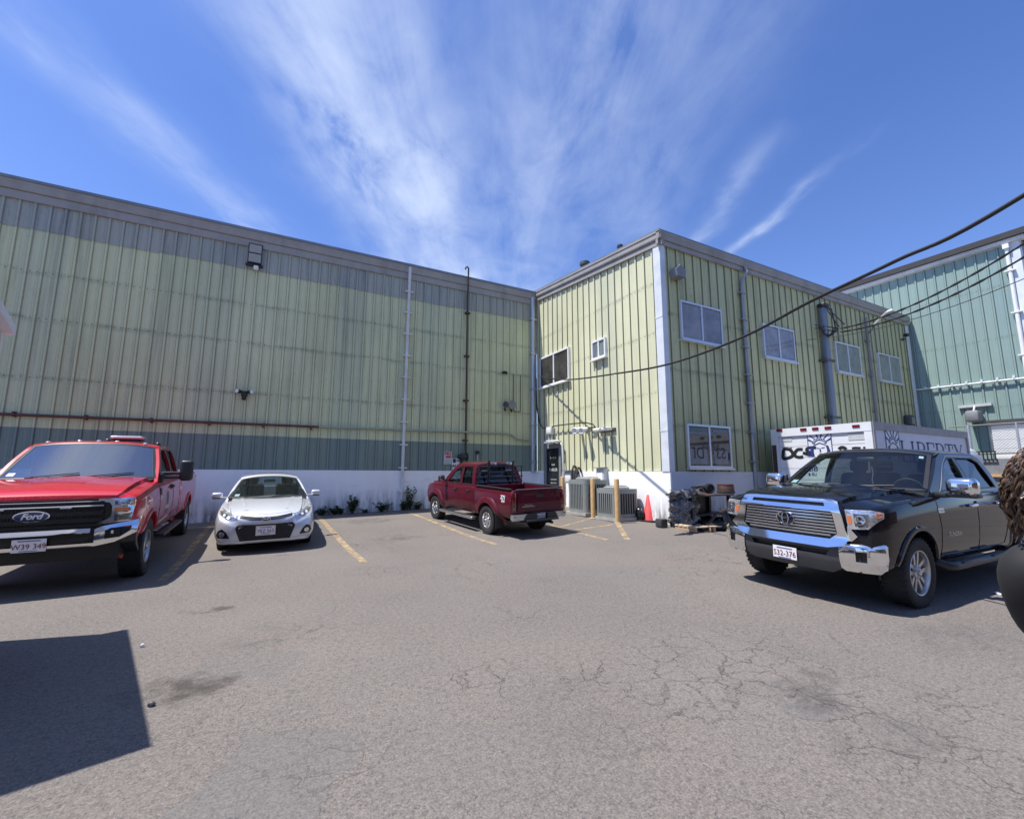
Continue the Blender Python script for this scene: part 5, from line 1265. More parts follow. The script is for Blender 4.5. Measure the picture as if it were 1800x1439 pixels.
    b = v.part('bumper', MB().sheet([(-.64, .715), (.64, .715), (.64, .748), (-.64, .748)], [], bx, .03, .06), 'grey_trim', 30)
    for sg in (1, -1):
        P = [(.60, .755), (.80, .775), (.98, .785), (1.005, .76), (1.01, .62), (.99, .50), (.95, .455), (.65, .45), (.61, .48)]; H = [(.765, .69), (.865, .69), (.865, .575), (.765, .575)]
        d = v.part('bumper_corner', MB().sheet(q(P, sg), [q(H, sg)], lambda y, z, dd: bx(y, z, dd-.02), .05, .05), 'chrome', 30, b)
        fr = MB(); fr.sheet(q([(.74, .72), (.88, .72), (.88, .55), (.74, .55)], sg), [], lambda y, z, dd: bx(y, z, dd-.05), .02, .06); fo = v.part('fog_recess', fr, 'grille_black', 30)
        fl = MB(); fl.sheet(q(oval(.815, .635, .045, .045, 18), sg), [], lambda y, z, dd: bx(y, z, dd-.03), .015, .05); v.part('fog_light', fl, 'lamp_clear', 30, fo)
    mb = MB(); mb.sheet([(-.60, .745), (.60, .745), (.60, .46), (.50, .40), (-.50, .40), (-.60, .46)], [[(-.50, .665), (.50, .665), (.46, .60), (-.46, .60)]], lambda y, z, d: bx(y, z, d-.03), .045, .06); v.part('bumper_center', mb, 'grey_trim', 30, b)
    mb = MB(); mb.sheet([(-.52, .69), (.52, .69), (.52, .58), (-.52, .58)], [], lambda y, z, d: bx(y, z, d-.06), .02, .1); mb.box((.78, 0, .56), (.26, 1.6, .22)); v.part('lower_valance', mb, 'grille_black', 30)
    v.plate((1.01, -.02, .545), 'S32-376', size=.095)
    for x in (0, -3.70):
        for sg in (1, -1): v.wheel(x, sg*.875, .405, .27, .262, 5, style='split')
    v.arch_lip(0, .41, .50, 'paint_black', .06, .024); v.arch_lip(-3.70, .41, .50, 'paint_black', .06, .024)
    v.part('door_seam', v.seam([(-.60, 1.30), (-.64, .9), (-.62, .56), (-1.82, .54), (-1.88, 1.32)]), 'grille_black', None)
    v.part('door_seam', v.seam([(-1.86, .54), (-2.78, .56), (-2.94, .86), (-2.95, 1.33)]), 'grille_black', None)
    v.part('hood_seam', v.seam([(.78, 1.165), (.5, 1.205), (0, 1.255), (-.52, 1.28)]), 'grille_black', None)
    mb = MB(); mb.grid(lambda u, w: (u, w*lerp(.52, .42, (u+.45)/1.2), v.top_z(u, w*.5)+.020*max(0, 1-abs(w)**5)*min(1, (.84-u)/.2)), [.82, .70, .5, .2, -.1, -.45], [-1, -.93, -.8, -.4, 0, .4, .8, .93, 1]); v.part('hood_bulge', mb, 'paint_black', 40)
    for sg in (1, -1):
        S = v.sidemap(sg); ux = (1, 0, 0) if sg < 0 else (-1, 0, 0)
        m = MB(); m.rbox((-.82, sg*1.20, 1.42), (.20, .30, .23), .07, n=4); mo = v.part('mirror', m, 'chrome', 50)
        mm = MB(); mm.rbox((-.84, sg*1.185, 1.315), (.20, .33, .06), .02); mm.rbox((-.78, sg*1.0, 1.31), (.16, .14, .07), .02); mm.rbox((-.915, sg*1.19, 1.41), (.03, .28, .20), .012); mb_ = v.part('mirror_base', mm, 'black_plastic', 40, mo)
        for x in (-1.66, -2.64):
            h = MB(); h.rbox((x, sg*(v.side_y(x, 1.14)+.036), 1.145), (.22, .028, .036), .012, n=3); h.rbox((x-.085, sg*(v.side_y(x, 1.14)+.016), 1.145), (.045, .04, .05), .012); h.rbox((x+.085, sg*(v.side_y(x, 1.14)+.016), 1.145), (.045, .04, .04), .012); v.part('door_handle', h, 'chrome', 40)
        d = MB(); d.sheet([(-.60, 1.085), (-.76, 1.085), (-.76, 1.145), (-.60, 1.145)], [], S, .008, .1); letters(d, '5.7L V8', .036, (-.68, sg*(v.side_y(-.68, 1.1)+.010), 1.10), ux, (0, 0, 1), .001, 1); v.part('engine_badge', d, ['chrome_dull', 'grille_black'], None)
        d = MB(); letters(d, 'TUNDRA', .085, (-1.02, sg*(v.side_y(-1.02, .80)+.003), .775), ux, (0, 0, 1), .003, 0, narrow=1.15); v.part('door_lettering', d, 'chrome_dull', None)
        st = MB(); st.tube([(-.62, sg*.90, .47), (-.70, sg*1.02, .42), (-.85, sg*1.04, .41), (-2.7, sg*1.04, .41), (-2.85, sg*1.02, .42), (-2.92, sg*.90, .47)], .055, 12); so = v.part('step_tube', st, 'black_plastic', 50)
        pd = MB()
        for x in (-1.25, -2.25): pd.rbox((x, sg*1.045, .455), (.55, .11, .022), .008)
        v.part('step_pad', pd, 'grey_trim', 40, so)
        tl = MB().rbox((-4.80, sg*.955, 1.08), (.12, .10, .40), .02); v.part('tail_light', tl, 'lamp_red', 40)
        tr = MB(); tr.tube([(x, sg*(v.ys(z)+.004), z) for x, z in [(-.86, 1.335), (-1.84, 1.335), (-2.88, 1.352), (-2.68, 1.755), (-2.52, 1.82), (-1.62, 1.825), (-1.34, 1.70), (-1.08, 1.51)]], .007, 6, closed=True); v.part('window_strip', tr, 'chrome_dull', 50)
    w = MB()
    for y0, y1 in ((-.60, .02), (.02, .62)): w.tube([v.ws(lerp(y0, y1, t)/.93, .01+.06*t, .02) for t in (0, .5, 1)], .010, 6)
    v.part('wiper', w, 'black_rubber', 40)
    ck = MB().grid(lambda u, t: Vector(v.ws(u, -.02, 0))+Vector((t, 0, -.010-t*.06)), [-.97+1.94*i/12 for i in range(13)], [-.02, .10]); v.part('cowl', ck, 'black_plastic', 40)
    sk = MB(); sk.grid(lambda u, t: v.ws(u, t, -.006), [-.90, -.78], [.06, .15]); sk.grid(lambda u, t: v.ws(u, t, -.006), [.84, .90], [.86, .92]); v.part('windshield_sticker', sk, 'sticker', None)
    oc = Vector((-1.36, .0, 1.66)); od = MB(); od.tube([oc, oc+Vector((0, .01, -.10)), oc+Vector((0, -.01, -.20)), oc+Vector((0, 0, -.28))], .007, 6); od.lathe([(0, 0), (.024, .02), (.022, .05), (0, .06)], oc+Vector((0, 0, -.34)), (0, 0, 1), 10); v.part('hanging_ornament', od, 'lamp_white', 40)
    ch = MB(); ch.box((-1.9, 0, .46), (5.2, .9, .14)); ch.cyl((0, -.8, .405), (0, .8, .405), .07); ch.cyl((-3.70, -.8, .405), (-3.70, .8, .405), .08); v.part('chassis', ch, 'wheel_dark', None)
build_black()
# ================================================================== THINGS ON AND ALONG THE WALLS
def wthing(name, label, cat, P, u, z, n=0, group=None): return thing(name, label, cat, P(u, n, z), 0, group)
def pipe_path(P, pts, n): return [P(a, n, b) for a, b in pts]
def at1(x, y): q = W1(x, y); return q.x, q.z
def at2(x, y): q = W2(x, y); return q.y, q.z
def at3(x, y): q = W3(x, y); return q.x, q.z
def at4(x, y): q = W4(x, y); return q.y, q.z

# floodlight panel high on the warehouse
u, z = at1(449, 450); t = wthing('floodlight', 'flat square floodlight on the grey band of the long wall', 'light', pw1, u, z-.35)
mb = MB(); wbox(mb, pw1, u-.18, u+.18, .10, .16, z-.29, z+.30); wbox(mb, pw1, u-.03, u+.03, .0, .10, z-.4, z-.3); wbox(mb, pw1, u-.22, u+.22, .04, .12, z-.36, z-.30); mb.build('housing', 'black_plastic', t, world=True)
mb = MB(); wbox(mb, pw1, u-.155, u+.155, .161, .168, z+.03, z+.27); wbox(mb, pw1, u-.155, u+.155, .161, .168, z-.26, z-.01); mb.build('lens', 'lamp_lens', t, world=True)
mb = MB(); mb.rbox(pw1(u+.05, .14, z-.42), (.13, .12, .12), .03); mb.build('sensor', 'white_paint', t, smooth=40, world=True)
# twin spot security light
u, z = at1(430, 692); t = wthing('security_light', 'small black security light with two white spots, above the red truck', 'light', pw1, u, z-.1)
mb = MB(); mb.rbox(pw1(u, .08, z-.02), (.16, .12, .16), .03); mb.cyl(pw1(u, .08, z-.08), pw1(u, .12, z-.17), .05, .06); mb.build('base', 'black_plastic', t, smooth=40, world=True)
for sg in (-1, 1):
    a = pw1(u+sg*.06, .10, z+.03); b = pw1(u+sg*.17, .20, z+.04); mb = MB(); mb.cyl(a, b, .04, .065, 14); mb.build('lamp_head', 'black_plastic', t, smooth=40, world=True)
    d = (b-a).normalized(); mb = MB(); mb.cyl(b+d*.001, b+d*.012, .058, n=14); mb.build('lamp_lens', 'white_paint', t, smooth=40, world=True)
# red fire pipe along the wall, sage coloured for its second half
a = at1(0, 728); b = at1(560, 750.5); c = at1(888, 762); d = at1(908, 772); e = at1(946, 776)
mb = MB(); x0 = -14.5; mb.tube(pipe_path(pw1, [(x0, 2.80), (a[0], a[1]), (b[0], b[1])], .085), .035, 8)
for i in range(12): uu = lerp(-13, b[0]-.2, i/11); wbox(mb, pw1, uu-.02, uu+.02, .0, .13, 2.74, 2.86)
tag(mb.build('pipe', 'pipe_red', smooth=50), 'long dull red pipe running along the left part of the wall', 'pipe')
mb = MB(); mb.tube(pipe_path(pw1, [b, (lerp(b[0], c[0], .5), lerp(b[1], c[1], .5)), c, (c[0]+.2, c[1]-.04), d, (d[0]+.2, d[1]-.02), (8.3, d[1]-.03)], .085), .034, 8); tag(mb.build('pipe', 'pipe_sage', smooth=50), 'pale green pipe joining the red one and stepping down to the corner', 'pipe')
# rust red standpipe with a hooked top
u0, zt = at1(820, 490); mb = MB(); mb.tube([pw1(u0-.12, .20, zt+.25), pw1(u0-.12, .20, zt+.32), pw1(u0-.06, .20, zt+.37), pw1(u0, .19, zt+.32), pw1(u0, .18, zt+.1), pw1(u0, .18, 8.0), pw1(u0+.02, .085, 7.85), pw1(u0+.05, .08, 2.0)], .030, 8)
for z in (7.2, 5.6, 4.0, 2.6): wbox(mb, pw1, u0-.05, u0+.12, .0, .135, z-.025, z+.025)
tag(mb.build('standpipe', 'pipe_rust', smooth=50), 'dark rusty vertical pipe with a hooked top above the eave', 'pipe')
# little fixtures right of the standpipe
u, z = at1(884, 655); t = wthing('wall_light', 'tiny black wall fixture above the two round horns', 'light', pw1, u, z-.1); mb = MB(); mb.rbox(pw1(u, .05, z), (.09, .1, .10), .03); mb.cyl(pw1(u, .1, z), pw1(u+.05, .2, z-.04), .045, .06); mb.build('head', 'black_plastic', t, smooth=40, world=True)
for x, r, lab in ((885, .115, 'smaller dark round horn on the long wall, left of the pair'), (896, .155, 'larger grey round horn on the long wall, right of the pair')):
    u, z = at1(x, 712); t = wthing('alarm_horn', lab, 'horn', pw1, u, z-.2, 0, 'round horns on the long wall')
    mb = MB(); mb.lathe([(.03, 0), (.05, .08), (r*.8, .14), (r, .20), (r*.9, .21), (r*.3, .16), (0, .17)], pw1(u, .0, z), (0, -1, .0), 22); mb.build('bell', 'dark_grey' if r < .12 else 'mid_grey', t, smooth=50, world=True)
    mb = MB(); mb.cyl(pw1(u+.02, .05, z-r), pw1(u+.02, .12, z-r-.10), .03); mb.build('bracket', 'black_plastic', t, smooth=40, world=True)
ua, za = at1(902, 657); ub, zb = at1(914, 724); mb = MB()
for q in ((ua-.012, ua+.012, zb, za), (ub-.012, ub+.012, zb, za-.02), (ua, ub, zb-.012, zb+.012)): wbox(mb, pw1, q[0], q[1], .034, .044, q[2], q[3])
tag(mb.build('sheet_seam', 'dark_grey'), 'dark outline of an old opening closed with sheet, beside the horns', 'outline')
# two signs low on the wall
u, z = at1(786.5, 804.5); A = at1(780, 793); B = at1(793, 816); mb = MB(); wbox(mb, pw1, A[0], B[0], .035, .045, B[1], A[1])
letters(mb, 'NO', .15, pw1(u, .047, z+.10), (1, 0, 0), (0, 0, 1), .001, 1, bold=.008); wbox(mb, pw1, A[0]+.06, B[0]-.03, .0455, .0465, z+.0, z+.07, 1)
for k in range(3): wbox(mb, pw1, A[0]+.05, B[0]-.05, .0455, .0465, z-.07-k*.06, z-.055-k*.06, 2)
tag(mb.build('sign', ['light_grey', 'red_paint', 'mid_grey']), 'grey wall sign with red lettering, left of the maroon truck roof', 'sign')
A = at1(794.5, 805); B = at1(807, 829); u = (A[0]+B[0])/2; mb = MB(); wbox(mb, pw1, A[0], B[0], .035, .045, B[1], A[1]); wbox(mb, pw1, A[0]+.02, A[0]+.12, .0455, .0465, A[1]-.16, A[1]-.02, 1)
letters(mb, 'TOW', .085, pw1(u+.06, .047, A[1]-.12), (1, 0, 0), (0, 0, 1), .001, 1, bold=.004); letters(mb, 'ANY', .135, pw1(u, .047, A[1]-.31), (1, 0, 0), (0, 0, 1), .001, 1, bold=.006); letters(mb, 'TIME', .11, pw1(u, .047, A[1]-.45), (1, 0, 0), (0, 0, 1), .001, 1, bold=.005)
tag(mb.build('sign', ['white_paint', 'ink']), 'white sign with black lettering half hidden behind the maroon truck', 'sign')
u, z = at1(811, 803); t = wthing('fire_bell', 'dark green drum shaped fixture on the wall above the maroon truck', 'bell', pw1, u, z-.2); mb = MB(); mb.cyl(pw1(u-.10, .16, z), pw1(u+.12, .16, z-.0), .11, n=20); mb.cyl(pw1(u+.12, .16, z), pw1(u+.15, .16, z), .135, n=20); mb.cyl(pw1(u-.18, .16, z+.01), pw1(u-.10, .16, z), .07, .10, 16); mb.build('drum', 'black_plastic', t, smooth=40, world=True)
mb = MB(); mb.cyl(pw1(u, .0, z), pw1(u, .1, z), .05); mb.cyl(pw1(u-.02, .1, z-.1), pw1(u-.02, .08, z-.6), .03); mb.build('bracket', 'pipe_rust', t, smooth=40, world=True)
u, z = at1(838, 796); t = wthing('vent_pipe', 'small capped pipe standing against the wall behind the maroon truck', 'pipe', pw1, u, z-.9); mb = MB(); mb.cyl(pw1(u, .07, z-.9), pw1(u, .07, z-.05), .028); mb.build('pipe', 'galvanised', t, smooth=40, world=True); mb = MB(); mb.lathe([(.03, -.04), (.075, -.02), (.08, .04), (.05, .08), (0, .085)], pw1(u, .08, z), (0, 0, 1), 14); mb.build('cap', 'black_plastic', t, smooth=40, world=True)

# ---------- on the sunlit gable: meter box over the door, spots, emergency light, switch boxes
u, z = at2(971, 757); t = wthing('junction_box', 'small beige electrical box on the wall above the black door', 'electrical box', pw2, u, z-.2)
mb = MB(); mb.rbox(pw2(u, .09, z), (.14, .36, .28), .02); mb.build('box', 'light_grey', t, smooth=40, world=True); mb = MB(); mb.rbox(pw2(u, .163, z), (.012, .28, .2), .004); mb.build('cover', 'white_paint', t, smooth=40, world=True)
mb = MB()
for du in (-.11, .11): mb.cyl(pw2(u+du, .09, z-.14), pw2(u+du, .09, z-.52), .022)
mb.build('conduit', 'light_grey', t, smooth=40, world=True)
a = at2(950, 777); b = at2(984, 774.5); c = at2(993, 783); d = at2(995, 829)
mb = MB(); mb.tube([pw2(13.9, .10, a[1]), pw2(b[0], .12, b[1]), pw2(lerp(b[0], c[0], .6), .12, b[1]-.06), pw2(c[0], .11, c[1]), pw2(d[0], .10, d[1]), pw2(d[0], .10, .6)], .035, 8); tag(mb.build('conduit', 'light_grey', smooth=50), 'pale conduit passing over the black door and down beside it', 'pipe')
mb = MB(); a = at2(978, 781); wbox(mb, pw2, a[0]-.45, a[0]+.35, .10, .30, a[1]+.05, a[1]+.09); tag(mb.build('door_hood', 'light_grey'), 'thin pale metal hood over the black door', 'hood')
mb = MB(); pts = [(945, 665), (946, 715), (951, 742), (960, 753), (985, 748), (1010, 745), (1035, 743), (1048, 746), (1052, 751), (1040, 752)]
mb.tube([pw2(at2(*q)[0], .12 if q[0] > 960 else .05+(q[0]-944)*.005, at2(*q)[1]) for q in pts], .020, 6)
tag(mb.build('cable', 'black_rubber', smooth=60), 'black cable looping down from the corner to the two white spot lamps', 'cable')
for x, lab in ((1022.5, 'white round spot lamp on the pale wall, nearer the door'), (1034.5, 'white round spot lamp on the pale wall, farther from the door')):
    u, z = at2(x, 755); t = wthing('spot_lamp', lab, 'light', pw2, u, z-.1, 0, 'white spot lamps on the pale wall')
    mb = MB(); mb.lathe([(.05, 0), (.06, .06), (.07, .20), (.105, .30), (.11, .36), (.09, .37), (.05, .34), (0, .33)], pw2(u, .05, z+.03), Vector((-1, -.35, -.28)), 20); mb.build('lamp_head', 'white_paint', t, smooth=50, world=True)
    mb = MB(); mb.cyl(pw2(u, .02, z+.03), pw2(u, .07, z+.03), .07, n=14); mb.build('base', 'light_grey', t, smooth=50, world=True)
u, z = at2(1069, 756); t = wthing('emergency_light', 'twin headed white emergency light on the pale wall right of the spot lamps', 'light', pw2, u, z-.1)
for du in (-.17, .19): mb = MB(); mb.rbox(pw2(u+du, .20, z+.02), (.20, .27, .085), .02); mb.build('lamp_head', 'white_paint', t, smooth=40, world=True)
mb = MB(); mb.rbox(pw2(u, .03, z), (.06, .72, .10), .01); mb.build('bracket', 'dark_grey', t, smooth=40, world=True)
for (x, y, w, h, lab) in ((1007, 838, .40, .40, 'white disconnect box on the wall behind the left air conditioner'), (1064, 841, .34, .62, 'white disconnect box on the wall above the right air conditioner')):
    u, z = at2(x, y); t = wthing('switch_box', lab, 'electrical box', pw2, u, z-h/2, 0, 'disconnect boxes on the white base')
    mb = MB(); mb.rbox(pw2(u, .12, z), (.16, w, h), .015); mb.build('box', 'light_grey', t, smooth=40, world=True); mb = MB(); mb.rbox(pw2(u, .204, z-.02), (.008, w*.72, h*.7), .003); mb.build('door', 'white_paint', t, smooth=40, world=True)
    mb = MB(); mb.box(pw2(u, .15, z+h/2+.015), (.24, w+.04, .02)); mb.build('lid', 'mid_grey', t, world=True)
mb = MB()
for k, (x, top) in enumerate(((1016, 820), (1019.5, 826), (1024, 823))):
    u, z = at2(x, top); mb.tube([pw2(u, .05, z-.12), pw2(u, .10, z), pw2(u-.06, .22, z+.02), pw2(u-.10, .30, z-.12), pw2(u-.10, .34, z-.75)], .035, 8)
tag(mb.build('refrigerant_line', 'black_rubber', smooth=50), 'black insulated pipes rising from the air conditioner to the wall', 'pipe')
for x in (1009, 1047): pass

# ---------- on the shaded side: service mast with its bracket and conductors
u, zt = at3(1437, 542); zb = at3(1458, 745)[1]
t = wthing('service_mast', 'thick blue grey conduit mast on the shaded wall, where the power lines land', 'mast', pw3, u, .5)
mb = MB(); mb.rbox(pw3(u, .15, (zt+.5)/2), (.25, .18, zt-.5), .05); mb.build('duct', 'steel_blue', t, smooth=40, world=True)
mb = MB(); mb.rbox(pw3(u, .18, zt+.03), (.36, .26, .14), .05); mb.build('cap', 'black_plastic', t, smooth=40, world=True)
mb = MB(); z1 = zt-.72
for dz in (0, -.12): mb.tube([pw3(u-.55, .16, z1+dz), pw3(u+.5, .30, z1+dz)], .022, 6)
mb.tube([pw3(u+.1, .2, zt-.02), pw3(u+.55, .34, z1+.05)], .02, 6); mb.tube([pw3(u+.25, .2, zt-.02), pw3(u+.8, .40, z1+.15)], .02, 6); mb.tube([pw3(u+.1, .2, zt-.02), pw3(u+.42, .2, zt)], .03, 6); mb.tube([pw3(u+.42, .22, zt), pw3(u+.45, .28, z1)], .025, 6); mb.build('bracket', 'dark_grey', t, smooth=40, world=True)
mb = MB()
for k in range(3): mb.tube([pw3(u+.55-.1*k, .32, z1), pw3(u+.2-.12*k, .26, z1-.28-.05*k), pw3(u-.25, .24, z1-.30+.04*k), pw3(u-.45+.06*k, .2, z1-.05)], .016, 6)
mb.build('drip_loop', 'black_rubber', t, smooth=60, world=True)
mb = MB(); wbox(mb, pw3, u-.26, u+.26, .0, .26, 5.22, 5.29); wbox(mb, pw3, u-.26, u+.26, .0, .26, 3.3, 3.37); mb.build('strap', 'dark_grey', t, world=True)
def sag(A, B, drop, n=24): return [A.lerp(B, i/n)-Vector((0, 0, drop*4*(i/n)*(1-i/n))) for i in range(n+1)]
S = pw3(u+.62, .34, z1)
def far(x, y, X): return on_x(x, y, X)
for dy, (x, y), lab in ((0, (1800, 428), 'upper black power line between the mast and the right edge'), (-.12, (1800, 452), 'lower black power line between the mast and the right edge')):
    E_ = CAMP + ray(x, y)*9.5; E2 = S.lerp(E_, 1.6) + Vector((0, 0, .9)); A = S+Vector((0, 0, dy))
    pts = []
    for i in range(41):
        tt = i/40*1.6; p = A.lerp(E_, tt); p.z -= .55*4*tt*(1-tt)*.5; pts.append(p)
    mb = MB(); mb.tube(pts, .020, 6)
    for ph in (0, math.pi):                      # twisted pair
        mb.tube([p+Vector((.010*math.cos(i*1.3+ph), .012*math.cos(i*1.3+ph), .022*math.sin(i*1.3+ph))) for i, p in enumerate(pts)], .014, 5)
    tag(mb.build('power_line', 'black_rubber', smooth=60), lab, 'cable', 'power lines to the mast')
A = pw3(at3(1415, 598)[0], .05, at3(1415, 598)[1]); E_ = CAMP + ray(1800, 490)*9.5
mb = MB(); mb.tube([A.lerp(E_, i/30*1.5)-Vector((0, 0, .25*4*(i/30*1.5)*(1-i/30*1.5))) for i in range(31)], .010, 5); tag(mb.build('thin_wire', 'black_rubber', smooth=60), 'thin dark wire sloping up to the right below the power lines', 'cable')
A = pw3(at3(1521, 588)[0], .08, at3(1521, 588)[1]); B = CAMP + ray(1536, 571)*16; B2 = CAMP+ray(1559, 548)*15.2
mb = MB(); mb.tube([A, A.lerp(B, .6)-Vector((0, 0, .06)), B], .016, 6); mb.tube([B, B2], .030, 6, m=1); mb.tube([B2, B2+Vector((.12, -.1, .05))], .04, 6, m=1); tag(mb.build('dead_end_clamp', ['black_rubber', 'white_paint'], smooth=60), 'white wire clamp holding a lead from the thin grey pipe', 'clamp')
# the long black service cable crossing in front of the wing
q0 = Vector((8.62, 14.05, on_x(945, 665, 8.62).z)); P = [q0, Vector((8.04, 11.38, 4.431)), Vector((7.409, 8.507, 3.98)), Vector((6.897, 6.286, 3.687)), Vector((6.365, 4.341, 3.617)), Vector((5.956, 3.044, 3.70))]
d = ray(1800, 343); best = None
for i in range(400):
    s = 1+i*.02; p = CAMP+d*s; e = abs(p.x-(5.956-.312*(3.044-p.y)))
    if best is None or e < best[0]: best = (e, p)
P += [P[-1].lerp(best[1], .5)+Vector((0, 0, -.02)), best[1], best[1]+(best[1]-P[-1])*1.5+Vector((0, 0, .6))]
def smoothpath(P, k=8):
    o = []
    for i in range(len(P)-1):
        a, b, c, d_ = P[max(i-1, 0)], P[i], P[i+1], P[min(i+2, len(P)-1)]
        for j in range(k):
            t = j/k; o.append(.5*((2*b)+(c-a)*t+(2*a-5*b+4*c-d_)*t*t+(3*b-a-3*c+d_)*t**3))
    return o+[P[-1]]
mb = MB(); mb.tube(smoothpath(P), .021, 8); tag(mb.build('service_cable', 'black_rubber', smooth=60), 'long black cable sagging from the inner corner up to the top right', 'cable')
u, z = at3(1588, 590); t = wthing('wall_camera', 'tiny black camera near the far end of the shaded wall', 'camera', pw3, u, z-.1); mb = MB(); mb.rbox(pw3(u, .10, z), (.16, .16, .12), .03); mb.build('housing', 'black_plastic', t, smooth=40, world=True); mb = MB(); mb.cyl(pw3(u-.3, .03, z-.22), pw3(u-.3, .14, z-.22), .05); mb.build('mount', 'dark_grey', t, smooth=40, world=True)
u, z = at3(1591, 739); t = wthing('wall_pack', 'dark wall lamp low on the shaded wall above the lettered truck', 'light', pw3, u, z-.2); mb = MB(); mb.rbox(pw3(u, .14, z), (.36, .24, .40), .05); mb.build('housing', 'dark_grey', t, smooth=40, world=True); mb = MB(); mb.rbox(pw3(u, .265, z-.03), (.24, .01, .26), .004); mb.build('lens', 'old_paper', t, world=True)
# ---------- green shed: horizontal pipe, lamp over the door
a = at4(1600, 686); b = at4(1800, 665.5); mb = MB(); mb.tube([pw4(a[0]+1, .10, a[1]), pw4(b[0]-.25, .10, b[1])], .035, 8)
for i in range(10): uu = lerp(a[0]+.3, b[0]-.2, i/9); wbox(mb, pw4, uu-.03, uu+.03, 0, .14, a[1]-.06, a[1]+.05)
tag(mb.build('pipe', 'trim_white', smooth=50), 'pale horizontal pipe along the mint green shed', 'pipe')
u, z = at4(1718, 735); t = wthing('shed_lamp', 'hooded lamp on the mint green shed beside its white door', 'light', pw4, u, z-.3); mb = MB(); mb.rbox(pw4(u, .28, z+.05), (.5, .38, .42), .08); mb.build('head', 'mid_grey', t, smooth=40, world=True); mb = MB(); wbox(mb, pw4, u-.45, u+.45, .03, .12, z+.42, z+.52); mb.tube([pw4(u, .1, z+.45), pw4(u, .3, z+.2)], .03, 6); mb.build('bracket', 'light_grey', t, world=True)

# ================================================================== AIR CONDITIONERS, POSTS, CONE
pm('ac_body', (.24, .26, .25), .5, var=.08, dirt=(.2, .19, .17, .3)); pm('ac_dark', (.035, .037, .036), .6); pm('ac_pad', (.36, .35, .33), .85)
pm('post_yellow', (.58, .37, .16), .6, var=.12, scale=10, dirt=(.26, .17, .09, .5)); pm('cone_orange', (.75, .085, .085), .55, var=.12, dirt=(.42, .10, .09, .4)); pm('wood', (.42, .30, .20), .75, var=.2, stretch=(1, 8, 8)); pm('wood_pale', (.62, .50, .36), .75, var=.2)
def rsq(hw, r, n=6):
    o = []
    for cx, cy, a in ((hw-r, hw-r, 0), (-hw+r, hw-r, 90), (-hw+r, -hw+r, 180), (hw-r, -hw+r, 270)): o += [(cx+r*math.cos(R(a+90*i/n)), cy+r*math.sin(R(a+90*i/n))) for i in range(n+1)]
    return o
def air_con(x, y, hw, h, label):
    z0 = gz(x, y); t = thing('air_conditioner', label, 'air conditioner', (x, y, z0), 0, 'air conditioners by the pale wall'); 
    def pr(mb, hw_, a, b, m=0): mb.prism([Vector((p[0], p[1], 0)) for p in rsq(hw_, hw_*.30)], (0, 0, a), (0, 0, b), m)
    mb = MB(); mb.box((0, 0, .04), (hw*2.2, hw*2.2, .08)); mb.build('pad', 'ac_pad', t)
    mb = MB(); pr(mb, hw*.93, .10, h-.06); mb.build('coil', 'ac_dark', t)
    mb = MB(); pr(mb, hw, .09, .17); pr(mb, hw, h-.12, h); P = rsq(hw, hw*.30)
    per = []
    for i, p in enumerate(P):
        q = P[(i+1) % len(P)]; L = math.hypot(q[0]-p[0], q[1]-p[1]); k = max(1, round(L/.078))
        if L > hw*.5: per += [((lerp(p[0], q[0], (j+.5)/k), lerp(p[1], q[1], (j+.5)/k)), math.atan2(q[1]-p[1], q[0]-p[0])) for j in range(k)]
    for (c, a) in per: mb.box((c[0], c[1], h/2+.02), (.030, .014, h-.28), Matrix.Rotation(a+.5, 3, 'Z'))
    for sx in (1, -1):
        for sy in (1, -1): mb.prism([Vector((sx*(p[0]), sy*(p[1]), 0)) for p in [(hw, hw*.70), (hw*.98, hw*.80), (hw*.91, hw*.91), (hw*.80, hw*.98), (hw*.70, hw), (hw*.70, hw*.93), (hw*.88, hw*.88), (hw*.93, hw*.70)]], (0, 0, .15), (0, 0, h-.1))
    mb.build('casing', 'ac_body', t)
    mb = MB(); mb.lathe([(hw*.80, 0), (hw*.82, .03), (hw*.76, .05), (hw*.2, .07), (0, .07)], (0, 0, h), (0, 0, 1), 28)
    for r in (.3, .5, .68): mb.tube([(hw*r*math.cos(a), hw*r*math.sin(a), h+.075) for a in [2*math.pi*i/24 for i in range(24)]], .008, 5, closed=True)
    mb.build('fan_guard', 'ac_body', t, smooth=40)
h1 = on_x(1014, 843, 7.75).z-gz(8.1, 10.6); air_con(8.13, 10.62, .44, h1, 'tall grey air conditioner beside the maroon truck tailgate')
h2 = on_x(1070, 859, 7.75).z-gz(8.12, 9.42); air_con(8.14, 9.40, .41, h2, 'lower grey air conditioner behind the two yellow posts')
for (x, y0), y1, lab in (((1043, 911), 840, 'middle yellow post in front of the air conditioners'), ((1086, 919), 841, 'front yellow post of the three by the air conditioners')):
    q = on_g(x, y0); h = on_y(x, y1, q.y).z-q.z; t = thing('bollard', lab, 'post', q, 0, 'yellow posts around the air conditioners')
    mb = MB(); mb.lathe([(.062, -.05), (.062, h-.04), (.055, h-.012), (.03, h), (0, h+.004)], (0, 0, 0), (0, 0, 1), 18); mb.build('tube', 'post_yellow', t, smooth=45); mb = MB(); mb.lathe([(.10, 0), (.10, .012), (.064, .02)], (0, 0, 0), (0, 0, 1), 16); mb.build('base', 'ac_pad', t, smooth=45)
q = on_x(989, 850, 7.75); zt = on_x(989, 837, 7.75).z; zg = gz(7.75, q.y); t = thing('bollard', 'rear yellow post showing just above the maroon tailgate', 'post', (7.75, q.y, zg), 0, 'yellow posts around the air conditioners')
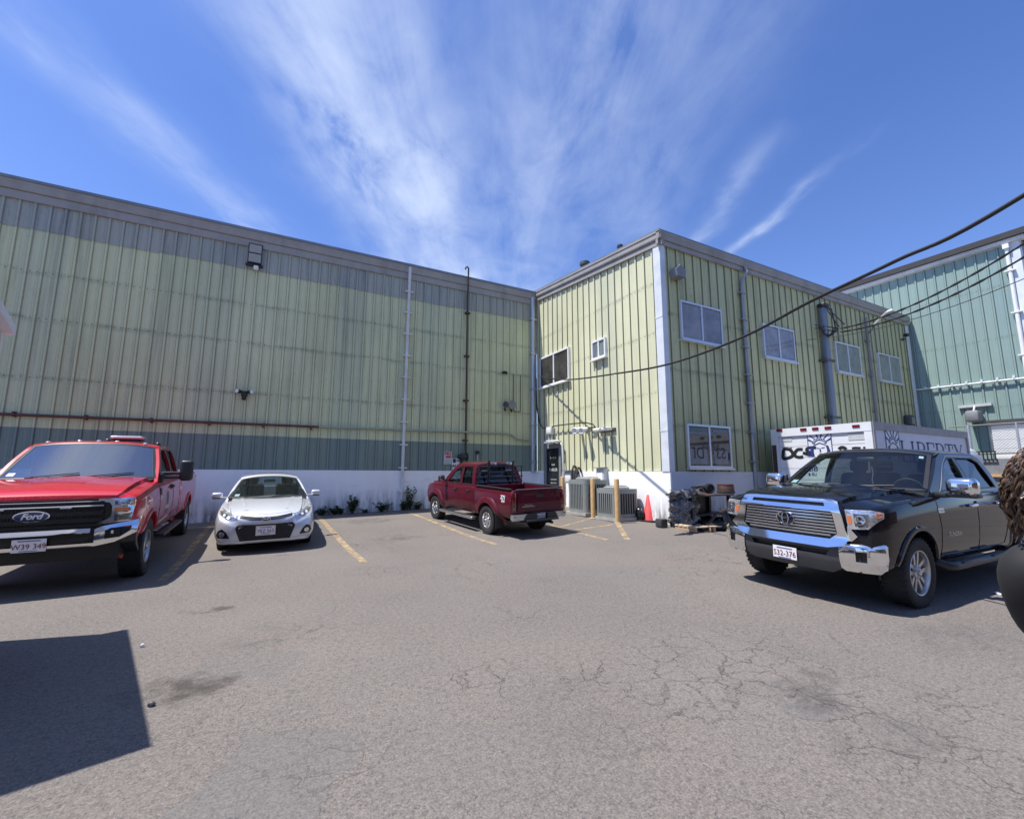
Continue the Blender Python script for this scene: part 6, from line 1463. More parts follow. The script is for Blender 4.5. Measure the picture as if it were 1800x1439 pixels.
mb = MB(); h = zt-zg; mb.lathe([(.062, -.05), (.062, h-.04), (.055, h-.012), (.03, h), (0, h+.004)], (0, 0, 0), (0, 0, 1), 18); mb.build('tube', 'post_yellow', t, smooth=45); mb = MB(); mb.lathe([(.10, 0), (.10, .012), (.064, .02)], (0, 0, 0), (0, 0, 1), 16); mb.build('base', 'ac_pad', t, smooth=45)
q = on_g(1141, 915.5); h = on_y(1141, 869, q.y).z-q.z; t = thing('traffic_cone', 'faded orange traffic cone on a black base by the white wall', 'traffic cone', q)
mb = MB(); mb.lathe([(.155, .035), (.150, .05), (.036, h-.01), (.028, h), (.02, h), (.13, .04)], (0, 0, 0), (0, 0, 1), 28); mb.build('cone', 'cone_orange', t, smooth=40)
mb = MB(); mb.rbox((0, 0, .018), (.46, .46, .036), .012, Matrix.Rotation(.35, 3, 'Z')); mb.build('base', 'black_rubber', t, smooth=40)
# black bag standing for a dark object and the second air conditioner's shadow
q = on_g(1110, 908)
def blob(mb, c, r, seed, n=18, m=14, flat=.0):
    rnd = random.Random(seed); ph = [rnd.uniform(0, 6.28) for _ in range(12)]
    vs = []
    for i in range(m+1):
        th_ = math.pi*i/m
        for j in range(n):
            a = 2*math.pi*j/n; k = 1+.16*math.sin(3*a+ph[0]+2*th_)+.10*math.sin(7*a+ph[1]+3*th_)+.07*math.sin(11*a+5*th_+ph[2])+rnd.uniform(-.04, .04)
            p = Vector((r[0]*math.sin(th_)*math.cos(a)*k, r[1]*math.sin(th_)*math.sin(a)*k, r[2]*math.cos(th_)*(1+.08*math.sin(5*a+ph[3]))))
            p.z = max(p.z, -r[2]*.8); vs.append(Vector(c)+p)
    return mb.add(vs, [(i*n+j, i*n+(j+1) % n, (i+1)*n+(j+1) % n, (i+1)*n+j) for i in range(m) for j in range(n)])
pm('shadow_lump', (.012, .012, .013), .25, var=.2); pm('plastic_sheet', (.13, .13, .135), .22, var=.35, scale=3, coat=.6); pm('rust_dark', (.075, .045, .035), .6, .3, var=.3, scale=8); pm('rust_red', (.16, .06, .045), .6, .2, var=.3, scale=8)
mb = MB(); blob(mb, (8.50, 8.93, gz(8.4, 8.9)+.15), (.11, .14, .19), 5); tag(mb.build('shadow_lump', 'shadow_lump', smooth=35), 'black rubbish bag slumped beside the right air conditioner', 'bag')

# ================================================================== SCRAP BENCH BY THE CORNER
Yb = 7.15; xl, xr = on_y(1216, 872, Yb).x, on_y(1287, 868, Yb).x; zt = on_y(1250, 870, Yb).z; zg = gz(10, 7)
t = thing('workbench', 'old dark workbench heaped with scrap against the shaded wall', 'workbench', ((xl+xr)/2, Yb+.3, zg))
mb = MB(); mb.rbox(((xl+xr)/2, Yb+.35, zt), (xr-xl+.1, .75, .045), .01); mb.build('bench_top', 'grey_trim', t, world=True)
for x in (xl+.06, xr-.06):
    for y in (Yb+.06, Yb+.62): mb = MB(); mb.box((x, y, (zt+zg)/2), (.07, .07, zt-zg)); mb.build('leg', 'black_plastic', t, world=True)
mb = MB(); mb.box(((xl+xr)/2, Yb+.36, zg+.32), (xr-xl, .6, .03)); mb.box(((xl+xr)/2, Yb+.66, (zt+zg)/2), (xr-xl, .02, zt-zg)); mb.box((xl+.02, Yb+.35, (zt+zg)/2), (.02, .6, zt-zg)); mb.build('shelf', 'black_plastic', t, world=True)
c = on_y(1276, 866, Yb+.2); t = thing('brake_drum', 'rusty brake drum lying flat on the workbench', 'brake drum', (c.x, Yb+.2, zt+.024)); r = .20
mb = MB(); mb.lathe([(r, 0), (r*1.03, .02), (r*1.03, .05), (r*.96, .055), (r*.96, .16), (r*.90, .18), (r*.9, .215), (r*.62, .22), (r*.55, .18), (0, .18)], (0, 0, 0), (0, 0, 1), 32); mb.build('drum', 'rust_dark', t, smooth=35)
mb = MB(); mb.lathe([(r*.92, .19), (r*.94, .20), (r*.92, .225), (r*.66, .228), (r*.64, .215)], (0, 0, 0), (0, 0, 1), 32); mb.build('hub', 'rust_red', t, smooth=35)
c = on_y(1250, 866, Yb+.25); t = thing('blower_wheel', 'black round fan housing standing on the workbench left of the drum', 'fan', (c.x, Yb+.3, zt+.024)); r = .115
mb = MB(); mb.lathe([(r, -.06), (r*1.05, 0), (r, .06), (r*.7, .07), (r*.6, .03), (0, .03)], (0, 0, r), (-.3, -1, .1), 24); mb.build('housing', 'black_plastic', t, smooth=35); mb = MB(); mb.lathe([(.03, .03), (.03, .06), (0, .06)], (0, 0, r), (-.3, -1, .1), 12); mb.build('axle', 'rust_dark', t, smooth=35)
c = on_y(1226, 866, Yb+.3); t = thing('scrap_metal', 'dark bent metal arm lying on the left end of the workbench', 'scrap', (c.x, Yb+.3, zt+.024)); mb = MB(); mb.tube([(-.25, 0, .02), (-.05, .02, .05), (.1, 0, .12), (.22, -.05, .03)], [.02, .035, .03, .015], 7); mb.rbox((-.05, .05, .02), (.4, .12, .03), .01); mb.build('arm', 'rust_dark', t, smooth=40)
# crumpled plastic sheet hanging over the bench end
def crumple(u, v):
    a, b = lerp(1176, 1228, u), lerp(864, 921, v); p = on_y(a, b, Yb-.20+.22*u)
    q = Vector((u*2.6, v*2.6, 3.3)); n1 = mnoise.turbulence_vector(q, 3, True, noise_basis='BLENDER', amplitude_scale=.6, frequency_scale=2.1)
    return p+Vector((n1.x*.10, n1.y*.16-.05, n1.z*.07-.10*abs(u-.55)*v))
mb = MB().grid(crumple, [i/34 for i in range(35)], [i/34 for i in range(35)], thick=(.01, .012, 0)); tag(mb.build('plastic_sheet', 'plastic_sheet', smooth=18), 'crumpled shiny dark plastic sheet draped at the end of the workbench', 'plastic sheet')
def scrap(name, label, cat, c, fn, mat): mb = MB(); fn(mb, Vector(c)); tag(mb.build(name, mat, smooth=35), label, cat)
zb_ = zg+.02
scrap('tyre', 'worn black tyre lying under the workbench', 'tyre', ((xl+xr)/2-.05, Yb-.02, zb_), lambda mb, c: mb.lathe([(.17, .02), (.25, .0), (.29, .03), (.30, .08), (.29, .13), (.25, .16), (.17, .14)], c, (0, 0, 1), 28, closed=True), 'tyre_rubber')
scrap('exhaust_pipe', 'bent rusty exhaust pipe leaning across the workbench legs', 'pipe', (xl+.1, Yb-.12, zb_), lambda mb, c: mb.tube([c, c+Vector((.3, .02, .12)), c+Vector((.55, .0, .34)), c+Vector((.95, .05, .40))], .035, 8), 'rust_dark')
scrap('metal_sheet', 'dark dented metal panel propped under the bench end', 'panel', (xr-.25, Yb-.1, zb_), lambda mb, c: mb.grid(lambda u, v: c+Vector((u*.45-.2, .12*v+.03*math.sin(7*u), v*.42+.03*math.sin(5*u+3*v))), [i/8 for i in range(9)], [i/6 for i in range(7)], thick=(0, .012, 0)), 'black_plastic')
scrap('hose', 'coil of black hose on the workbench behind the drum', 'hose', ((xl+xr)/2, Yb+.42, zt+.05), lambda mb, c: mb.tube([c+Vector((.16*math.cos(t*.5)*(1+.05*math.sin(t)), .12*math.sin(t*.5), .004*t)) for t in range(40)], .018, 6), 'black_rubber')
scrap('scrap_plate', 'flat rusty plate sticking out over the front of the workbench', 'plate', (xl+.35, Yb-.05, zt+.03), lambda mb, c: mb.box(c, (.42, .36, .02), Matrix.Rotation(.3, 3, 'Z') @ Matrix.Rotation(.12, 3, 'X')), 'rust_dark')
A = on_g(1176, 926); B = on_g(1284, 925); d = (B-A).normalized()
mb = MB(); n = Vector((-d.y, d.x, 0))
pts = [A.lerp(B, i/10)+n*(.10*math.sin(math.pi*i/10)) for i in range(11)]
mb.tube([p+Vector((0, 0, .14)) for p in pts], [.05]+[.085]*9+[.05], 8)
for i in (4, 5, 8, 9): mb.rbox(pts[i]+Vector((-.02, -.10, .16)), (.05, .03, .05), .01, m=1)
tag(mb.build('bumper_beam', ['black_plastic', 'light_grey'], smooth=40), 'long black plastic bumper cover lying in front of the workbench', 'bumper')
def pallet(px, ang, w, l, label, boards, mat):
    q = on_g(*px); t = thing('pallet', label, 'pallet', q, ang); 
    for i in range(boards): mb = MB(); mb.box((0, lerp(-l/2+.05, l/2-.05, i/(boards-1)), .105), (w, .09, .022)); mb.build('slat', mat, t)
    for i in range(3): mb = MB(); mb.box((lerp(-w/2+.04, w/2-.04, i/2), 0, .048), (.05, l, .09)); mb.build('runner', 'wood', t)
pallet((1238, 931), -.10, 1.15, .62, 'broken wooden pallet on the asphalt in front of the workbench', 5, 'wood_pale')
A = on_g(1160, 917)+Vector((0, 0, .16)); B = on_g(1192, 912)+Vector((0, .1, .26)); mb = MB(); d = B-A; mb.box((A+B)/2, (d.length, .10, .12), d.to_track_quat('X', 'Z').to_matrix()); tag(mb.build('timber', 'black_plastic'), 'short black beam sticking out of the scrap toward the cone', 'beam')
q = on_g(1172, 919); mb = MB(); mb.box(q+Vector((0, .05, .06)), (.30, .14, .12), Matrix.Rotation(.3, 3, 'Z')); tag(mb.build('wood_block', 'wood_pale'), 'pale wooden block under the black beam beside the cone', 'block')
q = on_g(1170, 928); mb = MB(); mb.rbox(q+Vector((.0, .12, .11)), (.22, .2, .2), .03); tag(mb.build('scrap_box', 'grey_trim', smooth=40), 'small dark battery like box at the left end of the scrap heap', 'box')

# ================================================================== WEEDS ALONG THE WALL
def leaf_mat(name, c):
    m, g, b, out = new_mat(name); tc = g.n('ShaderNodeTexCoord'); oi = g.n('ShaderNodeNewGeometry')
    n = g.noise(tc.outputs['Object'], 9, 3); cc = g.mix(n, tuple(k*.6 for k in c), tuple(k*1.4 for k in c)); g.put(b.inputs['Base Color'], cc); b.inputs['Roughness'].default_value = .6
    tl = g.n('ShaderNodeBsdfTranslucent'); g.put(tl.inputs[0], cc); mx = g.n('ShaderNodeMixShader'); mx.inputs[0].default_value = .25; g.put(mx.inputs[1], b.outputs[0]); g.put(mx.inputs[2], tl.outputs[0]); g.put(out.inputs[0], mx.outputs[0])
leaf_mat('leaf_weed', (.045, .075, .022)); leaf_mat('leaf_tree', (.050, .085, .025)); pm('bark', (.12, .09, .065), .9, var=.3, scale=8)
def leaf(mb, c, d, L, w, rnd):
    d = d.normalized(); s = d.cross(Vector((rnd.uniform(-1, 1), rnd.uniform(-1, 1), rnd.uniform(.2, 1)))).normalized(); n = s.cross(d)
    mb.add([c, c+d*L*.5+s*w+n*L*.06, c+d*L-n*L*.12, c+d*L*.5-s*w+n*L*.06], [(0, 1, 2, 3)])
def weed(px, h, spread, stems, label, seed):
    rnd = random.Random(seed); u, z = at1(*px); x, y = u, WY1-.16; z0 = gz(x, y); t = thing('weed', label, 'weed', (x, y, z0), 0, 'weeds along the foot of the wall')
    mb = MB(); ml = MB()
    for k in range(stems):
        a = rnd.uniform(0, 6.28); lean = rnd.uniform(.1, 1)*spread; top = Vector((math.cos(a)*lean, -abs(math.sin(a))*lean*.6, h*rnd.uniform(.55, 1)))
        base = Vector((rnd.uniform(-.05, .05), rnd.uniform(-.04, .04), 0)); path = [base, base.lerp(top, .5)+Vector((0, 0, h*.08)), top]; mb.tube(path, [.007, .005, .002], 4)
        for i in range(int(9+h*16)):
            f = rnd.uniform(.15, 1); p = base.lerp(top, f); b = rnd.uniform(0, 6.28); leaf(ml, p, Vector((math.cos(b), math.sin(b), rnd.uniform(-.2, .8))), rnd.uniform(.05, .11), rnd.uniform(.012, .026), rnd)
    mb.build('stem', 'leaf_weed', t); ml.build('leaves', 'leaf_weed', t)
for i, (px, h, sp, st, lab) in enumerate((((566, 900), .22, .22, 10, 'low weed nearest the silver car'), ((586, 898), .26, .30, 14, 'low bushy weed right of the silver car'), ((599, 897), .20, .2, 8, 'small weed between the bushy one and the spiky one'),
        ((617, 896), .58, .24, 16, 'tall spiky weed halfway between the silver car and the downspout'), ((640, 895), .12, .16, 6, 'tiny weed midway to the downspout'), ((669, 893), .30, .34, 16, 'broad low weed left of the downspout'),
        ((716, 888), .80, .30, 12, 'tall leafy weed just right of the downspout'), ((708, 890), .34, .2, 10, 'low weed at the very foot of the downspout'), ((731, 889), .26, .22, 9, 'low weed by the front of the maroon truck'), ((548, 901), .20, .16, 7, 'small weed half hidden by the silver car'))): weed(px, h, sp, st, lab, 40+i)

# ================================================================== THE LETTERED BOX TRUCK
pm('box_white', (.72, .73, .75), .4, var=.06, scale=2, dirt=(.42, .42, .42, .35)); pm('box_side', (.56, .58, .66), .4, var=.05, scale=2); pm('navy', (.022, .035, .16), .5); pm('spray_black', (.012, .012, .013), .6); pm('box_rail', (.30, .28, .27), .5, .2, var=.15)
XR, Y0, Y1_, ZT = 12.27, 5.20, 7.60, 2.70; XF = 17.6; zg = gz(12, 6.4); ZB = zg+.80
t = thing('box_truck', 'white box truck with navy lettering and black graffiti on its rear door', 'truck', (XR+2.5, 6.4, zg))
def pr_(u, n, z): return Vector((XR-n, u, z))
def ps_(u, n, z): return Vector((u, Y0-n, z))
mb = MB(); mb.box(((XR+XF)/2, (Y0+Y1_)/2, (ZB+ZT)/2), (XF-XR, Y1_-Y0, ZT-ZB)); mb.build('cargo_box', 'box_side', t, world=True)
mb = MB(); wbox(mb, pr_, Y0, Y1_, .0, .06, ZT-.20, ZT+.015); wbox(mb, pr_, Y0, Y0+.16, .0, .055, ZB, ZT-.20); wbox(mb, pr_, Y1_-.20, Y1_, .0, .055, ZB, ZT-.20); mb.build('rear_frame', 'box_white', t, world=True)
mb = MB()
for i in range(5): z0 = ZB+.03+(ZT-.22-ZB)*i/5; wbox(mb, pr_, Y0+.165, Y1_-.205, .002, .022, z0, z0+(ZT-.22-ZB)/5-.012)
dr = mb.build('rear_door', 'box_white', t, world=True)
mb = MB()
for x0, x1, y0, y1 in ((1387-15, 1376, 753.5, 759), (1407, 1417.5, 752, 757.5), (1428, 1438.5, 750.5, 756), (1450, 1461, 749, 754.5), (1498.5, 1511, 746, 751.5)):
    A = on_x(x0 if x0 > 1380 else 1365.5, y1, XR-.06); B = on_x(x1 if x0 > 1380 else 1375, y0, XR-.06); wbox(mb, pr_, B.y, A.y, .061, .075, A.z, B.z)
mb.build('marker_light', 'lamp_red', t, world=True)
def on_r(zx, zy, n=.03): return on_x(1350+zx/9.474, 740+zy/9.474, XR-n)
mb = MB()
for P in ([(255, 480), (250, 610), (300, 620), (390, 590), (410, 540), (370, 480), (300, 462), (250, 475)], [(575, 470), (500, 470), (450, 520), (455, 580), (520, 600), (585, 590)], [(800, 445), (720, 440), (655, 455), (645, 490), (690, 515), (740, 540), (700, 560), (580, 525)],
          [(1180, 470), (1215, 440), (1260, 440), (1300, 470)], [(1400, 462), (1450, 452), (1540, 455)], [(1585, 455), (1650, 448), (1735, 450)], [(370, 440), (372, 452)]):
    mb.tube(smoothpath([on_r(*p) for p in P], 5), .045, 6)
for i, v_ in enumerate(mb.v): v_.x = XR-.024-min(max((XR-.03)-v_.x, -.005), .005)
mb.build('graffiti', 'spray_black', dr, world=True)
# crowned head emblem: on the door and, smaller, on the side
def emblem(P, u, z, s, flip, parent, n0):
    """u, z: centre; s: half size; rays, spiked crown, face"""
    k = -1 if flip else 1; mb = MB(); Q = lambda a, b, d: P(u+k*a*s, n0+d, z+b*s)
    mb.sheet([(-1, -1.2), (1, -1.2), (1, 1), (-1, 1)], [], Q, .004, 9); 
    for a in ([(-1.03, .98), (1.03, .98), (1.03, 1.04), (-1.03, 1.04)], [(-1.04, -1.2), (-.98, -1.2), (-.98, 1), (-1.04, 1)], [(.98, -1.2), (1.04, -1.2), (1.04, 1), (.98, 1)]): mb.sheet(a, [], Q, .008, 9, 1)
    for a0 in (18, 48, 78, 102, 132, 162):
        c, s_ = math.cos(R(a0)), math.sin(R(a0)); w = .10; r0, r1 = .55, 1.25 if 60 < a0 < 120 else 1.38
        p = [(c*r0-s_*w*.4, .0+s_*r0+c*w*.4), (c*r0+s_*w*.4, s_*r0-c*w*.4), (c*r1+s_*w, s_*r1-c*w), (c*r1-s_*w, s_*r1+c*w)]; p = [(max(-.98, min(.98, x)), min(.97, y)) for x, y in p]; mb.sheet(p, [], Q, .008, 9, 1)
    arc = [(.66*math.cos(R(a)), -.12+.66*math.sin(R(a))) for a in range(15, 166, 10)]; inn = [(.46*math.cos(R(a)), -.12+.44*math.sin(R(a))) for a in range(165, 14, -10)]; mb.sheet(arc+inn, [], Q, .010, 9, 1)
    for a in range(30, 151, 15): c, s_ = math.cos(R(a)), math.sin(R(a)); mb.sheet([(c*.5-s_*.03, -.12+s_*.5+c*.03), (c*.5+s_*.03, -.12+s_*.5-c*.03), (c*.62+s_*.03, -.12+s_*.62-c*.03), (c*.62-s_*.03, -.12+s_*.62+c*.03)], [], Q, .013, 9, 0)
    mb.sheet([(-.52, -.10), (0, .12), (.52, -.10), (.52, -.16), (0, .05), (-.52, -.16)], [], Q, .012, 9, 1)           # brow band
    for a in ([(.12, -.36), (.42, -.32), (.42, -.38), (.12, -.44)], [(-.30, -.34), (-.06, -.40), (-.06, -.46), (-.30, -.42)], [(-.02, -.40), (.04, -.40), (.10, -.74), (-.06, -.74)], [(-.10, -.86), (.16, -.86), (.10, -.92), (-.06, -.92)], [(-.80, -.2), (-.50, -.14), (-.56, -.7), (-.50, -1.15), (-.9, -1.15)], [(.50, -.14), (.72, -.2), (.86, -.7), (.70, -1.15), (.52, -1.0), (.60, -.6)]): mb.sheet(a, [], Q, .009, 9, 1)
    return mb.build('emblem', ['box_white', 'navy'], parent, world=True)
A = on_r(650, 195); B = on_r(1040, 200); emblem(pr_, (A.y+B.y)/2, A.z-.30, abs(A.y-B.y)/2, True, dr, .023)
for s, sz, x, y in (('LIM', .115, 800, 715), ('LIB', .20, 745, 830), ('& SU', .10, 740, 905)):
    mb = MB(); q = on_r(x, y); letters(mb, s, sz, pr_(q.y, .024, q.z), (0, -1, 0), (0, 0, 1), .002, 0, bold=.003); mb.build('door_lettering', 'navy', dr, world=True)
mb = MB()
for zx0, zx1, zy0, zy1 in ((235, 385, 215, 345), (1340, 1600, 160, 320)): A = on_r(zx0, zy1); B = on_r(zx1, zy0); wbox(mb, pr_, B.y, A.y, .023, .03, A.z, B.z)
mb.build('worn_patch', 'light_grey', dr, world=True)
mb = MB(); wbox(mb, pr_, Y0-.01, Y0+.10, .05, .07, ZB+.1, ZB+.9); wbox(mb, pr_, Y1_-.13, Y1_-.02, .05, .075, ZB-.3, ZT-.42); mb.build('rust_plate', 'rust_dark', t, world=True)
mb = MB(); wbox(mb, ps_, XR-.02, XF+.02, .0, .03, ZT-.17, ZT+.012); wbox(mb, ps_, XR-.03, XR+.05, .0, .03, ZB, ZT-.17); wbox(mb, ps_, XF-.08, XF+.02, .0, .03, ZB, ZT-.17); wbox(mb, ps_, XR, XF, .0, .02, ZB-.02, ZB+.12); mb.build('side_rail', 'box_rail', t, world=True)
q = on_y(1567, 765, Y0); a = on_y(1556, 765, Y0).x; b = on_y(1579, 765, Y0).x; emblem(ps_, (a+b)/2, q.z-.20, (b-a)/2, False, t, .002)
# serif capitals drawn stroke by stroke
def serif(mb, ch, x, z, w, h, Q):
    T, t_, sf = h*.15, h*.055, h*.055
    def bar(x0, x1, z0, z1): mb.sheet([(x+x0, z+z0), (x+x1, z+z0), (x+x1, z+z1), (x+x0, z+z1)], [], Q, .004, 9)
    def stem(cx): bar(cx-T/2, cx+T/2, 0, h); bar(cx-T, cx+T, 0, sf); bar(cx-T, cx+T, h-sf, h)
    def bowl(z0, z1, xo): 
        c, ry, rx = (z0+z1)/2, (z1-z0)/2, w-xo; o = [(x+xo+rx*math.cos(R(a)), z+c+ry*math.sin(R(a))) for a in range(-90, 91, 12)]; i = [(x+xo+max(0, rx-T)*math.cos(R(a)), z+c+max(0, ry-t_)*math.sin(R(a))) for a in range(90, -91, -12)]; mb.sheet(o+i, [], Q, .004, 9)
    if ch in 'LIBERP': stem(T)
    if ch == 'L': bar(T, w, 0, t_); bar(w-t_, w, 0, h*.26)
    if ch in 'B': bar(T, w*.5, 0, t_); bar(T, w*.5, h-t_, h); bar(T, w*.5, h*.5, h*.5+t_); bowl(h*.5, h, w*.5); bowl(0, h*.5+t_, w*.5)
    if ch == 'E': bar(T, w, 0, t_); bar(T, w, h-t_, h); bar(T, w*.75, h*.48, h*.48+t_); bar(w-t_, w, 0, h*.25); bar(w-t_, w, h*.76, h); bar(w*.75-t_, w*.75, h*.38, h*.62)
    if ch == 'R': bar(T, w*.5, h-t_, h); bar(T, w*.5, h*.46, h*.46+t_); bowl(h*.46, h, w*.5); mb.sheet([(x+w*.42, z+h*.48), (x+w*.62, z+h*.48), (x+w*1.02, z), (x+w*.80, z)], [], Q, .004, 9); bar(w*.78, w*1.08, 0, sf)
    if ch == 'T': stem(w/2); bar(0, w, h-t_, h); bar(0, t_, h*.74, h); bar(w-t_, w, h*.74, h)
    if ch == 'Y': bar(w/2-T/2, w/2+T/2, 0, h*.45); bar(w/2-T, w/2+T, 0, sf); mb.sheet([(x, z+h), (x+T*1.2, z+h), (x+w/2+T*.5, z+h*.42), (x+w/2-T*.5, z+h*.42)], [], Q, .004, 9); mb.sheet([(x+w-t_*1.2, z+h), (x+w, z+h), (x+w/2+T*.4, z+h*.42), (x+w/2+T*.05, z+h*.42)], [], Q, .004, 9); bar(-T*.3, T*1.5, h-sf, h); bar(w-T, w+T*.4, h-sf, h)
a = on_y(1582, 775, Y0); b = on_y(1690, 783, Y0); zt = on_y(1590, 774.5, Y0).z; hh = .52; tot = b.x-a.x; ws_ = [.62, .30, .62, .60, .66, .66, .70]; gp = .12; k = tot/(sum(ws_)+gp*6); x = a.x; mb = MB()
for ch, w in zip('LIBERTY', ws_): serif(mb, ch, x, zt-hh, w*k, hh, lambda p, q, d: ps_(p, .002+d, q)); x += (w+gp)*k
mb.build('side_lettering', 'navy', t, world=True)
mb = MB(); mb.box((XF+.9, 6.4, zg+1.1), (1.6, 2.0, 1.5)); mb.rbox((XF+1.0, 6.4, zg+1.75), (1.3, 1.9, .6), .15); mb.build('cab', 'box_white', t, smooth=40, world=True)
mb = MB(); mb.box(((XR+XF)/2, 6.4, ZB-.14), (XF-XR, .9, .2)); wbox(mb, pr_, Y0+.2, Y1_-.2, -.1, .10, zg+.48, zg+.60); mb.build('chassis', 'black_plastic', t, world=True)
for x in (XR+1.2, XF+1.0):
    for y, sg in ((Y0+.22, -1), (Y1_-.22, 1)):
        mb = MB(); mb.lathe([(.22, -.14), (.40, -.14), (.43, -.10), (.43, .10), (.40, .14), (.24, .14), (.2, .08), (0, .06)], (x, y, gz(x, y)+.43), (0, sg, 0), 30); mb.build('wheel', 'tyre_rubber', t, smooth=40, world=True)

# ================================================================== FENCE AND BARRIER IN FRONT OF THE SHED
XFN = 20.2
def pf_(u, n, z): return Vector((XFN-n, u, z))
def atf(x, y): q = on_x(x, y, XFN); return q.y, q.z
ya, za = atf(1668, 753); yb, zb = atf(1800, 739.5); zlo = atf(1740, 797)[1]; y_end = yb-1.2
t = thing('chain_link_fence', 'chain link fence on a wall in front of the white roll up door', 'fence', (XFN, 5, gz(20, 5)))
mb = MB(); mb.tube([pf_(ya, 0, (za+zb)/2), pf_(y_end, 0, (za+zb)/2)], .022, 6); mb.tube([pf_(ya, 0, zlo), pf_(y_end, 0, zlo)], .03, 6); mb.build('rail', 'dark_grey', t, smooth=50, world=True)
for x in (1704, 1790): yy = atf(x, 770)[0]; mb = MB(); mb.cyl(pf_(yy, .0, .4), pf_(yy, .0, (za+zb)/2+.03), .05 if x < 1750 else .03, n=10); mb.build('post', 'galvanised', t, smooth=50, world=True)
mb = MB(); H = (za+zb)/2-zlo; zz = zlo; y0 = atf(1740, 770)[0]
k = int((y0-y_end+H)/.085)
for i in range(k):
    for sg in (1, -1):
        a = y0+H-i*.085 if sg > 0 else y0-i*.085
        p = (a, zz); q = (a-sg*H, zz+H)
        lo, hi = y_end, y0; (u0, w0), (u1, w1) = p, q
        if u0 > u1: (u0, w0), (u1, w1) = (u1, w1), (u0, w0)
        if u1 <= lo or u0 >= hi: continue
        if u0 < lo: w0 = lerp(w0, w1, (lo-u0)/(u1-u0)); u0 = lo
        if u1 > hi: w1 = lerp(w0, w1, (hi-u0)/(u1-u0)); u1 = hi
        mb.tube([pf_(u0, sg*.004, w0), pf_(u1, sg*.004, w1)], .006, 4, caps=False)
mb.build('chain_link', 'galvanised', t, world=True)
zb2 = atf(1760, 806)[1]; mb = MB(); wbox(mb, pf_, y_end, ya+.6, -.15, .15, .2, zb2); tag(mb.build('barrier_wall', 'mid_grey'), 'low grey concrete wall under the chain link fence', 'wall')
mb = MB(); A = atf(1744, 833); B = atf(1764, 838); wbox(mb, pf_, B[0]-.8, A[0], .16, .22, B[1], A[1]); tag(mb.build('yellow_rail', 'post_yellow'), 'short yellow rail on the grey wall behind the black truck', 'rail')
yy, zz = atf(1732, 800); t = thing('drain_grate', 'small black grating leaning at the top of the grey wall', 'grating', pf_(yy, .2, zb2-.05)); mb = MB()
for i in range(7): mb.box((0, -.28+i*.09, .14), (.03, .03, .28))
mb.box((0, 0, .28), (.03, .62, .03)); mb.box((0, 0, .02), (.03, .62, .03)); mb.build('bars', 'black_plastic', t)

# ================================================================== LEFT EDGE: corner of a parked white box truck
C0 = Vector((-2.30, 5.73)); d1 = Vector((.26, -.97)).normalized(); d2 = Vector((-d1.y, d1.x))*-1; d2 = d2 if d2.x < 0 else -d2
def pb(a, b, z): p = C0+d1*a+d2*b; return Vector((p.x, p.y, z))
zg = .05; t = thing('box_truck', 'white box truck at the left edge, only a roof corner in view', 'truck', pb(1.1, 2.2, zg))
def pbox(mb, a0, a1, b0, b1, z0, z1, m=0):
    vs = [pb(a, b, z) for a in (a0, a1) for b in (b0, b1) for z in (z0, z1)]; return mb.add(vs, [(0, 1, 3, 2), (4, 6, 7, 5), (0, 4, 5, 1), (2, 3, 7, 6), (0, 2, 6, 4), (1, 5, 7, 3)], m)
mb = MB(); pbox(mb, .05, 2.25, .06, 4.4, .75, 2.76); mb.build('cargo_box', 'box_side', t, world=True)
mb = MB(); pbox(mb, -.03, 2.3, -.05, 4.45, 2.76, 2.84); pbox(mb, .02, .10, .02, .10, .75, 2.74); pbox(mb, 2.2, 2.28, .02, .10, .75, 2.74); mb.build('roof_cap', 'box_white', t, world=True)
mb = MB(); mb.rbox(pb(.02, .14, 2.875), (.10, .10, .05), .02); mb.build('marker_light', 'black_plastic', t, smooth=40, world=True)
mb = MB(); pbox(mb, .2, 2.1, 4.4, 6.0, .55, 2.2); mb.build('cab', 'box_white', t, world=True)
mb = MB(); pbox(mb, .7, 1.6, .2, 5.8, .5, .74); mb.build('chassis', 'black_plastic', t, world=True)
for a in (.3, 2.0):
    for b in (1.0, 5.0): c = pb(a, b, .42); mb = MB(); mb.lathe([(.2, -.12), (.36, -.12), (.39, -.09), (.39, .09), (.36, .12), (.2, .12), (0, .06)], c, Vector((d1.x, d1.y, 0)), 26); mb.build('wheel', 'tyre_rubber', t, smooth=40, world=True)

# ================================================================== BITS ON THE GROUND
q = on_g(1762, 1044); mb = MB(); mb.grid(lambda u, v: q+Vector((u*.16-.08, v*.12-.06, .008+.03*math.sin(3*u+2*v)*u+.012*math.sin(9*v))), [i/6 for i in range(7)], [i/6 for i in range(7)], thick=(0, 0, .002)); tag(mb.build('paper_scrap', 'light_grey', smooth=50), 'crumpled pale paper on the ground beside the black pickup', 'paper')
for i, (p, s, lab) in enumerate((((250, 1137), .022, 'white paper fleck on the asphalt near the shadow corner'), ((266, 1241), .03, 'dark stone in the broken asphalt by the shadow edge'))):
    q = on_g(*p); mb = MB(); blob(mb, q+Vector((0, 0, .012)), (s*.7, s*.5, .018), 70+i, 10, 6); tag(mb.build('pebble' if i else 'paper_fleck', 'dark_grey' if i else 'white_paint', smooth=40), lab, 'stone' if i else 'paper')

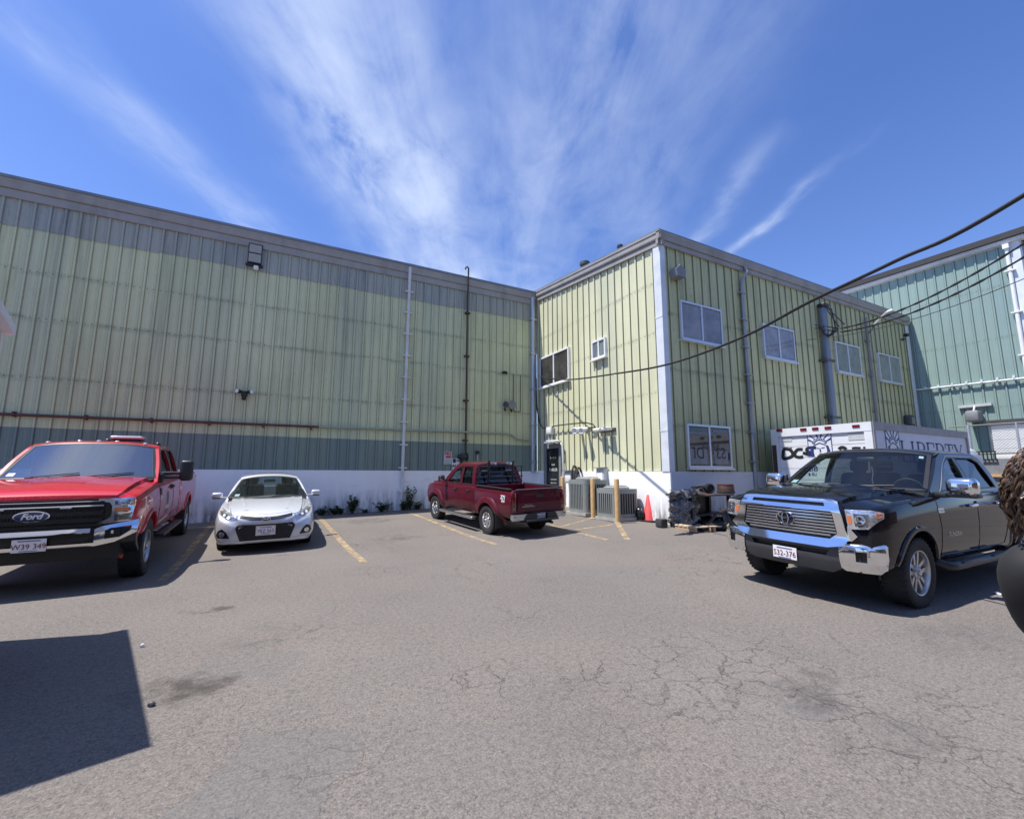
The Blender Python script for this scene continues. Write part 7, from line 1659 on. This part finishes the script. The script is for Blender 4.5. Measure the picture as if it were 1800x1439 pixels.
# ================================================================== BEHIND THE CAMERA: what the paint and the windows reflect
def tree(x, y, h, seed, label):
    rnd = random.Random(seed); z0 = gz(x, y); t = thing('tree', label, 'tree', (x, y, z0), 0, 'street trees across the yard')
    tr = MB(); tr.tube([(0, 0, -.1), (.05, .03, h*.25), (.0, .1, h*.55), (.1, .05, h*.85)], [.22, .17, .11, .03], 8); tips = []
    for k in range(14):
        a = rnd.uniform(0, 6.28); z = h*rnd.uniform(.3, .8); L = h*rnd.uniform(.18, .34); p = Vector((math.cos(a)*L, math.sin(a)*L, z+L*.6)); tr.tube([(0, .05, z), Vector((0, .05, z)).lerp(p, .5)+Vector((0, 0, .15)), p], [.07, .045, .015], 6); tips += [p, Vector((0, .05, z)).lerp(p, .6)]
    tr.build('trunk', 'bark', t, smooth=50); cr_ = MB()
    for c in tips:
        for i in range(150):
            d = Vector((rnd.gauss(0, 1), rnd.gauss(0, 1), rnd.gauss(0, .8)))*h*.085; b = Vector((rnd.gauss(0, 1), rnd.gauss(0, 1), rnd.gauss(-.3, 1))); leaf(cr_, c+d, b, .22, .08, rnd)
    cr_.build('crown', 'leaf_tree', t)
for i, (x, y, h) in enumerate(((-4, -12, 8), (3, -14, 9), (9, -12.5, 8.5), (15, -13, 9.5), (21, -12, 8.5), (-9, -3, 7.5))): tree(x, y, h, 90+i, 'leafy street tree across the yard, behind the viewer')
pm('brick', (.22, .13, .10), .85, var=.2, scale=5); t = thing('added_brick_building', 'plain brick building across the yard behind the viewer', 'building', (8, -22, 0)); mb = MB(); mb.box((8, -22, 3.2), (60, 8, 7)); mb.build('wall', 'brick', t, world=True)  # unseen block, put in to darken reflections and light from the horizon
for i in range(8): mb = MB(); mb.box((-14+i*6, -17.98, 3.4), (2.4, .06, 1.6)); mb.build('window', 'pane_dark', t, world=True)
# ================================================================== PERSON AT THE RIGHT EDGE
pm('skin', (.50, .27, .20), .5, var=.08); pm('hair_brown', (.038, .021, .013), .5, var=.4, scale=14); pm('hair_light', (.115, .066, .038), .45, var=.3, scale=14); pm('jacket_black', (.014, .014, .016), .75, var=.2); pm('shirt_white', (.72, .72, .74), .7, var=.04); pm('trousers', (.03, .035, .05), .8, var=.15); pm('shoe', (.03, .03, .03), .6)
def skin_mesh(name, nodes, edges, mat, parent, extra=None, voxel=None, rootk=None):
    """one continuous skin grown round a posed skeleton"""
    me = bpy.data.meshes.new(name); ks = list(nodes); me.from_pydata([tuple(nodes[k][0]) for k in ks], [(ks.index(a), ks.index(b)) for a, b in edges], [])
    ob = bpy.data.objects.new(name, me); COL.objects.link(ob); md = ob.modifiers.new('s', 'SKIN'); md.use_smooth_shade = True
    for i, k in enumerate(ks): r = nodes[k][1]; me.skin_vertices[0].data[i].radius = (r, r) if not isinstance(r, tuple) else r
    me.skin_vertices[0].data[ks.index(rootk) if rootk else 0].use_root = True
    ob.modifiers.new('d', 'SUBSURF').levels = 2
    bpy.context.view_layer.update(); nm = bpy.data.meshes.new_from_object(ob.evaluated_get(bpy.context.evaluated_depsgraph_get()))
    if extra is not None:
        bm = bmesh.new(); bm.from_mesh(nm); e = bpy.data.meshes.new('e'); e.from_pydata([tuple(p) for p in extra.v], [], extra.f); bm.from_mesh(e); bm.to_mesh(nm); bm.free(); bpy.data.meshes.remove(e)
    ob.modifiers.clear(); ob.data = nm; bpy.data.meshes.remove(me)
    if voxel:
        rm = ob.modifiers.new('r', 'REMESH'); rm.mode = 'VOXEL'; rm.voxel_size = voxel
        sm = ob.modifiers.new('m', 'SMOOTH'); sm.iterations = 2; sm.factor = .4
        bpy.context.view_layer.update(); n2 = bpy.data.meshes.new_from_object(ob.evaluated_get(bpy.context.evaluated_depsgraph_get())); ob.modifiers.clear(); ob.data = n2; bpy.data.meshes.remove(nm); nm = n2
    nm.name = name; nm.materials.clear(); nm.materials.append(MATS[mat]); nm.polygons.foreach_set('use_smooth', [True]*len(nm.polygons)); ob.parent = parent; return ob
HC = CAMP + ray(1842, 857)*1.32                         # middle of the head
gzp = gz(HC.x, HC.y)
root = thing('person', 'person with long wavy brown hair, black jacket and white top at the right edge', 'person', (HC.x+_r0.x*.40, HC.y+_r0.y*.40, gzp))
def L(a, b, z): return Vector((HC.x, HC.y, HC.z)) + _r0*a + _f0*b + Vector((0, 0, z)) - root.location
FW = Vector((-.42, -.91)).normalized()                   # the way the person faces, in (right, away) terms
SD = Vector((FW.y, -FW.x))                              # towards the person's right hand... kept as (right, away)
def Pn(f, s, z, lean=0): return L(FW.x*f+SD.x*s+lean, FW.y*f+SD.y*s, z)
N = {}; E_ = []
N['pelvis'] = (L(.40, .06, -.68), .125); N['waist'] = (L(.29, .05, -.50), .115); N['chest'] = (L(.16, .04, -.345), .130); N['upper'] = (L(.09, .03, -.235), .105); N['neck'] = (L(.03, .02, -.155), .05); N['skull'] = (L(0, 0, -.05), .055)
E_ += [('pelvis', 'waist'), ('waist', 'chest'), ('chest', 'upper'), ('upper', 'neck'), ('neck', 'skull')]
for nm, sg in (('r', 1), ('l', -1)):
    sh = L(.09, .03, -.255)+(_r0*SD.x+_f0*SD.y)*(.135*sg); N[nm+'sh'] = (sh, .050); N[nm+'cl'] = (N['upper'][0].lerp(sh, .52)+Vector((0, 0, .012)), .078)
    el = sh+_r0*(.10 if sg > 0 else .08)+_f0*(.03 if sg > 0 else .05)+Vector((0, 0, -.21)); N[nm+'el'] = (el, .044)
    wr = el+_r0*.20+_f0*(-.02)+Vector((0, 0, .05)); N[nm+'wr'] = (wr, .027); pa = wr+_r0*.055+Vector((0, 0, .02)); N[nm+'pa'] = (pa, (.030, .018))
    E_ += [('upper', nm+'cl'), (nm+'cl', nm+'sh'), (nm+'sh', nm+'el'), (nm+'el', nm+'wr'), (nm+'wr', nm+'pa')]
    for i, (dz, ln) in enumerate(((.026, .062), (.009, .070), (-.009, .066), (-.026, .052))):
        k1 = pa+_r0*.030+Vector((0, 0, dz)); k2 = k1+_r0*ln*.5+_f0*(-.010); k3 = k2+_r0*ln*.35+_f0*(-.030)
        N[f'{nm}f{i}a'] = (k1, .0095); N[f'{nm}f{i}b'] = (k2, .0085); N[f'{nm}f{i}c'] = (k3, .007); E_ += [(nm+'pa', f'{nm}f{i}a'), (f'{nm}f{i}a', f'{nm}f{i}b'), (f'{nm}f{i}b', f'{nm}f{i}c')]
    t1 = wr+_r0*.035+Vector((0, 0, .036)); t2 = t1+_r0*.03+Vector((0, 0, .022)); N[nm+'t1'] = (t1, .011); N[nm+'t2'] = (t2, .0085); E_ += [(nm+'wr', nm+'t1'), (nm+'t1', nm+'t2')]
    hp = L(.40, .06, -.70)+(_r0*SD.x+_f0*SD.y)*(.085*sg); N[nm+'hp'] = (hp, .092)
    kn = hp+_r0*.05-_f0*.03+Vector((0, 0, -.37)); kn.z = hp.z-.36; N[nm+'kn'] = (kn, .056)
    an = Vector((kn.x-_r0.x*.06, kn.y-_r0.y*.06, .075)); N[nm+'an'] = (an, .038); fo = an+(_r0*FW.x+_f0*FW.y)*.13+Vector((0, 0, -.045)); N[nm+'fo'] = (fo, .035)
    E_ += [('pelvis', nm+'hp'), (nm+'hp', nm+'kn'), (nm+'kn', nm+'an'), (nm+'an', nm+'fo')]
# head: skull, brow, nose, lips, chin, ears, eyes turned the way the person looks
hd = MB(); f3 = (_r0*FW.x+_f0*FW.y); s3 = (_r0*SD.x+_f0*SD.y); C = L(0, 0, 0); nU, nV = 40, 28
vs = []
for i in range(nV+1):
    ph = math.pi*i/nV
    for j in range(nU):
        a = 2*math.pi*j/nU; x, y, z = math.sin(ph)*math.cos(a), math.sin(ph)*math.sin(a), math.cos(ph)
        rx, ry, rz = .086, .068, .108; w = 1-.26*max(0, -z)**1.5; px_, py_, pz_ = x*rx*(w+.06), y*ry*w, z*rz
        if x > 0:
            g_ = lambda cy, cz, sy, sz: math.exp(-((py_-cy)/sy)**2-((pz_-cz)/sz)**2)
            px_ += .026*g_(0, -.022, .012, .020)+.010*g_(0, .005, .009, .025)+.008*g_(0, .028, .045, .012)+.009*g_(0, -.060, .022, .008)+.007*g_(0, -.070, .020, .006)+.014*g_(0, -.096, .022, .014)
            px_ -= .009*g_(.030, .008, .014, .010)+.009*g_(-.030, .008, .014, .010)+.004*g_(0, -.0645, .022, .003)
        px_ *= 1.0; vs.append(C+f3*px_+s3*py_+Vector((0, 0, pz_)))
hd.add(vs, [(i*nU+j, i*nU+(j+1) % nU, (i+1)*nU+(j+1) % nU, (i+1)*nU+j) for i in range(nV) for j in range(nU)])
for sg in (1, -1): hd.rbox(C+s3*(.068*sg)+f3*(-.005)+Vector((0, 0, -.008)), (.022, .022, .055), .009)
body = skin_mesh('body', N, E_, 'skin', root, extra=hd, voxel=.0065, rootk='pelvis')
ey = MB()
for sg in (1, -1): ey.lathe([(0, -.009), (.006, -.006), (.0085, 0), (.006, .006), (0, .009)], C+f3*.0735+s3*(.030*sg)+Vector((0, 0, .007)), f3, 12); 
ey.build('eyes', 'black_plastic', root, smooth=60)
lp = MB(); lp.tube([C+f3*(.091-.25*abs(t)**1.6*.5)+s3*t+Vector((0, 0, -.0655)) for t in (-.022, -.011, 0, .011, .022)], [.002, .0045, .005, .0045, .002], 6); pm('lip', (.36, .11, .10), .45); lp.build('lips', 'lip', root, smooth=60)
def sub(keys, grow, swap={}): return {k: (N[k][0], tuple(r+grow for r in N[k][1]) if isinstance(N[k][1], tuple) else N[k][1]+grow) for k in keys}
N['hem'] = (N['waist'][0].lerp(N['pelvis'][0], 1.05), .112); E_.append(('waist', 'hem')); JK = ['hem', 'waist', 'chest', 'upper', 'neck', 'rcl', 'rsh', 'rel', 'rwr', 'lcl', 'lsh', 'lel', 'lwr']; J = sub(JK, .024)
skin_mesh('jacket', J, [(a, b) for a, b in E_ if a in J and b in J], 'jacket_black', root)
TK = ['pelvis', 'waist', 'rhp', 'rkn', 'ran', 'lhp', 'lkn', 'lan']; T_ = sub(TK, .018); T_['waist'] = (N['pelvis'][0].lerp(N['waist'][0], .9), .140); skin_mesh('trousers', T_, [(a, b) for a, b in E_ if a in T_ and b in T_], 'trousers', root, voxel=.010, rootk='pelvis')
sh_ = MB()
for nm in 'rl': a, b = N[nm+'an'][0], N[nm+'fo'][0]; sh_.rbox(a.lerp(b, .55)+Vector((0, 0, -.012)), (.26, .095, .085), .03, f3.to_track_quat('X', 'Z').to_matrix())
sh_.build('shoes', 'shoe', root, smooth=45)
# white top in the open front of the jacket
ch = N['chest'][0]; up_ = N['upper'][0]; mb = MB(); ax = (ch-up_).normalized(); o1 = f3*.95+_r0*.35; o1.normalize(); o2 = ax.cross(o1)
mb.grid(lambda u, v: up_+ax*lerp(-.05, .17, v)+(o1*math.cos(u*(1-.75*v))+o2*math.sin(u*(1-.75*v)))*lerp(.108, .166, min(1, v*1.25)), [lerp(-.62, .62, i/10)*(1) for i in range(11)], [i/8 for i in range(9)], thick=tuple(o1*-.012)); mb.build('top', 'shirt_white', root, smooth=60)
# long wavy hair
rnd = random.Random(12); h1 = MB(); h2 = MB(); cap = MB(); vs = []
for i in range(17):
    ph = math.pi*.62*i/16
    for j in range(36):
        a = 2*math.pi*j/36; x, y, z = math.sin(ph)*math.cos(a), math.sin(ph)*math.sin(a), math.cos(ph)
        k = 1.0 if x < .25 else 1-.5*max(0, (ph-.95))*max(0, x); vs.append(C+(f3*(x*.086*k-.008)+s3*(y*.071*k)+Vector((0, 0, z*.120+.006))))
cap.add(vs, [(i*36+j, i*36+(j+1) % 36, (i+1)*36+(j+1) % 36, (i+1)*36+j) for i in range(16) for j in range(36) if not (math.cos(2*math.pi*(j+.5)/36) > .45 and math.pi*.62*i/16 > 1.12)])
cap.build('hair_cap', 'hair_brown', root, smooth=60)
for k in range(620):
    a = rnd.uniform(1.0, 5.28); ph = rnd.uniform(.12, 1.5); r0 = Vector((math.cos(a), math.sin(a))); p = C+f3*(math.sin(ph)*r0.x*.088-.008)+s3*(math.sin(ph)*r0.y*.073)+Vector((0, 0, math.cos(ph)*.122+.006))
    out = f3*r0.x+s3*r0.y; n = 15; ln = rnd.uniform(.12, .20)+.10*ph*0; w = rnd.uniform(.005, .011); fq = rnd.uniform(1.2, 2.4); p0 = rnd.uniform(0, 6.28); path = []
    sdv = out.cross(Vector((0, 0, 1)))
    for i in range(n):
        t = i/(n-1); flare = .014*math.sin(math.pi*min(1, t*1.15))*rnd.uniform(.9, 1.1)
        q = p+out*(flare+.010*rnd.uniform(0, 1)-.004)+Vector((0, 0, -ln*t**1.15))+sdv*(w*math.sin(p0+fq*6.28*t))*min(1, t*3)+out*(w*.8*math.cos(p0+fq*6.28*t))*min(1, t*3); path.append(q)
    (h1 if rnd.random() < .66 else h2).tube(path, [.002]+[rnd.uniform(.0022, .0038)]*(n-3)+[.002, .0008], 4)
h1.build('hair', 'hair_brown', root, smooth=70); h2.build('hair_highlights', 'hair_light', root, smooth=70)
